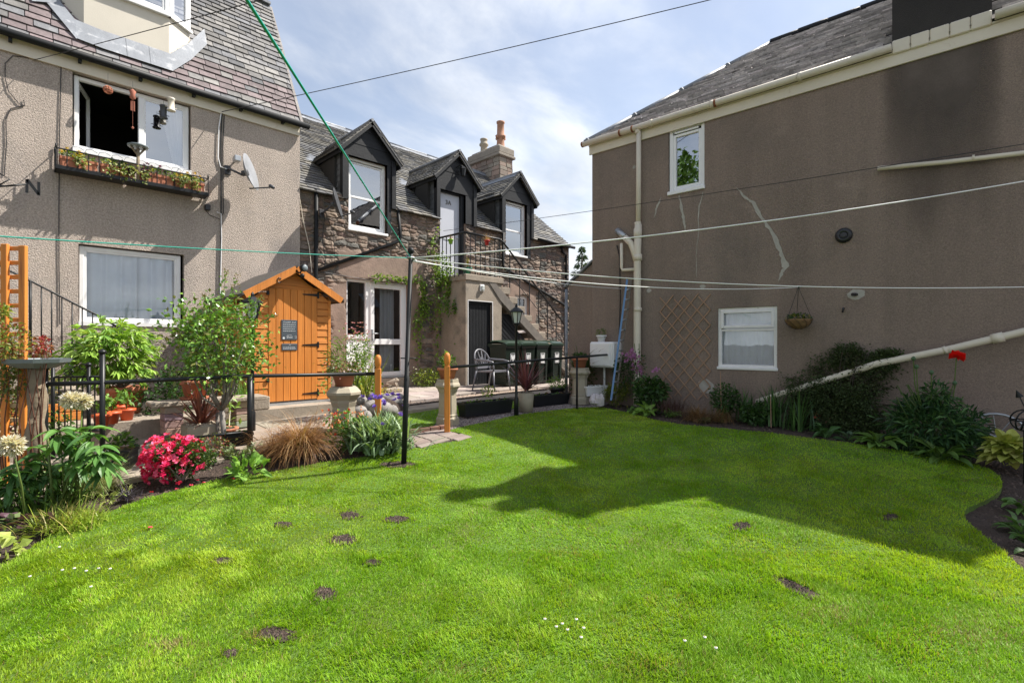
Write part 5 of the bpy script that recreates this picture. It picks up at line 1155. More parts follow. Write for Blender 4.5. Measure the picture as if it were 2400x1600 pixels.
# ================================================================= RAILS, POSTS, POLE, LINES
def post_orange(px, pyb, pyt, label):
    b = G(px, pyb); Y = (b.x+b.y)/R2; top = D(px, pyt, Y); t = thing('timber_post', label, 'post', b, 'orange gate posts'); w_ = .036
    mb = MB(); mb.fr = Fr(b, c2w(1, .15), c2w(-.15, 1)); h = top.z-b.z; mb.bev(-w_, w_, -w_, w_, 0, h-.17, .006); mb.build('shaft', M['orange'], t)
    mb = MB(); mb.lathe([(.034, -.17), (.026, -.155), (.036, -.14), (.040, -.10), (.040, -.05), (.032, -.02), (.012, 0)], Vector((b.x, b.y, top.z)), 14); mb.build('finial', M['orange'], t); return b, top
pl_b, pl_t = post_orange(886, 1020, 831, 'orange timber gate post behind the purple flowers at the end of the left rail')
pr_b, pr_t = post_orange(1048, 1013, 826, 'orange timber gate post beside the black troughs at the end of the right rail')
Yl = (pl_b.x+pl_b.y)/R2; Yr = (pr_b.x+pr_b.y)/R2
lr = thing('garden_rail', 'low black tube rail on the left, ending at the orange post by the flowers', 'railing', G(586, 1030))
Ya = 5.6; P0 = D(884, 875.5, Yl); P1 = D(586, 881, Ya); P2 = D(240, 896, 4.85); P3 = D(107, 900, 4.62)
mb = MB(); mb.tube([P0, P1, P2, P3], .021, 10); mb.build('top_rail', M['iron'], lr)
for p, rr in ((P1, .030), (P2, .028)):
    mb = MB(); q_ = Vector((p.x, p.y, zg(p.x, p.y)-.05)); extra = .28 if p is P2 else .0; mb.tube([q_, p+Vector((0, 0, extra))], rr if p is P1 else .024, 10)
    if extra: mb.lathe([(.026, 0), (.036, .01), (.03, .025), (.008, .045)], p+Vector((0, 0, extra)), 12)
    mb.build('post', M['iron'], lr)
mb = MB(); p = Vector((P1.x, P1.y, P1.z-.62)); mb.tube([p, p.lerp(Vector((P2.x, P2.y, P2.z-.62)), .45)], .014, 6); mb.build('lower_rail', M['iron'], lr)
rr_ = thing('garden_rail', 'long black tube rail on the right, from orange post to brown wall', 'railing', G(1352, 955))
Q0 = D(1050, 861, Yr); Qw = FRT.P(rpx(1447, 830)[0], .0, rpx(1447, 829)[1]); mb = MB(); mb.tube([Q0, Qw], .019, 10); mb.build('top_rail', M['iron'], rr_)
pb = G(1352, 955); Yb = (pb.x+pb.y)/R2; mb = MB(); fr_ = (1352-1050)/(1447-1050)
# the post meets the rail where the rail passes above it
best = min((abs(((Q0.lerp(Qw, k/200).x-Q0.lerp(Qw, k/200).y)/R2)/((Q0.lerp(Qw, k/200).x+Q0.lerp(Qw, k/200).y)/R2)-152/1176), k) for k in range(201))[1]
pt_ = Q0.lerp(Qw, best/200); mb.tube([Vector((pt_.x, pt_.y, zg(pt_.x, pt_.y)-.05)), pt_], .017, 10); mb.build('post', M['iron'], rr_)
# clothes pole
cb0 = G(946, 1087); Yc = (cb0.x+cb0.y)/R2; ct = D(963, 592, Yc-.05)
cp = thing('clothes_pole', 'tall black clothes pole standing in a ring of bare earth on the lawn', 'pole', cb0); mb = MB(); mb.tube([cb0-Vector((0, 0, .05)), cb0.lerp(ct, .42), cb0.lerp(ct, .421), ct], [.029, .028, .025, .022], 12); mb.build('shaft', M['black'], cp)
mb = MB(); mb.lathe([(.012, -.02), (.03, 0), (.034, .02), (.028, .042), (.01, .055)], ct, 14); mb.build('ball_cap', M['black'], cp)
mb = MB(); pm_ = cb0.lerp(ct, .503); mb.tube([pm_-c2w(.07, 0), pm_+c2w(.11, 0)], .006, 6); mb.build('cleat', M['iron'], cp)
mb = MB(); hk = cb0.lerp(ct, .975); mb.tube([hk+c2w(.04*math.cos(a), .04*math.sin(a), .0) for a in np.arange(0, 6.6, .5)], .008, 5); 
for k in range(5): mb.tube([hk+c2w(-.05, 0, .01*k), hk+c2w(.05, .02*k, -.008*k)], .006, 5)
mb.build('hook', M['galv'], cp)
def sagline(mb, a, b, sag, r, n=24): mb.tube([a.lerp(b, k/n)-Vector((0, 0, sag*4*(k/n)*(1-k/n))) for k in range(n+1)], r, 6)
def cline(name, label, cat, a, b, sag, r, mat, group=None): mb = MB(); sagline(mb, a, b, sag, r); return solo(mb, name, M[mat], label, cat, group)
cline('clothes_line', 'teal clothes line rising steeply from the black pole over the viewer', 'clothes line', hk, hk.lerp(D(572, -10, 1.15), 1.6), .0, .0042, 'line_t')
cline('clothes_line', 'teal clothes line running level from the black pole across the harled house', 'clothes line', hk, hk.lerp(D(-160, 522, 2.7), 1.7), .05, .0042, 'line_t')
cline('clothes_line', 'cream clothes line rising from the pole to upper right across the brown wall', 'clothes line', hk, FRT.P(rpx(2856, 341)[0], .03, rpx(2856, 341)[1]), .13, .0062, 'line_w')
cline('clothes_line', 'white clothes line running nearly level across the brown wall above the lower window', 'clothes line', hk, FRT.P(rpx(2856, 655)[0], .03, rpx(2856, 655)[1]), .18, .0045, 'line_w')
hkw = FRT.P(rpx(1880, 673)[0], .04, rpx(1880, 673)[1])
cline('clothes_line', 'sagging white clothes line from the pole to the hook above the hanging basket', 'clothes line', hk-Vector((0, 0, .03)), hkw, .13, .0055, 'line_w')
cline('clothes_line', 'white clothes line from the pole to the wall behind the ladder', 'clothes line', hk-Vector((0, 0, .02)), FRT.P(rpx(1463, 677)[0], .02, rpx(1463, 677)[1]), .05, .005, 'line_w')
cline('overhead_cable', 'black overhead cable crossing the sky from the left roof to the upper right', 'cable', FH.P(fpx(520, 262, 13.6)[0], .1, fpx(520, 262, 13.6)[1]), FH.P(fpx(520, 262, 13.6)[0], .1, fpx(520, 262, 13.6)[1]).lerp(D(1700, -22, 6.5), 1.6), .08, .006, 'cable')
cline('overhead_cable', 'thin black cable crossing the grey slates of the left roof', 'cable', FH.P(fpx(80, 140, 13.7)[0], .02, fpx(80, 140, 13.7)[1]), FH.P(fpx(80, 140, 13.7)[0], .02, fpx(80, 140, 13.7)[1]).lerp(D(640, -12, 4.8), 1.6), .02, .005, 'cable')
cline('overhead_cable', 'thin dark cable from the upper door across the brown house wall', 'cable', FC.P(fpx(1027, 538, 12.9)[0], .9, fpx(1027, 538, 12.6)[1]), FRT.P(rpx(2700, 290)[0], .02, rpx(2700, 290)[1]), .05, .0045, 'cable')
# lamp posts
def lamp(base, top, w_, label):
    t = thing('lamp_post', label, 'lamp', base, None); h = top.z-base.z; B_ = Vector(base); mb = MB(); s = w_/.19
    mb.lathe([(.035, -.03), (.035, .25), (.022, .28), (.018, h-.30*s), (.03*s, h-.29*s), (.035*s, h-.26*s)], B_, 12); mb.build('post', M['iron'], t)
    mb = MB(); z0 = h-.26*s
    for k in range(6):
        a = k*math.pi/3; mb.bar(B_+Vector((.05*s*math.cos(a), .05*s*math.sin(a), z0)), B_+Vector((.085*s*math.cos(a), .085*s*math.sin(a), z0+.17*s)), .010*s)
    mb.lathe([(.05*s, z0-.01), (.055*s, z0), (.05*s, z0+.01)], B_, 6, ang=-math.pi/6); mb.lathe([(.115*s, z0+.17*s), (.112*s, z0+.185*s), (.05*s, z0+.235*s), (.02*s, z0+.25*s), (.02*s, z0+.275*s), (.004, z0+.30*s)], B_, 6, ang=-math.pi/6); mb.build('lantern_frame', M['iron'], t)
    mb = MB(); mb.lathe([(.044*s, z0+.01), (.078*s, z0+.17*s)], B_, 6, ang=-math.pi/6, close=False); mb.build('lantern_glass', M['frost'], t)
b = G(1210, 973); lamp(b, D(1226, 718, (b.x+b.y)/R2), .19, 'black lamp post with six sided lantern between the two black troughs')
b = G(592, 1012); lamp(b, D(590, 692, (b.x+b.y)/R2), .215, 'black lantern on a post behind the rose tree in front of the shed')
# ================================================================= POTS, PLANTERS, FURNITURE (middle)
def at(o, u, z): return o
def chimpot(base, H, R, label, sides=8):
    t = thing('chimney_pot_planter', label, 'planter', base, 'old buff chimney pots used as plant stands'); B_ = Vector(base); mb = MB()
    mb.lathe([(R*1.0, -.03), (R*1.0, .10*H), (R*.98, .14*H), (R*.86, .17*H), (R*.88, .21*H), (R*.80, .23*H), (R*.76, .66*H), (R*.78, .70*H), (R*.86, .74*H), (R*.90, .78*H), (R*1.12, .84*H), (R*1.10, .88*H), (R*.98, .93*H), (R*.95, 1.0*H), (R*.8, 1.0*H), (R*.78, .9*H)], B_, sides, ang=math.radians(10)); mb.build('shaft', M['claypot'], t); return t
def mixpot(mb, b, r=.14, h=.12, flowers=None, pal=GR, n=160):
    bush(mb, b+Vector((0, 0, h*.45)), (r, r, h*.7), n, .05, .03, pal, shell=.9)
    for i in range(flowers[1] if flowers else 0):
        a = rnd(0, 6.28); flower(mb, b+Vector((r*.9*math.cos(a)*rnd(.2, 1), r*.9*math.sin(a)*rnd(.2, 1), h*rnd(.6, 1.1))), .018, 5, flowers[0])
bA = G(1049, 993); chimpot(bA, .62, .165, 'buff chimney pot planter beside the right orange gate post')
potted('potted_plant', 'terracotta pot of small leafy plants on the buff chimney pot by the gate', 'potted plant', bA+Vector((0, 0, .62)), .135, .15, 'terra', plantf=lambda mb, b: (mixpot(mb, b, .13, .16, ((.6, .25, .3), 4)), bush(mb, b+Vector((-.02, 0, .1)), (.05, .05, .12), 40, .06, .035, [(.2, .3, .04)])))
bB = D(1359, 942, 8.75); chimpot(bB, .60, .165, 'buff chimney pot planter near the corner of the brown house')
potted('potted_plant', 'terracotta pot on the buff chimney pot near the white meter cabinet', 'potted plant', bB+Vector((0, 0, .60)), .135, .17, 'terra', plantf=lambda mb, b: mixpot(mb, b, .12, .08, None, DG))
def trough(a, b, dep, h, mat, label, plantf, cat='planter'):
    a, b = Vector(a), Vector(b); zb_ = min(a.z, b.z); t = thing('plant_trough', label, cat, (a+b)/2, 'black plastic troughs on the gravel' if mat == 'plastic_bk' else None)
    ex = (b-a); ex.z = 0; L = ex.length; ex.normalize(); ey = Vector((-ex.y, ex.x, 0)); f = Fr(Vector((a.x, a.y, zb_)), ex, ey); mb = MB(f)
    tp = .03; mb.add([(tp, tp*.6, 0), (L-tp, tp*.6, 0), (L-tp, dep-tp*.6, 0), (tp, dep-tp*.6, 0), (0, 0, h), (L, 0, h), (L, dep, h), (0, dep, h), (.02, .02, h), (L-.02, .02, h), (L-.02, dep-.02, h), (.02, dep-.02, h), (.02, .02, h-.05), (L-.02, .02, h-.05), (L-.02, dep-.02, h-.05), (.02, dep-.02, h-.05)],
        [(3, 2, 1, 0), (0, 1, 5, 4), (1, 2, 6, 5), (2, 3, 7, 6), (3, 0, 4, 7), (4, 5, 9, 8), (5, 6, 10, 9), (6, 7, 11, 10), (7, 4, 8, 11), (8, 9, 13, 12), (9, 10, 14, 13), (10, 11, 15, 14), (11, 8, 12, 15)])
    mb.box(-.01, L+.01, -.012, 0, h-.03, h+.003); mb.box(-.01, L+.01, dep, dep+.012, h-.03, h+.003); mb.box(-.012, 0, -.0, dep, h-.03, h+.003); mb.box(L, L+.012, 0, dep, h-.03, h+.003); mb.build('box', M[mat], t)
    mb = MB(f); mb.quad((.02, .02, h-.045), (L-.02, .02, h-.045), (L-.02, dep-.02, h-.045), (.02, dep-.02, h-.045)); mb.build('compost', M['soil'], t)
    mb = MB()
    for i in range(int(L/.11)): plantf(mb, f.P(.06+i*.11+rnd(-.02, .02), dep*rnd(.3, .7), h-.04), i)
    mb.build('foliage', M['leaf'], t); return t
def seedling(mb, p, i):
    P = np3(p)+RNG.normal(size=(12, 3))*.02; P[:, 2] = p.z+RNG.uniform(0, .05, 12); leaves(mb, P, RNG.normal(size=(12, 3))+np.array([0, 0, .6]), .045*RNG.uniform(.6, 1.2, 12), .032, pcol(GR if i % 3 else [(.14, .10, .06), (.1, .14, .04)], 12))
    if i % 2: flower(mb, p+Vector((rnd(-.03, .03), rnd(-.03, .03), .06)), .015, 5, random.choice([(.35, .05, .12), (.25, .1, .3)]))
a = D(1090, 978, 7.25); b = D(1203, 965, 7.86); trough(a, b, .20, .20, 'plastic_bk', 'left black plastic trough of seedlings, nearest the orange gate post', seedling)
a = D(1252, 953, 8.35); b = D(1336, 946, 8.85); trough(a, b, .20, .19, 'plastic_bk', 'right black plastic trough of seedlings, between cordyline pot and chimney pot', seedling)
def cordy(mb, b, L, n, pal):
    R = np3(b)+RNG.normal(size=(n, 3))*.012; az = RNG.uniform(0, 6.28, n); lean = RNG.uniform(0, 1.35, n); blades(mb, R, az, L*RNG.uniform(.6, 1.1, n), .028*RNG.uniform(.7, 1.1, n), np.minimum(lean, 1.45), RNG.uniform(.05, .45, n), pcol(pal, n, .3), 5)
RED = [(.16, .05, .045), (.11, .035, .035), (.22, .085, .07), (.08, .03, .03)]
b = G(1233, 964); t = thing('cordyline', 'dark red spiky cordyline in a buff round pot between the two black troughs', 'potted plant', b); mb = MB(); mb.lathe([(.105, 0), (.125, .30), (.105, .30), (.10, .27)], b, 20); mb.build('pot', M['claypot'], t)
mb = MB(); mb.tube([b+Vector((0, 0, .26)), b+Vector((0, 0, .36))], .02, 8); mb.build('stem', M['bark'], t); mb = MB(); cordy(mb, b+Vector((0, 0, .35)), .62, 120, [(.22, .07, .085), (.28, .10, .11), (.13, .045, .055)]); mb.build('foliage', M['glossy'], t)
# wheelie bins
def make_bin(u):
    o = FC.P(u, F-7.95, -.97); t = thing('wheelie_bin', '', 'bin', o, 'green wheelie bins in a row'); f = Fr(o, (1, 0, 0), (0, 1, 0)); mb = MB(f)
    def ring(w0, d0, z): return [(-w0, 0+.03*(1-z/.95), z), (w0, .03*(1-z/.95), z), (w0, d0, z), (-w0, d0, z)]
    L0, L1, L2 = ring(.185, .46, .04), ring(.215, .54, .88), ring(.228, .57, .90); L3 = ring(.228, .57, .96)
    mb.add(L0+L1+L2+L3, [(3, 2, 1, 0)]+[(k*4+i, k*4+(i+1) % 4, k*4+4+(i+1) % 4, k*4+4+i) for k in range(3) for i in range(4)])
    for x in (-.13, .13): mb.bev(x-.03, x+.03, -.006, .03, .1, .58, .006)
    mb.bev(-.23, .23, -.02, .01, .88, .955, .01); mb.build('body', M['bin'], t)
    mb = MB(f); vs = []; 
    for i, (y, z) in enumerate([(-.035, .955), (-.03, .985), (.04, 1.02), (.28, 1.05), (.5, 1.04), (.58, 1.0), (.58, .965)]): vs += [(-.236, y, z-.03), (-.17, y, z), (.17, y, z), (.236, y, z-.03)]
    mb.add(vs, [(i*4+j, i*4+j+1, i*4+5+j, i*4+4+j) for i in range(6) for j in range(3)]+[(0, 1, 2, 3)]); mb.box(-.236, .236, -.035, .58, .945, .96); mb.tube([(-.2, .60, .93), (.2, .60, .93)], .016, 8); mb.build('lid', M['binlid'], t)
    for s in (-1, 1): mb = MB(f); mb.lathe([(.05, -.025), (.1, -.025), (.1, .025), (.05, .025)], f.P(s*.2, .5, .10), 18, axis=(1, 0, 0)); mb.build('wheel', M['plastic_bk'], t)
    mb = MB(f); y = .004-.0; yy = -.004
    for (a0, a1, z0, z1) in ((-.075, .075, .745, .752), (-.075, .075, .50, .507), (-.075, -.068, .50, .75), (.068, .075, .50, .75)): mb.box(a0, a1, yy, yy+.012, z0, z1)
    mb.box(-.05, .05, yy, yy+.013, .515, .56)
    # spread eagle style crest: body, two wings, tail
    mb.prism([(-.012, .60), (.012, .60), (.016, .66), (.008, .70), (-.008, .70), (-.016, .66)], yy-.001, yy+.012); mb.lathe([(.012, 0), (.012, .012)], f.P(0, yy+.011, .712), 8, axis=(0, -1, 0))
    for s in (-1, 1): mb.prism([(s*.014, .66), (s*.03, .70), (s*.055, .73), (s*.058, .67), (s*.045, .62), (s*.03, .60), (s*.02, .63)], yy-.001, yy+.012)
    mb.prism([(-.02, .575), (.02, .575), (.008, .60), (-.008, .60)], yy-.001, yy+.012); mb.build('label', M['white'], t); return t
b0 = make_bin(7.98)
def copy_tree(root, loc, rz=0):
    r = root.copy(); COL.objects.link(r); r.location = loc; r.rotation_euler = (0, 0, rz); ORG[r] = Vector(loc)
    for ch in root.children:
        c = ch.copy(); COL.objects.link(c); c.parent = r
        for g_ in ch.children: d = g_.copy(); COL.objects.link(d); d.parent = c
    return r
labs = ['green wheelie bin nearest the black cellar door, behind the lamp post', 'second green wheelie bin from the cellar door', 'third green wheelie bin from the cellar door', 'green wheelie bin at the far end, nearest the brown lean-to']
for i, u in enumerate((7.98, 8.50, 9.01, 9.52)):
    o = b0 if i == 0 else copy_tree(b0, FC.P(u, F-7.95+rnd(-.02, .02), -.97), rnd(-.05, .05)); o['label'] = labs[i]
# garden chair
def chair():
    o = D(1152, 908, 10.4); o.z = PZ+.003; t = thing('garden_chair', 'grey plastic garden armchair with fan back in front of the cellar door', 'chair', o); f = Fr(o, c2w(.80, -.60), c2w(.60, .80)); h = .42
    mb = MB(f); mb.smooth = False
    mb.add([(-.21, -.22, h-.02), (.24, -.24, h), (.24, .24, h), (-.21, .22, h-.02), (-.21, -.22, h-.045), (.24, -.24, h-.04), (.24, .24, h-.04), (-.21, .22, h-.045)], [(0, 1, 2, 3), (7, 6, 5, 4), (0, 4, 5, 1), (1, 5, 6, 2), (2, 6, 7, 3), (3, 7, 4, 0)]); mb.build('seat', M['grey_pl'], t)
    mb = MB(f); outl = [(-.21, -.22, h-.02)]; P_ = []
    for k in range(13): a = math.pi*k/12; P_.append((-.24-.10*math.sin(a)*1.0, -.235*math.cos(a), h+.18+.24*math.sin(a)))
    mb.tube([(-.21, -.22, h-.02)]+P_+[(-.21, .22, h-.02)], .018, 6)
    for k in range(1, 12, 1): p = P_[k]; mb.bar((-.225, p[1]*.35, h+.06), p, .022, .008, up=(0, 0, 1)) if k % 2 else None
    mb.bar((-.215, -.2, h+.05), (-.215, .2, h+.05), .02, .05); mb.lathe([(.05, 0), (.05, .012)], f.P(-.27, 0, h+.22), 12, axis=f.ex); mb.build('backrest', M['grey_pl'], t)
    for s in (-1, 1): mb = MB(f); mb.tube([(-.26, s*.235, h+.22), (-.15, s*.26, h+.21), (.1, s*.27, h+.20), (.24, s*.26, h+.17), (.26, s*.25, h+.05), (.24, s*.24, h-.03)], .020, 6); mb.build('armrest', M['grey_pl'], t)
    for x, s in ((.24, -1), (.24, 1), (-.21, -1), (-.21, 1)): mb = MB(f); mb.tube([(x, s*.235, h-.02), (x+(.05 if x > 0 else -.09), s*.26, 0)], [.024, .015], 6); mb.build('leg', M['grey_pl'], t)
chair()
# pots on the landing and its rail
b = FC.P(S0+.16, LB-.14, LZ); potted('potted_plant', 'green plastic pot with small yellow shrub standing on the landing', 'potted plant', b, .11, .17, 'green_pl', plantf=lambda mb, b: (spray(mb, b-Vector((0, 0, .03)), .30, .06, 5, [(.42, .40, .03), (.25, .3, .03)], .035, .02, 16)), saucer=False)
b = FC.P(S0-.02, .42, RT-.20); potted('hanging_pot', 'lime green pot of dried grass hung on the landing rail', 'potted plant', b, .06, .11, 'lime_pl', plantf=lambda mb, b: tuft(mb, b, 60, .17, .004, [(.42, .24, .14), (.5, .3, .2)], (0, 1.2), (.2, 1.5), .02))
b = FC.P(8.0, LB+.04, RT-.22); potted('hanging_pot', 'red pot of dry straw coloured grass hung on the landing rail', 'potted plant', b, .06, .12, 'red_pl', plantf=lambda mb, b: tuft(mb, b, 90, .26, .004, [(.45, .26, .13), (.5, .33, .2)], (0, 1.3), (.4, 2), .03))
# satellite dishes
def dish(label, p, ax, R, root, mat, arm, parent=None):
    t = thing('satellite_dish', label, 'satellite dish', root); ax = Vector(ax).normalized(); mb = MB(); mb.lathe([(.001, -.05*R/.3), (R*.5, -.035*R/.3), (R*.95, .02), (R, .03), (R*.99, .034), (R*.5, -.02*R/.3), (.001, -.035*R/.3)], p, 28, axis=ax, close=False); mb.build('reflector', M[mat], t)
    mb = MB(); mb.tube([root, root+Vector((0, -.10, .0)), p-ax*.12+Vector((0, 0, -.02)), p-ax*.03], .02, 8); mb.bev(root.x-.05, root.x+.05, root.y-.02, root.y, root.z-.08, root.z+.08, .005); mb.lathe([(.05, -.12), (.05, -.02)], p, 10, axis=ax); mb.build('bracket', M['dish_dk'], t)
    mb = MB(); e = p+Vector(arm); mb.tube([p-Vector((0, 0, R*.9)), e], .012, 6); mb.lathe([(.02, -.03), (.03, 0), (.03, .06), (.02, .07)], e, 10, axis=(p-e)); mb.build('receiver_arm', M['dish_dk'], t)
ax1 = c2w(.96, .16, .25); p1 = FH.P(fpx(583, 405, 13.2)[0], .42, fpx(583, 405, 13.2)[1]); r1 = FH.P(fpx(533, 399, 13.75)[0], .0, fpx(533, 399, 13.75)[1])
dish('grey satellite dish on the harled house beside the flower basket', p1, ax1, .31, r1, 'dish', tuple(c2w(.42, -.04, -.27)))
p2 = FC.P(fpx(789, 478, 13.4)[0], .36, fpx(789, 478, 13.4)[1]); r2 = FC.P(fpx(752, 501, 13.9)[0], .03, fpx(752, 501, 13.9)[1])
dish('dark satellite dish on the stone cottage beside the first dormer window', p2, ax1, .31, r2, 'dish_dk', tuple(c2w(.34, -.04, -.18)))
mb = MB(FH); a, z = fpx(557, 371, 13.5); mb.bev(a-.05, a+.05, .06, .2, z-.05, z+.05, .01); mb.bar((a, .0, z-.02), (a, .1, z), .02); solo(mb, 'junction_box', M['galv'], 'small grey box standing off the wall just above the grey dish', 'box')
# window basket and its troughs
wb = thing('window_basket', 'black iron window basket with scrolls under the open upper window', 'window basket', FH.P(1.4, .15, 2.47)); mb = MB(FH); B0, B1, bz0, bz1, bb = .45, 2.32, 2.49, 2.73, .28
for z_ in (bz0, bz1): mb.tube([(B0, .01, z_), (B0, bb, z_), (B1, bb, z_), (B1, .01, z_)], .010, 5)
mb.bar((B0, bb, bz0-.02), (B1, bb, bz0-.02), .02, .05); mb.bar((B0, .02, bz0-.02), (B0, bb, bz0-.02), .02, .05); mb.bar((B1, .02, bz0-.02), (B1, bb, bz0-.02), .02, .05); mb.box(B0, B1, .02, bb, bz0-.045, bz0-.035)
for k in range(17): a = B0+(B1-B0)*k/16; mb.tube([(a, bb, bz0), (a, bb, bz1)], .007, 5)
for k in range(3): mb.tube([(B0, .02+k*.09, bz0), (B0, .02+k*.09, bz1)], .007, 5)
for a in (B0, B1): mb.tube([(a, bb, bz1), (a, bb, bz1+.06)], .012, 6); mb.tube([(a, .02, bz1), (a, .02, bz1+.08)], .012, 6)
for c0_ in (1.28, 1.48):
    for s in (-1, 1): mb.tube([(c0_+s*(.02+.05*t/6.0)*math.cos(t), bb+.006, (bz0+bz1)/2+(.02+.05*t/6.0)*math.sin(t)) for t in np.arange(0, 9, .5)], .006, 5)
for k in range(12): a = B0+.15+k*.15; mb.tube([(a, bb-.02, bz1), (a+.03, bb-.04, bz1+.07), (a+.09, bb-.05, bz1+.09), (a+.15, bb-.03, bz1+.05)], .003, 4)
mb.build('frame', M['iron'], wb)
lbt = ['terracotta trough of yellow pansies at the left end of the iron window basket', 'terracotta trough of trailing ivy, second from the left in the window basket', 'terracotta trough of dark pansies, third from the left in the window basket', 'terracotta trough of yellow flowers at the right end of the iron window basket']
for k, (a0, a1) in enumerate(((.50, .90), (.94, 1.34), (1.42, 1.84), (1.87, 2.27))):
    t = thing('window_trough', lbt[k], 'planter', FH.P((a0+a1)/2, .15, bz0-.03), 'terracotta troughs in the window basket'); mb = MB(FH); mb.bev(a0, a1, .06, .25, bz0-.03, bz0+.15, .008); mb.bev(a0-.01, a1+.01, .05, .262, bz0+.11, bz0+.155, .006); mb.build('box', M['terra'], t)
    mb = MB(); P_, d_ = ell(FH.P((a0+a1)/2, .17, bz0+.2), ((a1-a0)*.52, .10, .07), 170, .9); leaves(mb, P_, d_+np.array([0, 0, .3])+RNG.normal(size=(170, 3))*.5, .045, .03, pcol(GR+[(.3, .34, .12)], 170)); 
    for q in range(3 if k in (0, 2) else 6):
        aa = rnd(a0, a1); L_ = rnd(.08, .26); n_ = 26; tt = RNG.uniform(0, 1, n_); Pq = np3(FH.P(aa, .29, bz0+.2))[None]+np.stack([RNG.normal(size=n_)*.025, RNG.normal(size=n_)*.012, -tt*L_], 1); leaves(mb, Pq, RNG.normal(size=(n_, 3))+np.array([0, -.5, -.5]), .045, .035, pcol([(.34, .38, .16), (.45, .45, .22), (.16, .24, .05)], n_))
    fc = [(.62, .42, .02), (.55, .5, .2), (.10, .01, .04), (.60, .36, .02)][k]
    for q in range((16, 4, 10, 14)[k]): flower(mb, FH.P(rnd(a0, a1 if k != 0 else a0+.22), rnd(.14, .29), bz0+rnd(.17, .30)), .032, 5, fc, up=(0, -1, .5), cup=.15)
    mb.build('foliage', M['leaf'], t)
a, z = fpx(323, 395, 13.4); bt = thing('bird_feeder_tray', 'weathered green bird feeder tray on a short post in the window basket', 'bird feeder', FH.P(a, .27, bz0)); mb = MB(FH); mb.tube([(a, .27, bz0), (a, .27, 2.98)], .022, 8); mb.tube([(a-.09, .27, 3.0), (a, .27, 2.86), (a+.09, .27, 3.0)], .018, 6); mb.build('post', M['log'], bt); mb = MB(FH); mb.lathe([(.13, 0), (.14, .025), (.13, .03)], FH.P(a, .27, 2.99), 12); mb.build('tray', M['bluegrey'], bt)
def hang(name, label, x, ys, yt, cat, bf, mat, fr=FH, b=.16):
    a, z = fpx(x, ys, 13.75-b*1.4); a, zt_ = fpx(x, yt, 13.75-b*1.4); t = thing(name, label, cat, fr.P(a, b, z)); mb = MB(fr); mb.tube([(a, b, zt_), (a, b, z)], .0025, 4); mb.build('cord', M['brass'], t); mb = MB(); bf(mb, fr.P(a, b, z)); mb.build('body', M[mat], t)
def ball(mb, p):
    for k in range(5): q_ = Matrix.Rotation(k*.63, 3, 'Z') @ Vector((1, 0, 0)); mb.tube([p+(q_*math.cos(t)+Vector((0, 0, 1))*math.sin(t))*.055 for t in np.arange(0, 6.6, .35)], .006, 5)
    for zz1 in (-.03, 0, .03): r_ = math.sqrt(.055**2-zz1**2); mb.tube([p+Vector((r_*math.cos(t), r_*math.sin(t), zz1)) for t in np.arange(0, 6.6, .4)], .006, 5)
hang('hanging_ball', 'pink brown woven ball hanging in the open upper window', 253, 211, 172, 'ornament', ball, 'terra')
def chime(mb, p): mb.lathe([(.01, .08), (.045, .05), (.03, .0), (.04, -.05), (.005, -.09)], p, 10); [mb.tube([p+Vector((dx, 0, -.1)), p+Vector((dx, 0, -.25))], .007, 5) for dx in (-.02, 0, .02)]; mb.tube([p+Vector((0, 0, -.1)), p+Vector((0, 0, -.5))], .002, 4); mb.lathe([(.005, -.53), (.018, -.51), (.005, -.49)], p, 8)
hang('wind_chime', 'pink and silver wind chime hanging in the middle of the upper window', 311, 222, 190, 'wind chime', chime, 'brickpot')
def feed(mb, p): mb.lathe([(.01, .06), (.05, .05), (.055, .03), (.045, .02), (.045, -.13), (.06, -.14), (.06, -.155), (.02, -.16)], p, 14); mb.tube([p+Vector((-.08, 0, -.10)), p+Vector((.08, 0, -.10))], .005, 5)
hang('bird_feeder', 'dark tube bird feeder hanging before the closed upper pane', 383, 255, 236, 'bird feeder', feed, 'dish_dk')
hang('bird_feeder', 'cream tube bird feeder hanging near the right of the upper window', 401, 238, 228, 'bird feeder', feed, 'cream', b=.22)
# weather vane bracket with the letter N
t = thing('weather_vane', 'black iron wind vane bracket with letter N on the harled wall', 'weather vane', FH.P(-.4, .0, 2.1)); mb = MB(FH); a, z = fpx(10, 436, 13.1); a2, z2 = fpx(62, 432, 13.1)
mb.tube([(a-.5, .45, z-.03), (a, .45, z), (a2, .45, z2)], .012, 6); mb.tube([(a-.1, .0, z+.18), (a-.1, .45, z+.02)], .016, 6); mb.tube([(a-.05, .45, z), (a+.05, .45, z+.10), (a-.05, .45, z+.16), (a-.12, .45, z+.08)], .01, 6); mb.tube([(a-.3, .2, z-.05), (a+.1, .7, z-.02)], .011, 6); mb.build('arm', M['iron'], t)
mb = MB(FH); aN, zN = fpx(63, 420, 13.1); aM, zM = fpx(91, 456, 13.1); mb.bar((aN, .45, zM), (aN, .45, zN), .03, .008, up=(0, 1, 0)); mb.bar((aM, .45, zM-.01), (aM, .45, zN-.01), .03, .008, up=(0, 1, 0)); mb.bar((aN, .45, zN), (aM, .45, zM), .035, .008, up=(0, 1, 0)); mb.build('letter', M['iron'], t)
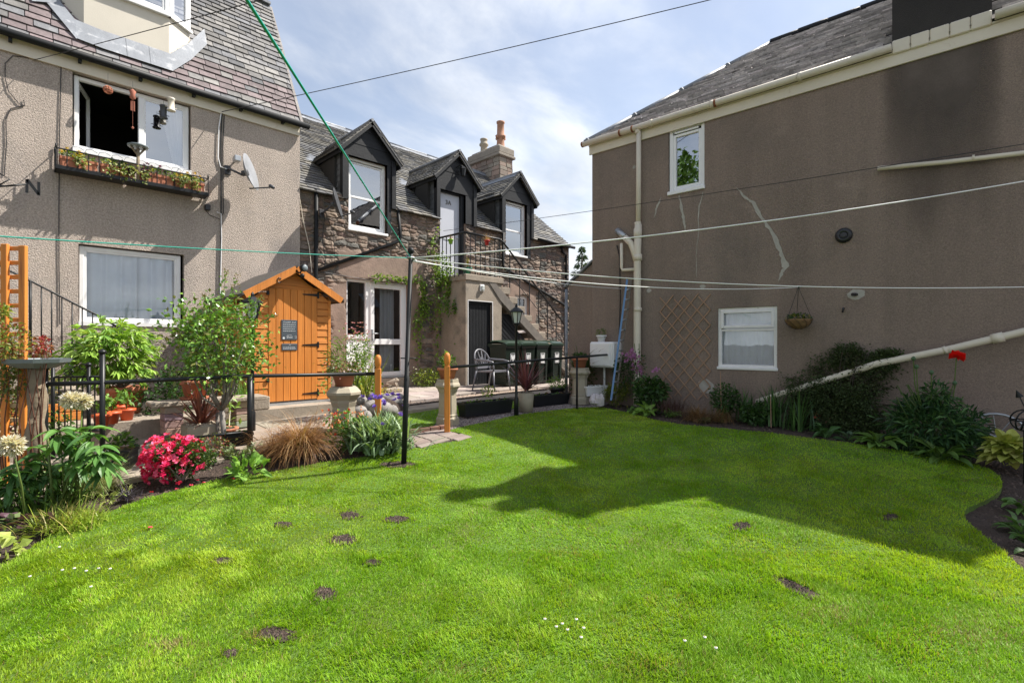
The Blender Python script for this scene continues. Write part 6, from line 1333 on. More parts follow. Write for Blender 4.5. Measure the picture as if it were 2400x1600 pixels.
# cabinet, trough, ladder on the brown wall
s_, z_ = rpx(1400, 800); t = thing('meter_cabinet', 'white box cabinet on the brown wall near the corner', 'cabinet', FRT.P(s_+.2, .1, -.4)); mb = MB(FRT); cs0, cs1 = .13, .62; cz0, cz1 = -.42, .03
mb.bev(cs0, cs1, .002, .30, cz0, cz1, .025); mb.build('housing', M['white'], t); mb = MB(FRT); mb.bev(cs0+.02, cs1-.06, .30, .312, cz0+.03, cz1-.03, .008); mb.build('door', M['white'], t); mb = MB(FRT); mb.tube([(cs0+.2, .12, cz0), (cs0+.2, .12, -1.0)], .02, 8); mb.build('pipe', M['white'], t)
potted('potted_plant', 'small white pot with green plant on top of the white cabinet', 'potted plant', FRT.P(.30, .17, .03), .085, .12, 'white', plantf=lambda mb, b: bush(mb, b+Vector((0, 0, .05)), (.09, .09, .07), 90, .045, .022, [(.10, .15, .05), (.2, .24, .07)]))
a = D(1375, 926, 8.6); b = D(1424, 926, 8.8); trough(a, b, .18, .17, 'white', 'white plastic trough on the ground below the meter cabinet', lambda mb, p, i: seedling(mb, p, 0))
t = thing('ladder', 'blue and grey metal ladder leaning edge on against the brown wall', 'ladder', D(1440, 935, 8.5))
LA0, LA1, LB0, LB1 = D(1432, 938, 8.30), D(1470, 655, 8.62), D(1443, 936, 8.48), D(1480, 652, 8.70)
mb = MB(); mb.bar(LA0, LA1, .03, .03); mb.build('stile', M['blue'], t); mb = MB(); mb.bar(LB0, LB1, .028, .03); mb.build('stile', M['wood'], t)
for k in range(11): p, q_ = LA0.lerp(LA1, .06+k*.085), LB0.lerp(LB1, .06+k*.085); mb = MB(); mb.tube([p, q_+(q_-p)*.12], .016, 8); mb.build('rung', M['galv'], t)
# white rock
b = D(1402, 946, 8.2); t = MB(); 
for i in range(5): P_ = []; c_ = b+Vector((rnd(-.05, .05), rnd(-.05, .05), .0)); t.lathe([(.07, 0), (.085*rnd(.8, 1.1), .05), (.06, .12), (.02, .18+rnd(-.03, .03))], c_, 7, ang=rnd(0, 1), axis=(rnd(-.4, .4), rnd(-.4, .4), 1))
solo(t, 'pale_rock', M['white_st'], 'pale pinkish fluted rock on the gravel at the end of the rail', 'rock')
# diamond trellis
t = thing('diamond_trellis', 'expanding cane diamond trellis fixed on the brown wall', 'trellis', FRT.P(rpx(1605, 930)[0], .02, -1.0)); A0, A1 = rpx(1548, 700)[0], rpx(1666, 700)[0]; Z1_, Z0_ = rpx(1605, 692)[1], rpx(1605, 935)[1]; 
sp_ = (A1-A0)/4.6; 
for sgn, bo_ in ((1, .014), (-1, .024)):
    mb = MB(FRT); c = Z0_-(A1-A0)*1.15
    k = 0
    while True:
        zc = Z0_-1.2+k*sp_*1.32
        if zc > Z1_+1.2: break
        p = []
        for a in (A0, A1):
            p.append([a, zc+sgn*(a-(A0+A1)/2)*1.15])
        # clip to the panel height
        (a0, z0), (a1, z1) = p; sl_ = (z1-z0)/(a1-a0); 
        lo = Z0_+rnd(-.05, .05); hi = Z1_+rnd(-.05, .05); ts = []
        for a in np.linspace(a0, a1, 41):
            zz1 = z0+sl_*(a-a0)
            if lo <= zz1 <= hi: ts.append(a)
        if len(ts) > 3: mb.bar((ts[0], bo_, z0+sl_*(ts[0]-a0)), (ts[-1], bo_, z0+sl_*(ts[-1]-a0)), .016, .008, up=tuple(FRT.ey))
        k += 1
    mb.build('canes', M['tan'], t)
# hanging basket
hk2 = FRT.P(rpx(1880, 672)[0], .22, rpx(1880, 676)[1]); bs_ = D(1873, 748, (hk2.x+hk2.y)/R2); bsk = Vector((hk2.x, hk2.y, bs_.z)); t = thing('hanging_basket', 'half round coir hanging basket on the brown wall', 'hanging basket', bsk)
mb = MB(); mb.lathe([(.001, -.135), (.07, -.125), (.13, -.08), (.165, -.02), (.17, .0), (.15, .0), (.12, -.03)], bsk, 20); mb.build('liner', M['coir'], t)
mb = MB(); 
for k in range(3): a = 2.1*k+.4; mb.tube([bsk+Vector((.17*math.cos(a), .17*math.sin(a), 0)), hk2], .0035, 4)
mb.tube([hk2, hkw], .008, 6); 
for k in range(10): a = .628*k; mb.tube([bsk+Vector((r_*1.02*math.cos(a+.3*i), r_*1.02*math.sin(a+.3*i), h_)) for i, (r_, h_) in enumerate(((.17, 0), (.155, -.05), (.11, -.105), (.03, -.135)))], .003, 4)
mb.build('wires', M['iron'], t); mb = MB(); bush(mb, bsk+Vector((0, 0, .02)), (.15, .15, .05), 200, .05, .025, DG+[(.25, .22, .04)]); mb.build('foliage', M['leaf'], t)

# ================================================================= LEFT GARDEN
# trellis post
t = thing('timber_trellis', 'tall orange timber trellis upright with cross slats at the left edge', 'trellis', G(30, 1120)); Yt = 4.65
def col_bar(mb, px0, px1, pyt, pyb, Y, dep=.035): a, b = D(px0, pyt, Y), D(px1, pyb, Y); f = Fr((0, 0, 0), c2w(1, 0), c2w(0, 1)); X0, X1 = (px0-1200)/1176*Y, (px1-1200)/1176*Y; mb.fr = f; mb.bev(X0, X1, Y, Y+dep, (805-pyb)/1176*Y, (805-pyt)/1176*Y, .004); mb.fr = W0
for (x0, x1, yt_) in ((0, 15, 571), (42, 58, 575)): mb = MB(); col_bar(mb, x0, x1, yt_, 1150, Yt); mb.build('upright', M['orange'], t)
for k in range(15): mb = MB(); y_ = 577+k*33.5; col_bar(mb, -20, 44, y_, y_+10, Yt+.036, .02); mb.build('slat', M['orange_h'] if k < 8 else M['pine'], t)
# handrail of the side steps
t = thing('side_stair_railing', 'black iron stair handrail with thin balusters sloping down past the lower window', 'railing', FH.P(.6, .9, -.9)); b_ = .88; pl_ = 13.75-b_*R2
hpp = lambda x, y: (fpx(x, y, pl_)[0], b_, fpx(x, y, pl_)[1]); mb = MB(FH); mb.tube([hpp(-60, 590), hpp(15, 631), hpp(71, 658), hpp(191, 720), hpp(235, 742), hpp(290, 775)], .013, 6); mb.build('handrail', M['iron'], t)
for k, x in enumerate((71, 97, 121, 145, 169, 193, 217, 241, 265)): 
    a, _, z = hpp(x, 658+(x-71)*.52); mb = MB(FH); mb.tube([(a, b_, z), (a, b_, z-.95)], .016 if k == 0 else .008, 6); mb.build('baluster', M['iron'], t)
mb = MB(FH)
for k in range(6): mb.box(-1.2, -.35+k*.26, .05, .9, -.935+(5-k)*.16, -.935+(6-k)*.16)
solo(mb, 'side_steps', M['concrete'], 'low concrete steps against the harled wall behind the maple leaved shrub', 'steps')
# bird table
b = G(88, 1148); Yb_ = (b.x+b.y)/R2; tp = D(86, 862, Yb_); t = thing('bird_bath', 'blue grey octagonal bird bath on a rough log post', 'bird bath', b)
mb = MB(); n_ = 9; mb.tube([b.lerp(tp, k/n_)+Vector((rnd(-.008, .008), rnd(-.008, .008), 0)) for k in range(n_+1)], [.072+.006*math.sin(k*2.1)+(.01 if k == 4 else 0) for k in range(n_+1)], 12); 
for (h_, a) in ((.55, 4.2), (.83, 5.0)): p = b.lerp(tp, h_); q_ = Vector((math.cos(a), math.sin(a), .3)); mb.tube([p, p+q_*.085], [.035, .025], 8)
mb.build('log_post', M['log'], t)
mb = MB(); mb.lathe([(.13, 0), (.235, .05), (.25, .085), (.24, .085), (.22, .06), (.001, .045)], tp, 8, ang=math.radians(15)); mb.build('tray', M['bluegrey'], t)
# iron gate with scrolls
Yg = 5.0; t = thing('garden_gate', 'black iron garden gate with scrolled top behind the log post', 'gate', D(170, 1050, Yg)); mb = MB()
for x_ in (124, 208): p = D(x_, 858 if x_ > 150 else 845, Yg); q_ = Vector((p.x, p.y, -1.15)); mb.tube([q_, p], .017, 8); mb.lathe([(.02, 0), (.028, .012), (.02, .03), (.004, .04)], p, 10)
mb.build('post', M['iron'], t); mb = MB()
for y_ in (884, 1010): mb = MB(); mb.tube([D(124, y_, Yg), D(236, y_-2, Yg)], .010, 6); mb.build('frame_bar', M['iron'], t)
for x_ in (138, 152, 166, 180, 194, 222): mb = MB(); mb.tube([D(x_, 884, Yg), D(x_, 1010, Yg)], .007, 5); mb.build('bar', M['iron'], t)
mb = MB(); 
for (cx, cy, r_, a0, a1) in ((185, 866, 24, 3.4, 7.5), (160, 872, 12, 0, 8), (196, 858, 10, 2, 9), (172, 852, 12, 1, 6)): mb.tube([D(cx+r_*(1-.05*(a-a0))*math.cos(a), cy-r_*(1-.05*(a-a0))*.8*math.sin(a), Yg) for a in np.arange(a0, a1, .4)], .005, 5)
mb.tube([D(112, 888, Yg), D(150, 876, Yg), D(180, 856, Yg), D(212, 880, Yg), D(236, 884, Yg)], .004, 4); mb.build('scrollwork', M['iron'], t)
mb = MB(); p = D(106, 866, 4.62); mb.tube([Vector((p.x, p.y, -1.2)), Vector((p.x, p.y, p.z))], .022, 8); mb.lathe([(.03, 0), (.036, .015), (.02, .04), (.002, .05)], p, 10); solo(mb, 'iron_post', M['iron'], 'short black iron post at the left end of the garden rail', 'post')
# orange planter box
p = FH.P(-.05, 1.75, -.93); t = thing('planter_box', 'orange timber planter box on the terrace behind the iron gate', 'planter', FH.P(.25, 1.9, -.935)); mb = MB(FH); mb.bev(-.35, .62, 1.62, 1.66, -.93, -.83, .004); mb.bev(-.35, .62, 1.62, 1.66, -.82, -.72, .004); mb.bev(-.35, -.31, 1.3, 1.62, -.93, -.72, .004); mb.bev(.58, .62, 1.3, 1.62, -.93, -.72, .004); mb.build('boards', M['orange_h'], t); mb = MB(FH); mb.box(-.31, .58, 1.3, 1.62, -.90, -.76); mb.build('compost', M['soil'], t)
mb = MB(); bush(mb, FH.P(.1, 1.45, -.66), (.4, .12, .1), 260, .05, .03, GR+[(.3, .08, .06)]); mb.build('foliage', M['leaf'], t)
# big lacy leaved shrub in terracotta pot
pb_ = FH.P(fpx(287, 965, 13.75-1.3*R2)[0], 1.3, -.935); t = thing('potted_shrub', 'large bright green lacy leaved shrub in a wide terracotta pot', 'potted shrub', pb_)
mb = MB(); mb.lathe([(.19, 0), (.25, .30), (.27, .30), (.275, .36), (.25, .36), (.24, .33), (.001, .32)], pb_, 24); mb.build('pot', M['terra'], t)
cen = D(270, 825, (pb_.x+pb_.y)/R2-.1); mb = MB(); 
for i in range(26): e = Vector(ell(cen, (.66, .40, .40), 1, .8)[0][0]); mb.tube([pb_+Vector((0, 0, .33)), pb_.lerp(e, .5)+Vector((0, 0, .22)), e], [.008, .005, .003], 5)
mb.build('stems', M['bark'], t)
mb = MB(); P_, d_ = ell(cen, (.58, .45, .42), 480, .7, 30); lf = unit(d_*np.array([1, 1, .25])+RNG.normal(size=(480, 3))*.3+np.array([0, 0, -.05])); palmate(mb, P_, lf, .15, .038, [(.24, .40, .06), (.30, .47, .08), (.16, .30, .05), (.36, .50, .12)], 5, 2.0); mb.build('foliage', M['leaf'], t)
# small nursery pots
for i, (x, y, v_) in enumerate(((297, 984, 1), (262, 992, 2), (238, 999, 3), (281, 975, 4))):
    b = HZ(x, y, -.933); potted('nursery_pot', ['small bright orange plant pot furthest right on the terrace edge', 'middle small orange plant pot with leafy seedling', 'small orange plant pot half behind the black rail post', 'small orange plant pot standing behind the others'][i], 'potted plant', b, .085, .14, 'terra_new', group='small orange pots on the terrace edge', plantf=lambda mb, b: (spray(mb, b, .20, .09, 6, [(.12, .24, .04), (.16, .3, .05)], .075, .035, 7)))
# bench of brick piers and a slab, pots on it
bn = thing('brick_bench', 'grey stone slab bench on brick piers behind the rose tree', 'bench', (1.85, 7.2, -1.08)); mb = MB(); mb.bev(1.15, 2.42, 7.02, 7.38, -.745, -.69, .01); mb.build('slab', M['concrete'], bn)
for x_ in (1.38, 1.82, 2.15):
    mb = MB(); z = -1.09; k = 0
    while z < -.75: mb.col = tuple(c*rnd(.8, 1.2) for c in (.36, .30, .24)); mb.bev(x_-.095, x_+.095, 7.07, 7.33, z+.004, min(z+.082, -.746), .005); z += .085
    mb.build('brick_pier', M['slabs'], bn)
potted('potted_plant', 'terracotta pot on a saucer on the brick bench', 'potted plant', Vector((1.62, 7.18, -.69)), .155, .24, 'terra', saucer=True, plantf=lambda mb, b: bush(mb, b+Vector((0, 0, .06)), (.16, .16, .13), 200, .07, .04, DG+GR))
t = thing('chive_trough', 'grey stone trough of chives with mauve flowers beside the shed', 'planter', (2.35, 7.45, -.935)); mb = MB(); mb.bev(2.02, 2.62, 7.50, 7.78, -.93, -.75, .012); mb.build('trough', M['concrete'], t); mb = MB(); bT = Vector((2.25, 7.62, -.76)); tuft(mb, bT, 260, .30, .005, [(.09, .2, .03), (.12, .25, .04)], (0, .45), (.1, .5), .09)
for i in range(11): e = bT+Vector((rnd(-.22, .22), rnd(-.1, .1), rnd(.2, .34))); mb.col = (.1, .22, .04); mb.tube([bT+Vector(((e.x-bT.x)*.3, 0, 0)), e], .0025, 4); flower(mb, e, .018, 9, (.45, .2, .5), cup=.8, layers=2, wf=.5)
mb.build('foliage', M['leaf'], t)
# low planters by the path
b = HZ(525, 1020, -1.10); potted('shallow_bowl', 'shallow terracotta bowl of succulents beside the trunk of the rose tree', 'potted plant', b, .15, .09, 'terra', plantf=lambda mb, b: bush(mb, b+Vector((.05, 0, .02)), (.07, .07, .04), 60, .04, .025, [(.25, .32, .2), (.2, .3, .12)]))
a = HZ(530, 1050, -1.14); b = HZ(592, 1042, -1.14); trough(a, b, .2, .14, 'black', 'black trough on the path just behind the rose tree trunk', seedling)
b = G(281, 1098); t = thing('square_planter', 'square black planter with green plant at the path edge', 'planter', b); f = Fr(b, c2w(.95, .3), c2w(-.3, .95)); mb = MB(f); mb.bev(-.12, .12, -.12, .12, 0, .20, .006); mb.bev(-.13, .13, -.13, .13, .17, .205, .004); mb.build('box', M['plastic_bk'], t); mb = MB(); bush(mb, b+Vector((0, 0, .26)), (.12, .12, .08), 90, .07, .05, DG+GR); mb.build('foliage', M['leaf'], t)
# left cordyline
b = G(410, 1082)+c2w(0, .45, .04); t = thing('cordyline', 'red cordyline with bronze sword leaves in a cream pot behind the azalea', 'potted plant', b); b2 = b.copy(); mb = MB(); mb.bev(b.x-.17, b.x+.17, b.y-.17, b.y+.17, b.z, b.z+.30, .02); mb.build('pot', M['claypot'], t); mb = MB(); stones_on(mb, RNG.uniform(-.14, .14, (60, 2))+np.array([b.x, b.y]), lambda x, y: b2.z+.30, .04, [(.5, .42, .3), (.4, .33, .25)]); mb.build('pebbles', M['gravel'], t)
tt_ = D(408, 1003, (b.x+b.y)/R2); mb = MB(); cordy(mb, Vector((b.x, b.y, tt_.z+.02)), .56, 110, [(.27, .09, .065), (.20, .06, .05), (.34, .14, .10), (.15, .05, .045)]); mb.build('foliage', M['glossy'], t)
# left crown pot
b = G(806, 1008); t = thing('chimney_pot_planter', 'wide crown shaped buff chimney pot behind the left orange post', 'planter', b, 'old buff chimney pots used as plant stands'); Yq = (b.x+b.y)/R2; tp = D(806, 905, Yq); H_ = tp.z-b.z; mb = MB(); mb.lathe([(.16, -.05), (.15, H_-.26), (.17, H_-.2), (.17, H_-.17), (.225, H_-.10), (.225, H_-.07), (.18, H_-.02), (.15, H_), (.12, H_), (.11, H_-.1)], b, 8, ang=.3); 
mb.build('crown', M['claypot'], t)
potted('potted_plant', 'terracotta pot of pink heuchera on the crown shaped chimney pot', 'potted plant', Vector((b.x, b.y, tp.z)), .145, .17, 'brickpot', plantf=lambda mb, b: (bush(mb, b+Vector((0, 0, .05)), (.19, .19, .09), 220, .05, .045, [(.10, .13, .04), (.2, .12, .08), (.14, .18, .05)]), [flower(mb, b+Vector((rnd(-.2, .2), rnd(-.2, .2), rnd(-.06, .16))), .014, 4, (.62, .3, .34)) for _ in range(60)]))
# rockery
tt_ = []
spots = [(842, 964, 7.25, .13), (868, 952, 7.4, .14), (893, 958, 7.3, .17), (846, 938, 7.6, .11), (872, 930, 7.8, .12), (905, 932, 7.9, .10), (925, 943, 7.9, .17), (944, 950, 8.0, .12), (918, 962, 7.5, .13), (855, 975, 7.1, .12), (935, 930, 8.2, .09), (890, 940, 7.6, .1)]
for i, (x, y, Y, r_) in enumerate(spots):
    c = D(x, y, Y); mb = MB(); mb.smooth = False; rows = []; n_ = 9; K = [rnd(.8, 1.15) for _ in range(n_)]
    mb.smooth = True; vs = []
    for j in range(6):
        ph = math.pi*(j+.5)/6
        for k in range(n_): rr2 = r_*math.sin(ph)*K[k]; vs.append((c.x+rr2*math.cos(6.28*k/n_), c.y+rr2*math.sin(6.28*k/n_)*.8, c.z+r_*.72*math.cos(ph)*rnd(.96, 1.04)))
    mb.add(vs, [(j*n_+k, j*n_+(k+1) % n_, (j+1)*n_+(k+1) % n_, (j+1)*n_+k) for j in range(5) for k in range(n_)]+[tuple(range(n_)), tuple(range(5*n_, 6*n_))], raw=True); o = mb.build('boulder', M['stone_r']); tagp(o, 'rounded grey boulder in the rockery beside the left orange gate post', 'boulder', 'rounded boulders of the rockery')
rk = MB(); 
c = D(890, 962, 7.8); rk.smooth = False
vs = []; n_ = 16
for (r_, h_) in ((.45, -.05), (.38, .10), (.25, .2), (.05, .24)):
    for k in range(n_): vs.append((c.x+r_*math.cos(6.28*k/n_)*rnd(.9, 1.1)*1.0, c.y+r_*math.sin(6.28*k/n_)*rnd(.9, 1.1), zg(c.x, c.y)+h_+rnd(-.02, .02)))
rk.add(vs, [(j*n_+k, j*n_+(k+1) % n_, (j+1)*n_+(k+1) % n_, (j+1)*n_+k) for j in range(3) for k in range(n_)], raw=True); o = rk.build('rockery_mound', M['soil']); o['kind'] = 'structure'
def yel(mb, b): bush(mb, b, (.42, .25, .05), 420, .03, .022, [(.55, .42, .03), (.3, .32, .05), (.16, .13, .12)], shell=1)
plant('rockery_plant', 'low yellow and bronze ground cover on top of the rockery', 'plant', D(880, 918, 8.1), yel)
b = D(917, 908, 10.0); t = thing('frog_statue', 'small stone frog figure sitting near the french door step', 'statue', b); mb = MB(); mb.bev(b.x-.2, b.x+.2, b.y-.12, b.y+.12, PZ, b.z, .02); mb.build('plinth', M['concrete'], t)
mb = MB(); f_ = c2w(1, .2); mb.tube([b+f_*-.13+Vector((0, 0, .03)), b+f_*-.06+Vector((0, 0, .07)), b+f_*.03+Vector((0, 0, .10)), b+f_*.10+Vector((0, 0, .15)), b+f_*.15+Vector((0, 0, .145))], [.02, .055, .06, .045, .015], 10)
for s in (-1, 1): q_ = c2w(0, s*.05); mb.tube([b+q_+f_*-.08+Vector((0, 0, .06)), b+q_*1.5+f_*.0+Vector((0, 0, .05)), b+q_*1.5+f_*-.08+Vector((0, 0, .012)), b+q_*1.5+f_*.0+Vector((0, 0, .01))], [.035, .028, .018, .012], 8); mb.tube([b+q_*.8+f_*.08+Vector((0, 0, .1)), b+q_+f_*.12+Vector((0, 0, .01))], [.02, .012], 7); mb.lathe([(.012, 0), (.014, .01), (.004, .02)], b+q_*.5+f_*.10+Vector((0, 0, .175)), 7)
mb.build('frog', M['concrete'], t)
# ================================================================= SHRUBS AND FLOWERS, LEFT
# rose tree with forked trunk
b = G(534, 1060); Y = (b.x+b.y)/R2; t = thing('rose_tree', 'bushy glossy green rose tree with pale forked trunk in front of the shed', 'small tree', b)
fk = D(520, 962, Y); cen = D(508, 812, Y); mb = MB(); mb.tube([b-Vector((0, 0, .05)), b.lerp(fk, .5)+c2w(-.015, 0), fk], [.034, .028, .030], 10); mb.build('trunk', M['bark'], t)
mb = MB(); tips = []
for i in range(15):
    e = Vector(ell(cen, (.55, .5, .52), 1, .9)[0][0]); e.z = max(e.z, fk.z+.15); side = (e-fk); m1 = fk.lerp(e, .33)+Vector((side.x*.12, side.y*.12, -.02)); m2 = fk.lerp(e, .68)+Vector((rnd(-.03, .03), rnd(-.03, .03), .03)); mb.tube([fk, m1, m2, e], [.016, .011, .007, .003], 6); tips += [m2, e]
mb.build('limbs', M['bark'], t)
mb = MB(); ROSE = [(.12, .25, .035), (.16, .32, .05), (.08, .18, .03), (.22, .38, .06), (.16, .17, .04)]
P_, d_ = ell(cen, (.57, .54, .56), 3500, .62, 70); keep = P_[:, 2] > fk.z+.10; P_, d_ = P_[keep], d_[keep]; n_ = len(P_); leaves(mb, P_, d_*.6+RNG.normal(size=(n_, 3))*.7+np.array([0, 0, .15]), .062*RNG.uniform(.6, 1.2, n_), .036, pcol(ROSE, n_), droop=.1)
for (x, y) in ((480, 690), (556, 650), (610, 700), (430, 760), (530, 640), (640, 740), (400, 790)):
    e = D(x, y, Y+rnd(-.2, .2)); s_ = e.lerp(cen, .4); mb.col = (.16, .14, .05); mb.tube([s_, e], [.004, .002], 5); P2_ = np3(s_)+RNG.uniform(.1, 1, (24, 1))*np3(e-s_)+RNG.normal(size=(24, 3))*.02; leaves(mb, P2_, RNG.normal(size=(24, 3))+np.array([0, 0, .5]), .055, .03, pcol(ROSE+[(.25, .2, .06)], 24)); leaves(mb, np3(e)+RNG.normal(size=(16, 3))*.022, RNG.normal(size=(16, 3))*.5+np.array([0, 0, 1]), .03, .012, pcol([(.28, .20, .09), (.2, .24, .06)], 16))
mb.build('foliage', M['glossy'], t)
mb = MB(); p = G(513, 1052); mb.tube([p-Vector((0, 0, .05)), D(509, 965, (p.x+p.y)/R2)], [.022, .02], 8); solo(mb, 'tree_stake', M['wood'], 'short weathered stake beside the rose tree trunk', 'stake')
mb = MB(); p = HZ(536, 1010, -1.08); mb.tube([p, D(541, 935, (p.x+p.y)/R2)], .006, 5); leaves(mb, np3(D(543, 945, (p.x+p.y)/R2))+RNG.normal(size=(22, 3))*np.array([.04, .04, .07]), RNG.normal(size=(22, 3))+np.array([0, 0, -.6]), .09, .045, pcol([(.22, .36, .07)], 22)); solo(mb, 'young_climber', M['leaf'], 'thin caned young plant with pale green leaves behind the rose trunk', 'plant')
# azalea
b = G(425, 1128); Y = (b.x+b.y)/R2; c = D(420, 1070, Y+.05); t = thing('azalea', 'low azalea covered in bright pink flowers at the front of the left bed', 'flowering shrub', b)
mb = MB(); [bush(mb, c+c2w(dx, dy, dz), (r_, r_, r_*.8), 700, .036, .018, [(.06, .12, .025), (.12, .16, .03), (.035, .08, .02)], shell=.9) for (dx, dy, dz, r_) in ((-.06, 0, .04, .19), (.10, 0, .06, .15), (-.13, 0, -.05, .14), (.04, 0, -.07, .17), (.2, .03, -.03, .12))]; mb.build('foliage', M['leaf'], t); mb = MB()
P_, d_ = [], []
for (dx, dy, dz, r_, n_) in ((-.08, 0, .06, .20, 120), (.08, .02, .08, .15, 70), (-.15, -.02, -.03, .15, 70), (.02, -.05, -.08, .17, 60), (-.12, -.06, -.13, .11, 30), (.16, 0, -.02, .11, 18)):
    q1, q2 = ell(c+c2w(dx*1.15, dy-.05, dz), (r_, r_, r_*.85), n_, .15); P_.append(q1); d_.append(q2)
P_, d_ = np.concatenate(P_), np.concatenate(d_)
for q, dd in zip(P_, d_):
    if q[2] < c.z-.20 or (c2w(1, 0).dot(Vector(dd)) > .55 and random.random() < .75): continue
    flower(mb, q, .038, 5, random.choice([(.78, .035, .13), (.85, .08, .22), (.60, .015, .09), (.88, .16, .30)]), up=tuple(dd+np.array([0, 0, .3])), cup=.35, wf=.85)
mb.build('flowers', M['petal'], t); mb = MB(); 
for i in range(8): a = rnd(0, 6.28); mb.tube([b, b+Vector((.05*math.cos(a), .05*math.sin(a), .06)), c+Vector((.18*math.cos(a), .18*math.sin(a), -.03))], [.01, .008, .004], 5)
mb.build('stems', M['bark'], t)
b = G(500, 1080); plant('small_shrub', 'reddish green dwarf azalea with few blooms right of the pink one', 'shrub', b, lambda mb, b: (bush(mb, b+Vector((0, 0, .16)), (.22, .18, .13), 560, .035, .016, [(.08, .13, .03), (.14, .11, .045), (.18, .2, .04), (.3, .06, .04)], shell=.8)))
b = G(560, 1110); plant('small_shrub', 'upright dark purple green shrub beside the brown sedge', 'shrub', b, lambda mb, b: spray(mb, b, .30, .22, 22, [(.12, .17, .06), (.18, .22, .09), (.10, .10, .05)], .055, .022, 16))
b = G(582, 1118); plant('leafy_plant', 'fresh light green broad leaved clump at the lawn edge by the sedge', 'plant', b, lambda mb, b: bush(mb, b+Vector((0, 0, .09)), (.15, .13, .08), 90, .12, .06, [(.18, .34, .06), (.24, .42, .08)], up=.9, rand=.35))
# brown sedge
def sedge(mb, b, n, L, pal=DRY, lean=(0, .8), curl=(1.0, 2.6), w=.006, rad=.06): tuft(mb, b, n, L, w, pal, lean, curl, rad, 7)
b = G(705, 1068); t = plant('brown_sedge', 'large mound of drooping bronze sedge grass between the azalea and the columbine', 'ornamental grass', b, lambda mb, b: (sedge(mb, b+Vector((0, 0, .02)), 1500, .68), sedge(mb, b+c2w(-.3, .1, .0), 500, .5)), pm='leaf')
# columbine with orange flowers
b = G(815, 1052); plant('columbine', 'columbine clump with small orange flowers left of the purple cornflowers', 'plant', b, lambda mb, b: (spray(mb, b, .46, .26, 26, [(.10, .21, .035), (.15, .28, .05)], .05, .032, 16), bush(mb, b+Vector((0, 0, .14)), (.26, .2, .13), 320, .05, .035, GR), [flower(mb, b+Vector((rnd(-.26, .26), rnd(-.2, .2), rnd(.20, .46))), .022, 5, random.choice([(.62, .22, .10), (.7, .35, .2), (.45, .05, .03)]), up=(rnd(-1, 1), rnd(-1, 1), .2), cup=.6) for _ in range(75)]))
b = G(745, 1010)+c2w(.1, .5); plant('wispy_plant', 'thin stemmed plant with small round leaves in front of the shed door', 'plant', b, lambda mb, b: [(mb.tube([b, b+Vector((dx*.5, dx*.3, h_*.5)), b+Vector((dx, dx*.4, h_))], [.004, .003, .002], 4), leaves(mb, np3(b+Vector((dx, dx*.4, h_)))+RNG.normal(size=(40, 3))*.05, RNG.normal(size=(40, 3)), .035, .028, pcol([(.16, .26, .05), (.25, .32, .08)], 40))) for dx, h_ in ((.0, .42), (-.25, .55), (.1, .8), (.12, .55))])
# purple perennial cornflower
b = G(893, 1052); t = plant('cornflower_clump', 'silvery green clump with violet blue cornflowers beside the clothes pole', 'flowering plant', b, lambda mb, b: (tuft(mb, b, 460, .47, .036, [(.20, .29, .16), (.26, .35, .22), (.15, .24, .09)], (.0, .7), (.3, 1.9), .13, 5), tuft(mb, b+Vector((0, 0, .16)), 380, .34, .032, [(.2, .3, .15), (.28, .38, .2), (.12, .2, .07)], (.0, .9), (.2, 1.6), .13, 5)), part='foliage')
mb = MB(); 
for i in range(24): a = rnd(0, 6.28); rr2 = rnd(.02, .28); e = b+Vector((rr2*math.cos(a), rr2*math.sin(a), rnd(.46, .62) if rr2 < .24 else rnd(.25, .5))); flower(mb, e, .042, 11, random.choice([(.18, .10, .62), (.24, .14, .7), (.12, .06, .4)]), up=(rnd(-.3, .3)-.2, rnd(-.3, .3)-.3, 1), cup=.55, wf=.28, layers=2)
mb.build('flowers', M['petal'], t)
# bush with pink flowers behind the rail
b = D(820, 985, 7.3); b.z = zg(b.x, b.y); t = plant('fuchsia_bush', 'tall airy green bush with pink blooms to the right of the shed', 'shrub', b, lambda mb, b: (bush(mb, D(822, 838, 7.35), (.36, .30, .36), 1500, .055, .022, [(.14, .24, .03), (.20, .30, .04), (.09, .18, .025)], shell=.8, clump=30), [mb.tube([b, D(822+rnd(-30, 30), 860, 7.35)], [.01, .005], 5) for _ in range(7)]))
mb = MB(); [flower(mb, D(rnd(808, 866), rnd(755, 800), 7.3+rnd(-.1, .1)), .02, 5, random.choice([(.6, .3, .36), (.5, .2, .28)])) for _ in range(70)]; mb.build('flowers', M['petal'], t)
b = D(852, 925, 7.7); plant('iris_clump', 'yellow green sword leaves behind the rockery before the french door', 'plant', b, lambda mb, b: tuft(mb, b, 46, .68, .03, [(.30, .38, .06), (.22, .32, .05), (.4, .42, .12)], (0, .45), (.1, .6), .08, 5))
b = D(862, 915, 7.9); plant('leafy_plant', 'green leafy plant with white flowers above the rockery', 'plant', b, lambda mb, b: (bush(mb, b+Vector((0, 0, .12)), (.22, .15, .16), 320, .06, .045, GR), [flower(mb, b+Vector((rnd(-.2, .2), rnd(-.1, .1), rnd(.1, .26))), .018, 5, (.6, .6, .58)) for _ in range(14)]))
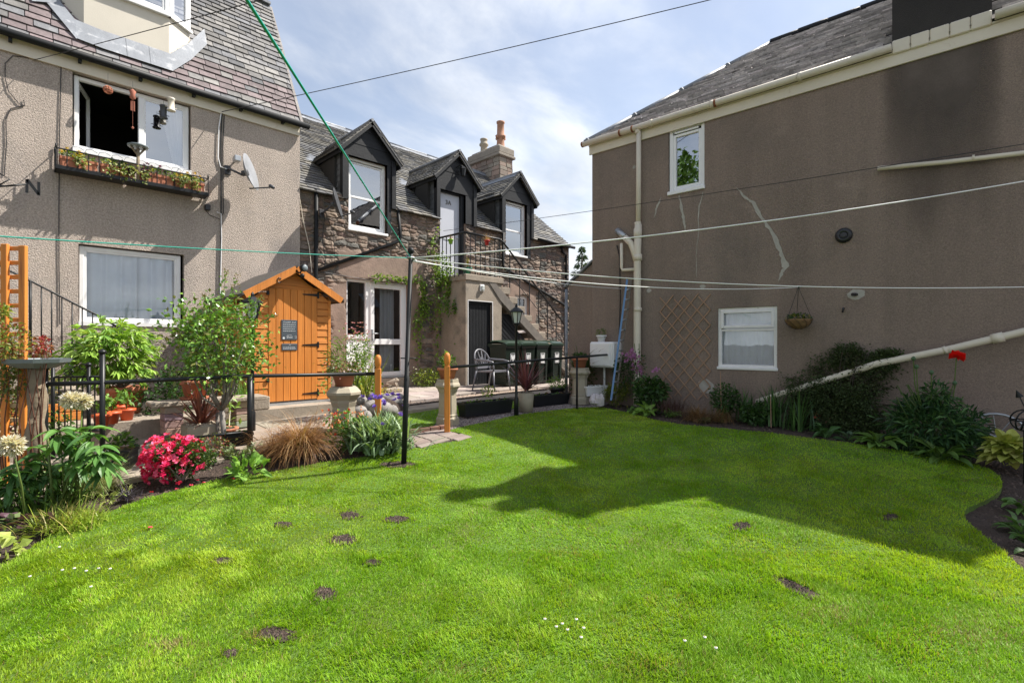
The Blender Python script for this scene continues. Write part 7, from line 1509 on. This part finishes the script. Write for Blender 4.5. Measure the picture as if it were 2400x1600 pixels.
# peonies with white puff flowers
b = G(150, 1190); Y = (b.x+b.y)/R2
def puff(mb, c, r):
    n_ = 700; d = unit(RNG.normal(size=(n_, 3))); leaves(mb, np3(c)+d*r*.25, d+RNG.normal(size=(n_, 3))*.25, r*RNG.uniform(.45, .85, n_), r*.26, pcol([(.72, .68, .60), (.62, .55, .42), (.78, .76, .72)], n_, .1), fold=.3, droop=0)
t = thing('peony', 'tall green plant with two fluffy white flower heads at the left front', 'flowering plant', b); mb = MB(); fl = [D(167, 938, Y-.05), D(193, 940, Y+.0), D(28, 1044, Y-.55)]
bz_ = [b, b+c2w(.03, .05), G(60, 1230)]
for i, e in enumerate(fl): mb.col = (.16, .22, .06); mb.tube([bz_[i], bz_[i].lerp(e, .5)+c2w(.02, 0), e], [.009, .007, .005], 6)
mb.tube([G(125, 1200), D(110, 1010, Y)], [.012, .008], 6)
for i, (x, y) in enumerate(((190, 1060), (235, 1050), (140, 1010), (90, 1050), (60, 1090), (215, 1005), (160, 1090), (110, 1100), (30, 1110), (250, 1075), (185, 1020))):
    c = D(x, y, Y+rnd(-.25, .15)); mb.col = (.14, .2, .05); q_ = b+c2w(rnd(-.1, .1), rnd(-.1, .1)); mb.tube([q_, q_.lerp(c, .6)+Vector((0, 0, .05)), c], [.007, .005, .004], 5); k_ = 9; az = RNG.uniform(0, 6.28, k_); 
    for s in range(3): broad(mb, np.tile(np3(c), (k_, 1))-np.array([0, 0, s*.05]), np.stack([np.cos(az+s), np.sin(az+s), .35-.3*s+0*az], 1), .19*RNG.uniform(.7, 1.15, k_), .05, pcol([(.09, .21, .045), (.14, .29, .065), (.07, .16, .045)], k_), .45)
mb.build('foliage', M['leaf'], t)
for i, (c, r_) in enumerate(((fl[0], .085), (fl[1], .08), (fl[2]+Vector((0, 0, .0)), .088))): mb = MB(); puff(mb, c, r_); mb.build('flower_head', M['petal'], t)
# climber on the trellis and shrubs at the left edge
def climb(mb, b):
    for (x, y, r_, n_, pal) in ((30, 800, .20, 420, [(.13, .20, .03), (.25, .25, .05), (.2, .08, .03)]), (70, 850, .18, 420, [(.22, .17, .05), (.20, .05, .05), (.12, .17, .04)]), (20, 880, .22, 520, [(.10, .17, .03), (.16, .2, .04)]), (95, 812, .10, 130, [(.3, .04, .04), (.28, .12, .05)]), (50, 960, .25, 520, [(.10, .17, .03), (.24, .24, .05), (.22, .06, .04)]), (110, 900, .12, 160, [(.12, .18, .04), (.25, .2, .08)]), (130, 1000, .16, 240, GR), (20, 730, .07, 90, YG)):
        bush(mb, D(x-(14 if x < 60 else 0), y, (4.45 if x < 55 and y != 960 else 5.0)+rnd(-.05, .1)), (r_*.85, r_*.85, r_), n_, .05, .026, pal, shell=1.0, rand=1.0)
    for i in range(12): x0 = rnd(0, 110); mb.col = (.16, .07, .045); mb.tube([D(x0, 1140, 4.5), D(x0+rnd(-20, 20), 980, 4.5), D(x0+rnd(-30, 30), 800+rnd(-40, 40), 4.5)], [.007, .005, .002], 5)
plant('climbing_shrub', 'mixed red and green leaved climber growing over the left trellis', 'climber', G(40, 1130), climb)
plant('dark_shrub', 'dense low green foliage at the foot of the log post', 'plant', G(60, 1190), lambda mb, b: (bush(mb, b+Vector((0, 0, .12)), (.45, .4, .2), 900, .07, .035, DG+GR, shell=.9), tuft(mb, b+c2w(.2, 0), 130, .35, .012, GR, (0, .6), (.2, 1), .15)))
b = G(225, 1150); plant('feather_grass', 'soft pale green feather grass behind the dark mondo tuft', 'ornamental grass', b, lambda mb, b: tuft(mb, b, 900, .42, .0035, [(.30, .34, .14), (.22, .28, .08), (.4, .4, .2)], (.1, .9), (.5, 1.9), .07, 6))
b = G(298, 1168); plant('black_mondo_grass', 'small tuft of black grass on the bare soil', 'ornamental grass', b, lambda mb, b: tuft(mb, b, 170, .15, .006, [(.03, .026, .035), (.08, .07, .085)], (.2, 1.1), (.4, 1.6), .03, 4), pm='glossy')
b = G(150, 1232); plant('golden_grass', 'yellow green spiky grass clump at the left lawn edge', 'ornamental grass', b, lambda mb, b: (tuft(mb, b, 650, .21, .008, [(.30, .38, .05), (.22, .33, .04), (.42, .36, .12)], (.1, 1.1), (.3, 1.4), .09, 4), tuft(mb, b+c2w(.15, .0), 350, .16, .008, [(.34, .42, .06), (.24, .36, .04)], (.1, 1.1), (.3, 1.4), .06, 4)))
b = G(250, 1190); plant('straggly_plant', 'sparse yellowing plant beside the black mondo grass', 'plant', b, lambda mb, b: spray(mb, b, .20, .16, 9, [(.35, .38, .12), (.25, .33, .08)], .05, .02, 6))
b = G(45, 1245); plant('round_leaved_plant', 'purple and green round leaved plant on the soil at the left', 'plant', b, lambda mb, b: (bush(mb, b+Vector((0, 0, .06)), (.17, .12, .06), 60, .07, .075, [(.10, .14, .06), (.12, .06, .08), (.15, .2, .08)], up=.5), bush(mb, b+c2w(.22, .0, .06), (.04, .04, .04), 12, .07, .08, [(.12, .07, .08), (.1, .12, .06)], up=.8)))
b = G(8, 1300); plant('yellow_leaved_plant', 'pale yellow green broad leaves at the lower left edge', 'plant', b, lambda mb, b: bush(mb, b+Vector((0, 0, .05)), (.09, .09, .05), 30, .11, .07, [(.36, .42, .10), (.3, .38, .08)], up=.5))
plant('dark_shrub', 'dark green leafy shrub between the terracotta bench pot and the harled wall', 'shrub', Vector((1.55, 8.1, -.93)), lambda mb, b: bush(mb, b+Vector((0, 0, .28)), (.45, .3, .33), 800, .07, .045, DG, shell=.9))
# creeper on the cottage and stair
t = thing('wall_creeper', 'green creeper trained over the french door and up the stair block', 'climber', FC.P(6.9, .1, -.95)); mb = MB(FC); lm_ = MB()
def vine(pts, n, wd_, off=.09, pal=((.16, .27, .04), (.22, .34, .05), (.10, .19, .03))):
    P = [FC.P(fpx(x, y, 13.9-off*R2)[0], off, fpx(x, y, 13.9-off*R2)[1]) for x, y in pts]; mb.tube([tuple(FC.P(0, 0, 0)*0+p) if False else p for p in P], .006, 5)
    for k in range(n): i = random.randrange(len(P)-1); s = rnd(0, 1); c = P[i].lerp(P[i+1], s); Q.append([c.x+random.gauss(0, wd_), c.y-abs(random.gauss(0, .04)), c.z+random.gauss(0, wd_)]); Cq.append(random.choice(pal))
Q, Cq = [], []
vine([(868, 648), (905, 652), (945, 655), (985, 652), (990, 700), (985, 760), (978, 860)], 380, .045)
vine([(985, 655), (995, 700), (975, 740), (970, 790)], 240, .07); vine([(1000, 740), (985, 720), (1010, 700)], 120, .07)
vine([(1025, 900), (1022, 820), (1018, 740), (1024, 680), (1022, 640), (1008, 590), (1020, 540)], 330, .06); vine([(1022, 760), (1040, 700), (1060, 660), (1045, 625), (1025, 600)], 420, .08, .3); vine([(1030, 700), (1060, 730), (1075, 700), (1080, 770), (1076, 812)], 330, .08, .55, ((.08, .17, .025), (.12, .24, .035))); vine([(1020, 640), (1040, 650), (1065, 690)], 320, .09, .35)
Q = np.array(Q); n_ = len(Q); leaves(lm_, Q, RNG.normal(size=(n_, 3))*.7+np.array([0, -.7, -.2]), .075*RNG.uniform(.6, 1.2, n_), .05, np.array(Cq)*RNG.uniform(.75, 1.25, (n_, 1)))
mb.build('stems', M['bark'], t); lm_.build('foliage', M['leaf'], t)
b = FC.P(fpx(998, 897, 13.9-.45*R2)[0], .45, PZ); plant('wall_shrub', 'low yellow green shrub with white flowers right of the french door', 'shrub', b, lambda mb, b: (bush(mb, b+Vector((0, 0, .2)), (.38, .26, .22), 900, .05, .025, [(.22, .30, .04), (.15, .23, .035), (.3, .36, .06)], shell=.8), [flower(mb, b+Vector((rnd(-.4, -.1), rnd(-.2, .1), rnd(.3, .45))), .02, 5, (.7, .7, .7)) for _ in range(12)]))
b = D(1143, 912, 9.6); b.z = -1.0; plant('small_plant', 'tiny light green sprout at the patio edge before the chair', 'plant', b, lambda mb, b: bush(mb, b+Vector((0, 0, .1)), (.13, .1, .07), 70, .07, .035, YG+[(.25, .4, .06)]))
# dark spiky shrub at the corner behind the chimney pot, plus bits
b = D(1365, 930, 9.1); b.z = -1.04; plant('spiky_shrub', 'tall dark fern like shrub beside the corner of the brown house', 'shrub', b, lambda mb, b: (tuft(mb, b+Vector((0, 0, .5)), 240, .62, .022, [(.05, .09, .025), (.08, .12, .035), (.10, .10, .04)], (.1, 1.5), (.3, 1.3), .08, 5), bush(mb, b+Vector((0, 0, .4)), (.26, .22, .42), 700, .07, .025, [(.035, .07, .02), (.06, .09, .03)], shell=1)))
b = D(1306, 925, 9.3); b.z = -1.03; potted('potted_plant', 'black tub of ferns and purple flowers before the last bin', 'potted plant', b, .14, .22, 'plastic_bk', plantf=lambda mb, b: (bush(mb, b+Vector((0, 0, .07)), (.2, .18, .12), 320, .06, .02, [(.14, .26, .05), (.2, .34, .06)], shell=1), [flower(mb, b+Vector((rnd(-.1, .1), rnd(-.1, .1), .17)), .02, 6, (.35, .2, .5)) for _ in range(6)]))
# ================================================================= RIGHT BED (in the shade of the brown house)
def GB(x, y): return G(x, y, -.02)
b = GB(1448, 952); plant('golden_shrub', 'yellow green small leaved shrub at the corner of the shaded bed', 'shrub', b, lambda mb, b: bush(mb, b+Vector((0, 0, .2)), (.30, .24, .24), 1300, .035, .022, [(.22, .24, .03), (.15, .19, .03), (.08, .12, .02)], shell=.8, clump=20))
b = D(1500, 935, 8.2); b.z = zg(b.x, b.y); t = plant('clematis', 'pink clematis on canes climbing beside the cream downpipe', 'climber', b, lambda mb, b: (bush(mb, D(1462, 870, 8.62), (.12, .2, .28), 420, .06, .03, DG), bush(mb, D(1497, 870, 8.2), (.12, .12, .35), 260, .05, .025, DG+[(.2, .13, .06)]), bush(mb, D(1525, 918, 8.0), (.36, .26, .24), 800, .08, .05, DG, shell=.9), [mb.tube([b, D(1492+dx, 805, 8.25)], .006, 5) for dx in (-5, 6)]))
mb = MB(); [flower(mb, D(*(random.choice([(1478, 828), (1487, 838), (1470, 838), (1490, 858), (1498, 866)])), 8.2)+Vector((rnd(-.07, .07), rnd(-.07, .07), rnd(-.07, .07))), .032, 5, (.40, .17, .36), up=(-.5, -.8, .2)) for _ in range(60)]; [flower(mb, D(rnd(1528, 1545), rnd(862, 872), 7.9), .03, 5, (.45, .2, .42), up=(-.5, -.8, .2)) for _ in range(7)]; mb.build('flowers', M['petal'], t)
BL = [(.12, .22, .045), (.16, .28, .06), (.09, .17, .035)]
def rosette(mb, b, n, L, W, pal, lean=(.5, 1.25)): mb.col = pal[0]; R = np.tile(np3(b), (n, 1))+RNG.normal(size=(n, 3))*.02; az = RNG.uniform(0, 6.28, n); C = pcol(pal, n, .2); ln = RNG.uniform(*lean, n); d = np.stack([np.cos(az)*np.sin(ln), np.sin(az)*np.sin(ln), np.cos(ln)], 1); st_ = R+d*L*.45; broad(mb, st_, d, L*RNG.uniform(.6, 1.1, n), W, C, .5); [mb.tube([Vector(R[i]), Vector(st_[i])], .004, 4) for i in range(n)]
for (x, y, n_, L, W, pal, lab, nm) in (
    (1515, 975, 26, .20, .08, [(.17, .30, .05), (.22, .36, .07)], 'light green broad leaved clump below the clematis', 'leafy_plant'), (1545, 968, 16, .10, .05, [(.10, .15, .09), (.08, .12, .07)], 'small grey green plant right of the light green clump', 'leafy_plant'),
    (1575, 975, 34, .12, .035, [(.16, .28, .06)], 'small bright green tufted plant left of the bronze grass', 'leafy_plant'), (1478, 965, 14, .09, .05, BL, 'tiny leafy plant at the lawn corner under the golden shrub', 'leafy_plant'),
    (1938, 1022, 40, .16, .045, [(.08, .17, .05), (.06, .13, .04)], 'narrow leaved green plant just right of the salmon poppy', 'leafy_plant'), (1990, 1030, 20, .10, .04, [(.10, .16, .09)], 'small greyish plant between two larger leafy clumps', 'leafy_plant'),
    (2062, 1048, 34, .25, .085, BL, 'broad leaved green clump at the lawn edge below the poppies', 'leafy_plant'), (2205, 1080, 36, .23, .08, [(.10, .19, .04), (.13, .22, .05)], 'broad leaved clump nearest the lawn below the poppy foliage', 'leafy_plant'),
    (1650, 990, 18, .09, .05, [(.12, .12, .05)], 'small dull plant before the bronze grass', 'leafy_plant'), (2392, 1250, 22, .12, .05, [(.08, .16, .04)], 'dark broad leaves at the right edge of the bed', 'leafy_plant'), (2404, 1200, 24, .16, .06, [(.09, .18, .04), (.13, .24, .06)], 'green broad leaves high on the right edge', 'leafy_plant'), (2425, 1290, 18, .13, .06, [(.09, .17, .05)], 'lowest broad leaves at the right edge', 'leafy_plant')):
    plant(nm, lab, 'plant', GB(x, y), lambda mb, b, n_=n_, L=L, W=W, pal=pal: rosette(mb, b, n_, L, W, pal))
plant('bronze_grass', 'bronze brown grass mound below the lower window of the brown house', 'ornamental grass', GB(1632, 985), lambda mb, b: (sedge(mb, b, 520, .40, [(.22, .12, .055), (.28, .17, .08), (.15, .09, .04)]), sedge(mb, b+c2w(.3, -.1), 350, .38, [(.22, .12, .055), (.15, .13, .05)])))
plant('dark_grass', 'dark reddish grass tuft behind the bronze mound', 'ornamental grass', D(1570, 962, 7.7), lambda mb, b: tuft(mb, b, 260, .26, .006, [(.07, .035, .03), (.10, .05, .04)], (.0, .8), (.2, .9), .12, 4))
def lowbush(x, y, Y, r, n, L, W, pal, lab, nm='shrub', cat='shrub', spr=0, h=0):
    b = D(x, y, Y); b.z = zg(b.x, b.y)-.02
    plant(nm, lab, cat, b, lambda mb, b: (bush(mb, D(x, y, Y)+Vector((0, 0, 0)), r, n, L, W, pal, shell=.95), spray(mb, b, h, r[0], spr, pal, L, W, 18) if spr else None))
lowbush(1700, 935, 7.3, (.24, .2, .22), 700, .055, .028, DG, 'dark leafy shrub under the left of the lower window', 'dark_shrub', spr=10, h=.5)
lowbush(1775, 968, 7.0, (.28, .2, .17), 700, .055, .035, DG, 'low dark green clump in front of the irises', 'dark_shrub')
for (x, y, Y, n_, lab) in ((1748, 950, 7.2, 40, 'left clump of dark iris leaves below the window'), (1818, 965, 6.9, 60, 'tall middle clump of dark iris leaves crossing the sloping pipe'), (1868, 985, 6.6, 34, 'right clump of iris leaves beside the salmon poppy')):
    b = D(x, y, Y); b.z = zg(b.x, b.y)-.02; plant('iris_clump', lab, 'plant', b, lambda mb, b, n_=n_: tuft(mb, b, n_, .60, .026, [(.055, .12, .03), (.08, .16, .04), (.04, .09, .03)], (0, .35), (.05, .8), .07, 5), group='iris clumps in the shaded bed')
# herringbone cotoneaster against the wall
b = FRT.P(rpx(1975, 985)[0], .12, -1.2); t = thing('cotoneaster', 'dark wall shrub with arching herringbone branches crossed by the sloping pipe', 'shrub', b); mb = MB(); lf_ = MB()
base_s = rpx(1975, 985)[0]
for i in range(44):
    s1_, z1_ = rpx(rnd(1850, 2105), 0)[0], 0; x_ = rnd(1850, 2105); ytop = 800+abs(x_-1985)*.55+rnd(0, 90); s1_, z1_ = rpx(x_, ytop); off = rnd(.05, .2) if ytop > 850 else rnd(.1, .3); e = FRT.P(s1_, off, z1_); st_ = FRT.P(base_s+rnd(-.15, .15), rnd(.05, .2), -1.15); m_ = st_.lerp(e, .55)+Vector((0, 0, .18)); pts = [st_, m_, e, e+(e-m_)*.15-Vector((0, 0, .05))]; mb.tube(pts, [.010, .006, .003, .001], 5)
    n_ = 110; tt2 = RNG.uniform(.25, 1, n_); a_ = np.array([np3(p) for p in pts[:3]]); Pq = ((1-tt2)**2)[:, None]*a_[0]+(2*tt2*(1-tt2))[:, None]*(a_[1]*1.0)+(tt2**2)[:, None]*a_[2]; sd3 = np.array(np3(FRT.ex))*RNG.choice([-1, 1], n_)[:, None]; Pq = Pq+sd3*RNG.uniform(0, .07, (n_, 1)); leaves(lf_, Pq, sd3+RNG.normal(size=(n_, 3))*.5, .034, .020, pcol([(.050, .062, .024), (.07, .08, .03), (.035, .045, .02)], n_))
for (x, y, r_) in ((1890, 905, .28), (1960, 930, .38), (1950, 870, .34), (2050, 860, .26), (2020, 930, .32), (1880, 950, .22), (2000, 965, .34), (1920, 955, .3), (1970, 1000, .26), (2040, 985, .24), (1890, 985, .2), (2080, 840, .18), (1990, 830, .22)):
    s_, z_ = rpx(x, y); bush(lf_, FRT.P(s_, .08 if y < 900 else .22, z_), (.10 if y < 900 else .2, r_, r_*.75), 1250, .034, .022, [(.045, .07, .025), (.06, .085, .03)], shell=1.2, clump=40)
mb.build('branches', M['twig'], t); lf_.build('foliage', M['needles'], t)
# poppies
b = D(2190, 1040, 5.66); b.z = zg(b.x, b.y)-.02; Y = 5.66; t = thing('oriental_poppy', 'tall dark feathery poppy plant with one red bloom and round buds', 'flowering plant', b); mb = MB(); PG = [(.04, .10, .035), (.06, .14, .045), (.03, .075, .03), (.09, .18, .055)]
bush(mb, D(2180, 1000, Y), (.24, .42, .30), 1700, .13, .026, PG, shell=.9, up=.2, clump=30); bush(mb, D(2190, 925, Y), (.16, .22, .16), 320, .11, .022, PG, shell=.9, clump=12); bush(mb, D(2265, 1000, Y), (.2, .2, .2), 260, .11, .022, PG); mb.col = (.1, .15, .05); [mb.tube([b+Vector((0, rnd(-.15, .15), 0)), D(2180+rnd(-80, 80), rnd(900, 990), Y)], .006, 5) for _ in range(14)]
for (x, y) in ((2148, 864), (2141, 845), (2183, 877), (2238, 902), (2205, 938), (2242, 834)):
    e = D(x, y, Y-.1); q_ = D(2180+(x-2180)*.4, 980, Y); mb.col = (.12, .20, .05); mb.tube([q_, q_.lerp(e, .6)+c2w((x-2180)*.0008, 0), e], .005, 5)
    if x != 2242: mb.col = (.10, .17, .09); mb.lathe([(.005, -.005), (.02, .01), (.024, .025), (.015, .042), (.003, .05)], e, 8)
mb.build('foliage', M['leaf'], t); mb = MB(); flower(mb, D(2242, 838, Y-.1), .095, 6, (.72, .012, .008), up=tuple(c2w(.15, -.35, 1)), cup=.35, wf=1.2, layers=2); mb.build('flower', M['petal'], t)
b = GB(1925, 1005); Y = (b.x+b.y)/R2; t = thing('salmon_poppy', 'salmon pink poppy with dark centre low in the shaded bed', 'flower', b); mb = MB(); e = D(1914, 974, Y-.02); mb.col = (.1, .16, .05); mb.tube([b, e], .004, 5); leaves(mb, np.tile(np3(b), (14, 1)), RNG.normal(size=(14, 3))+np.array([0, 0, .4]), .12, .02, pcol(PG, 14)); mb.build('stem', M['leaf'], t); mb = MB(); flower(mb, e, .062, 5, (.62, .16, .11), up=tuple(c2w(0, -1, .35)), cup=.12, wf=1.3, center=(.02, .01, .02)); mb.build('bloom', M['petal'], t)
# yellow hosta, wheel and armillary at the right edge
b = D(2362, 1060, 5.12); b.z = zg(b.x, b.y)-.02; t = plant('hosta', 'large yellow green hosta at the right edge below the armillary', 'plant', b, lambda mb, b: (rosette(mb, b+Vector((0, 0, .12)), 90, .20, .10, [(.38, .42, .09), (.30, .36, .07), (.45, .46, .14)], (.3, 1.5)), rosette(mb, b+Vector((0, 0, .22)), 60, .17, .085, [(.42, .45, .1), (.34, .4, .08)], (.2, 1.3))))
s_, z_ = rpx(2335, 1010); c = FRT.P(s_, .12, -1.05); t = thing('old_wheel', 'grey spoked wheel leaning on the brown wall behind the hosta', 'wheel', c); mb = MB(FRT); R_ = .26
mb.tube([(s_+R_*math.cos(a), .10, -1.05+R_*math.sin(a)) for a in np.arange(0, 6.4, .26)], .014, 6)
for k in range(12): a = k*.5236; mb.tube([(s_, .10, -1.05), (s_+R_*math.cos(a+.12*(k % 2)), .10, -1.05+R_*math.sin(a+.12*(k % 2)))], .005, 5)
mb.build('rim', M['galv'], t)
Y = 4.75; c = D(2402, 985, Y); t = thing('armillary', 'black iron armillary sundial with arrow cut by the right edge', 'sundial', Vector((c.x, c.y, zg(c.x, c.y)))); mb = MB(); r_ = .10
for ax in ((0, 0, 1), (1, 0, 0), (.6, .8, .2), (0, 1, .3)): M3 = Vector(ax).to_track_quat('Z', 'Y').to_matrix(); mb.tube([c+M3 @ Vector((r_*math.cos(a), r_*math.sin(a), 0)) for a in np.arange(0, 6.6, .35)], .007, 6)
mb.build('rings', M['iron'], t); mb = MB(); a0, a1 = D(2384, 918, Y), D(2430, 1010, Y); mb.tube([a0, a1], .005, 6); mb.lathe([(.03, 0), (.001, .07)], a0+(a1-a0).normalized()*.05, 8, axis=(a0-a1)); mb.tube([Vector((c.x, c.y, c.z-r_)), Vector((c.x, c.y, zg(c.x, c.y)))], .012, 8); mb.build('arrow', M['iron'], t)
for i, (x0, y0, x1, y1, Y, lab) in enumerate(((2193, 870, 2205, 925, 6.4, 'thin brown cane in the poppy foliage'), (1688, 870, 1690, 940, 7.2, 'thin cane below the left of the lower window'), (1806, 930, 1807, 985, 6.7, 'thin cane among the iris leaves'), (1935, 990, 1958, 968, 6.6, 'pale cane leaning low beside the salmon poppy'))):
    mb = MB(); p, q_ = D(x0, y0, Y), D(x1, y1, Y); mb.tube([p, q_+(q_-p)*.3], .005, 5); solo(mb, 'garden_cane', M['tan'], lab, 'cane', 'garden canes in the shaded bed')
# ================================================================= BEYOND
def tree(name, label, base, h, r, n, pal, conifer=False, L=.35):
    t = thing(name, label, 'tree', base); B_ = Vector(base); mb = MB(); mb.tube([B_, B_+Vector((0, 0, h*.55)), B_+Vector((0, 0, h*.97))], [r*.10, r*.06, r*.02], 8)
    for i in range(16): a = rnd(0, 6.28); z_ = h*rnd(.3, .85); q_ = B_+Vector((0, 0, z_)); k_ = r*(1-z_/h if conifer else .8); mb.tube([q_, q_+Vector((math.cos(a)*k_*.8, math.sin(a)*k_*.8, h*.08))], [r*.03, r*.008], 5)
    mb.build('trunk', M['bark'], t); mb = MB()
    if conifer:
        z_ = RNG.uniform(.12, 1, n)**.8; a = np.round(RNG.uniform(0, 6.28, n)*1.6)/1.6+RNG.normal(size=n)*.12; lv = np.round(z_*14)/14+RNG.normal(size=n)*.012; rr2 = r*(1.02-lv)*RNG.uniform(.15, 1, n)**.6*(1+.25*np.sin(a*3+lv*40)); P_ = np.stack([B_.x+rr2*np.cos(a), B_.y+rr2*np.sin(a), B_.z+h*lv-rr2*.12], 1); leaves(mb, P_, np.stack([np.cos(a), np.sin(a), -.1+0*a], 1)+RNG.normal(size=(n, 3))*.4, L, L*.3, pcol(pal, n))
    else:
        for k in range(9): a = rnd(0, 6.28); bush(mb, B_+Vector((math.cos(a)*r*.5, math.sin(a)*r*.5, h*rnd(.45, .85))), (r*.6, r*.6, h*.2), n//9, L, L*.6, pal, shell=.9, clump=16)
    mb.build('crown', M['needles' if conifer else 'leaf'], t)
b = D(1364, 805, 34); b.z = -1.05; tree('conifer', 'dark conifer top showing above the lean-to coping', b, 7.4, 2.3, 1900, [(.09, .15, .07), (.12, .18, .09)], True, .28)
b = D(1334, 805, 24); b.z = -1.05; tree('leafy_tree', 'light green tree in the gap between cottage and lean-to', b, 3.6, 1.5, 5000, [(.16, .28, .04), (.22, .36, .05), (.12, .22, .04)], False, .16)
b = D(1345, 805, 29); b.z = -1.05; tree('leafy_tree', 'green hedge tree behind the gap, below the conifer', b, 3.4, 1.8, 4000, [(.12, .2, .04), (.08, .16, .03)], False, .18)

b = c2w(-15.5, .6, -1.2); t = tree('leafy_tree', 'tall green tree beyond the harled house, seen reflected in the upper right window', b, 12.0, 4.0, 9000, [(.05, .11, .018), (.09, .17, .03)], False, .40)
